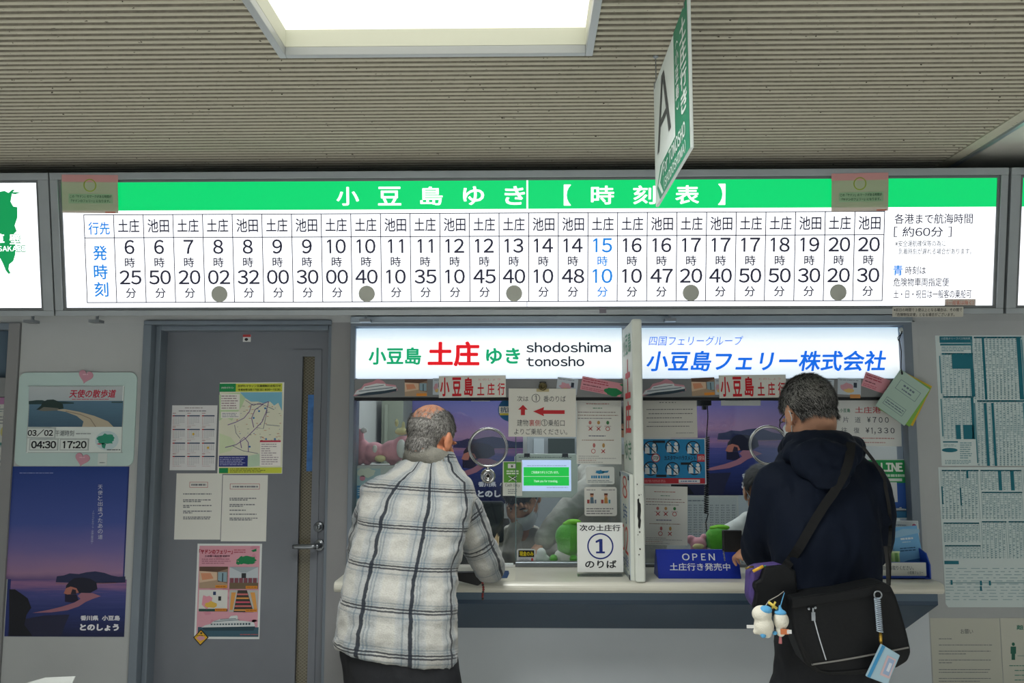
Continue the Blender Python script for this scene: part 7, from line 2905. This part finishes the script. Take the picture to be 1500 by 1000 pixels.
# purple and black pouch at his left hip with charms
t = thing('hip_bag', at(1130, 900, -0.97), 'purple and black crossbody bag at the left hip of the man in navy', 'bag')
f = MB().prism([at(x, y_, -1.0) for x, y_ in ((1099, 834), (1112, 829), (1140, 826), (1158, 832), (1164, 870), (1160, 898), (1138, 903), (1106, 892), (1097, 876))], (0, 0.065, 0), mat('pouch_purple', (70, 54, 112), 0.6, vary=0.1, bump=0.1))
f.build('bag_body', t, bevel=0.012, seg=3)
f = MB().prism([at(x, y_, -1.02) for x, y_ in ((1120, 831), (1152, 828), (1166, 836), (1170, 880), (1164, 904), (1136, 904), (1104, 892), (1108, 868), (1104, 860), (1106, 852), (1114, 850))], (0, 0.03, 0), m_bag)
f.build('front_pocket', t, bevel=0.006)
f = MB()
pts = []
for x, y_ in ((1246, 650), (1243, 668), (1236, 690), (1222, 716), (1206, 742), (1188, 772), (1170, 802), (1156, 824)):
    p = touch(tr, x, y_, 0.007)
    if p is not None:
        pts.append(p)
pts.append(at(1148, 834, -0.985))
ribbon(f, pts, 0.027, 0.003, mat('strap_black', (7, 8, 10), 0.85))
f.build('strap', t)
t = thing('key_clips', at(1112, 834, -1.0), 'yellow and green key clips on top of the purple bag', 'key clip')
MB().tube([at(1103, 836.5, -1.01), at(1118, 829, -1.01)], 0.0045, mat('clip_yellow', (206, 158, 44), 0.4), 10).build('clip', t, smooth=True)
MB().tube([at(1117, 834, -1.0), at(1124, 831, -1.0), at(1120, 829, -1.0)], 0.004, mat('clip_green', (40, 170, 80), 0.4), 10).build('clip', t, smooth=True)
MB().tube([at(1092, 833, -1.0), at(1098, 830, -1.0), at(1104, 830, -1.0)], 0.003, mat('clip_brass', (120, 100, 48), 0.35, metal=0.7), 10).build('clip', t, smooth=True)

m_plw = mat('charm_white', (212, 208, 194), 0.9, bump=0.3, bscale=300)
m_plb = mat('charm_blue', (90, 160, 206), 0.9, bump=0.3, bscale=300)
Yq = -1.13
t = thing('plush_charm', at(1117, 935, Yq), 'larger white plush charm with a blue patch hanging at the left hip', 'plush charm')
lumps(t, 'body', m_plw, [(at(1116, 899, Yq), (0.028, 0.026, 0.024)), (at(1119, 916, Yq), (0.028, 0.027, 0.029)), (at(1107, 925, Yq), (0.008, 0.01, 0.008)), (at(1124, 930, Yq), (0.012, 0.012, 0.008))], 0.004)
lumps(t, 'patch', m_plb, [(at(1121, 893, Yq - 0.008), (0.02, 0.018, 0.012))], 0.004)
lumps(t, 'paw', m_plb, [(at(1118, 930, Yq - 0.012), (0.009, 0.01, 0.009))], 0.004)
f = MB().box(at(1094, 920, Yq), at(1106, 915, Yq + 0.002), mat('tag_white', (206, 206, 204), 0.6))
f.build('tag', t)
f = MB().tube([at(1120, 889, Yq), at(1126, 880, Yq), at(1140, 872, -1.08), at(1148, 866, -1.03)], 0.0012, mat('cord_pale', (176, 170, 160), 0.6), 6)
f.build('cord', t)
f = MB().tube([at(1126, 882, Yq - 0.004), at(1138, 891, Yq - 0.004)], 0.004, mat('bow_yellow', (212, 188, 84), 0.6), 8).tube([at(1136, 881, Yq - 0.004), at(1131, 891, Yq - 0.004)], 0.0028, mat('bow_yellow', (212, 188, 84), 0.6), 8)
f.build('bow', t, smooth=True)
t = thing('plush_charm', at(1144, 935, Yq), 'smaller white plush charm with a blue cap and orange tag at the left hip', 'plush charm')
lumps(t, 'body', m_plw, [(at(1144, 908, Yq), (0.022, 0.022, 0.025)), (at(1143.5, 924, Yq), (0.014, 0.015, 0.016))], 0.004)
lumps(t, 'cap', m_plb, [(at(1143, 897, Yq), (0.018, 0.018, 0.008)), (at(1142.5, 891, Yq), (0.005, 0.005, 0.012))], 0.0035)
lumps(t, 'paw', m_plb, [(at(1135, 927, Yq - 0.008), (0.008, 0.008, 0.007))], 0.004)
f = MB().box(at(1144, 929, Yq - 0.02), at(1155, 921, Yq - 0.016), mat('tag_orange', (190, 110, 66), 0.6)).box(at(1153, 928, Yq - 0.021), at(1159, 922, Yq - 0.017), mat('tag_white', (206, 206, 204), 0.6))
f.build('tag', t)
f = MB().tube([at(1142.5, 890, Yq), at(1146, 878, -1.09), at(1149, 868, -1.03)], 0.0013, m_plb, 6)
f.build('cord', t)
MB().tube([at(1143, 928, Yq), at(1143, 942, Yq)], [0.003, 0.005], mat('charm_pink', (196, 120, 124), 0.8), 8).build('tail', t, smooth=True)


# ------------------------------------------------------------------ clerks behind the panes
def clerk(label, hc, yaw, pitch, tab, arms, m_cloth, hairc, mask=True, hands=True, seated=True):
    t = thing('person', (tab[0] and at(tab[0][1], tab[0][0], tab[0][3])), label, 'person')
    Mh = head_frame(hc, yaw, pitch)
    RR = rings_from(tab, yaw if abs(yaw) < 1.6 else 0.0)
    top = RR[-1][0]
    f = MB()
    head_shape(f, Mh, m_skin)
    limb(f, [Mh @ Vector((0, -0.035, -0.06)), top, RR[-3][0]], [0.052, 0.056, 0.07], m_skin)
    torso(f, [(c, a * 0.75, b * 0.75, q_) for c, a, b, q_ in RR[:-1]], m_skin)
    for P, r in arms:
        limb(f, P, [x * 0.6 for x in r], m_skin)
        d = (Vector(P[-1]) - Vector(P[-2])).normalized()
        hand(f, Vector(P[-1]) + d * 0.01, d, (0, 0, 1), m_skin, 0.6, 1, 0.9)
    meld(f, 'body', t, m_skin, 0.0045, 3)
    face_bits(t, Mh, m_black)
    f = MB()
    torso(f, RR, m_cloth)
    for P, r in arms:
        limb(f, P, r, m_cloth)
    o = meld(f, 'shirt', t, m_cloth, 0.008, 5)
    crumple(o, 0.01, 12, (1, 1, 1), 6.0)
    f = MB()
    hp_ = RR[0][0]
    torso(f, [(Vector((hp_.x, hp_.y, 0.6)), 0.16, 0.11, 0), (Vector((hp_.x, hp_.y, 0.74)), 0.17, 0.11, 0)], m_trou)
    legs(f, Vector((hp_.x, hp_.y, 0)), 0.1, hp_.y, m_trou, (0.08, 0.065, 0.055), 0.66)
    meld(f, 'trousers', t, m_trou, 0.012, 4)
    make_hair(t, Mh, hairc, keepB, 0.012, 4000, 0.024, 12, None)
    if mask:
        mask_on(t, Mh)
    return t


m_grey = mat('uniform_grey', (168, 166, 156), 0.8, vary=0.08, scale=12, bump=0.2, bscale=60)
m_dk = mat('vest_dark', (30, 33, 40), 0.8, vary=0.1)
m_wht = mat('shirt_white', (206, 208, 204), 0.8, bump=0.15, bscale=60)
hC = [hB[0], hB[1], hB[2]]
Yk = 0.42
clerk('masked ticket clerk bowed low under the glowing display in the left window', at(764, 726, Yk), math.pi - 0.25, 0.75,
      [(905, 765, 60, 0.64, 0.11), (860, 765, 62, 0.64, 0.11), (820, 765, 60, 0.63, 0.10), (795, 765, 50, 0.62, 0.09), (780, 765, 32, 0.59, 0.06), (770, 765, 22, 0.56, 0.055)],
      [([at(733, 803, 0.62), at(748, 818, 0.52), at(752, 790, 0.42), at(756, 768, 0.39)], [0.052, 0.05, 0.042, 0.034])], m_grey, hC)
clerk('standing ticket clerk in a grey uniform reaching down from behind the white notices', at(905, 622, 0.72), math.pi + 0.3, 0.4,
      [(905, 905, 66, 0.78, 0.12), (830, 905, 68, 0.78, 0.12), (760, 905, 72, 0.78, 0.12), (710, 905, 74, 0.77, 0.11), (688, 905, 64, 0.76, 0.09), (672, 905, 40, 0.75, 0.065), (662, 905, 26, 0.74, 0.055)],
      [([at(868, 700, 0.70), at(868, 712, 0.5), at(850, 728, 0.40), at(815, 768, 0.31), at(797, 790, 0.28)], [0.06, 0.062, 0.06, 0.054, 0.046])], m_grey, hC)
clerk('ticket clerk in a white shirt half hidden behind the man in navy', at(1118, 720, 0.5), math.pi, 0.3,
      [(905, 1118, 66, 0.6, 0.12), (850, 1118, 68, 0.6, 0.12), (800, 1118, 70, 0.6, 0.11), (775, 1118, 62, 0.59, 0.09), (760, 1118, 40, 0.57, 0.07), (750, 1118, 24, 0.55, 0.055)],
      [([at(1074, 786, 0.58), at(1068, 815, 0.52), at(1074, 838, 0.42), at(1090, 842, 0.32)], [0.06, 0.056, 0.05, 0.04])], m_wht, hC)
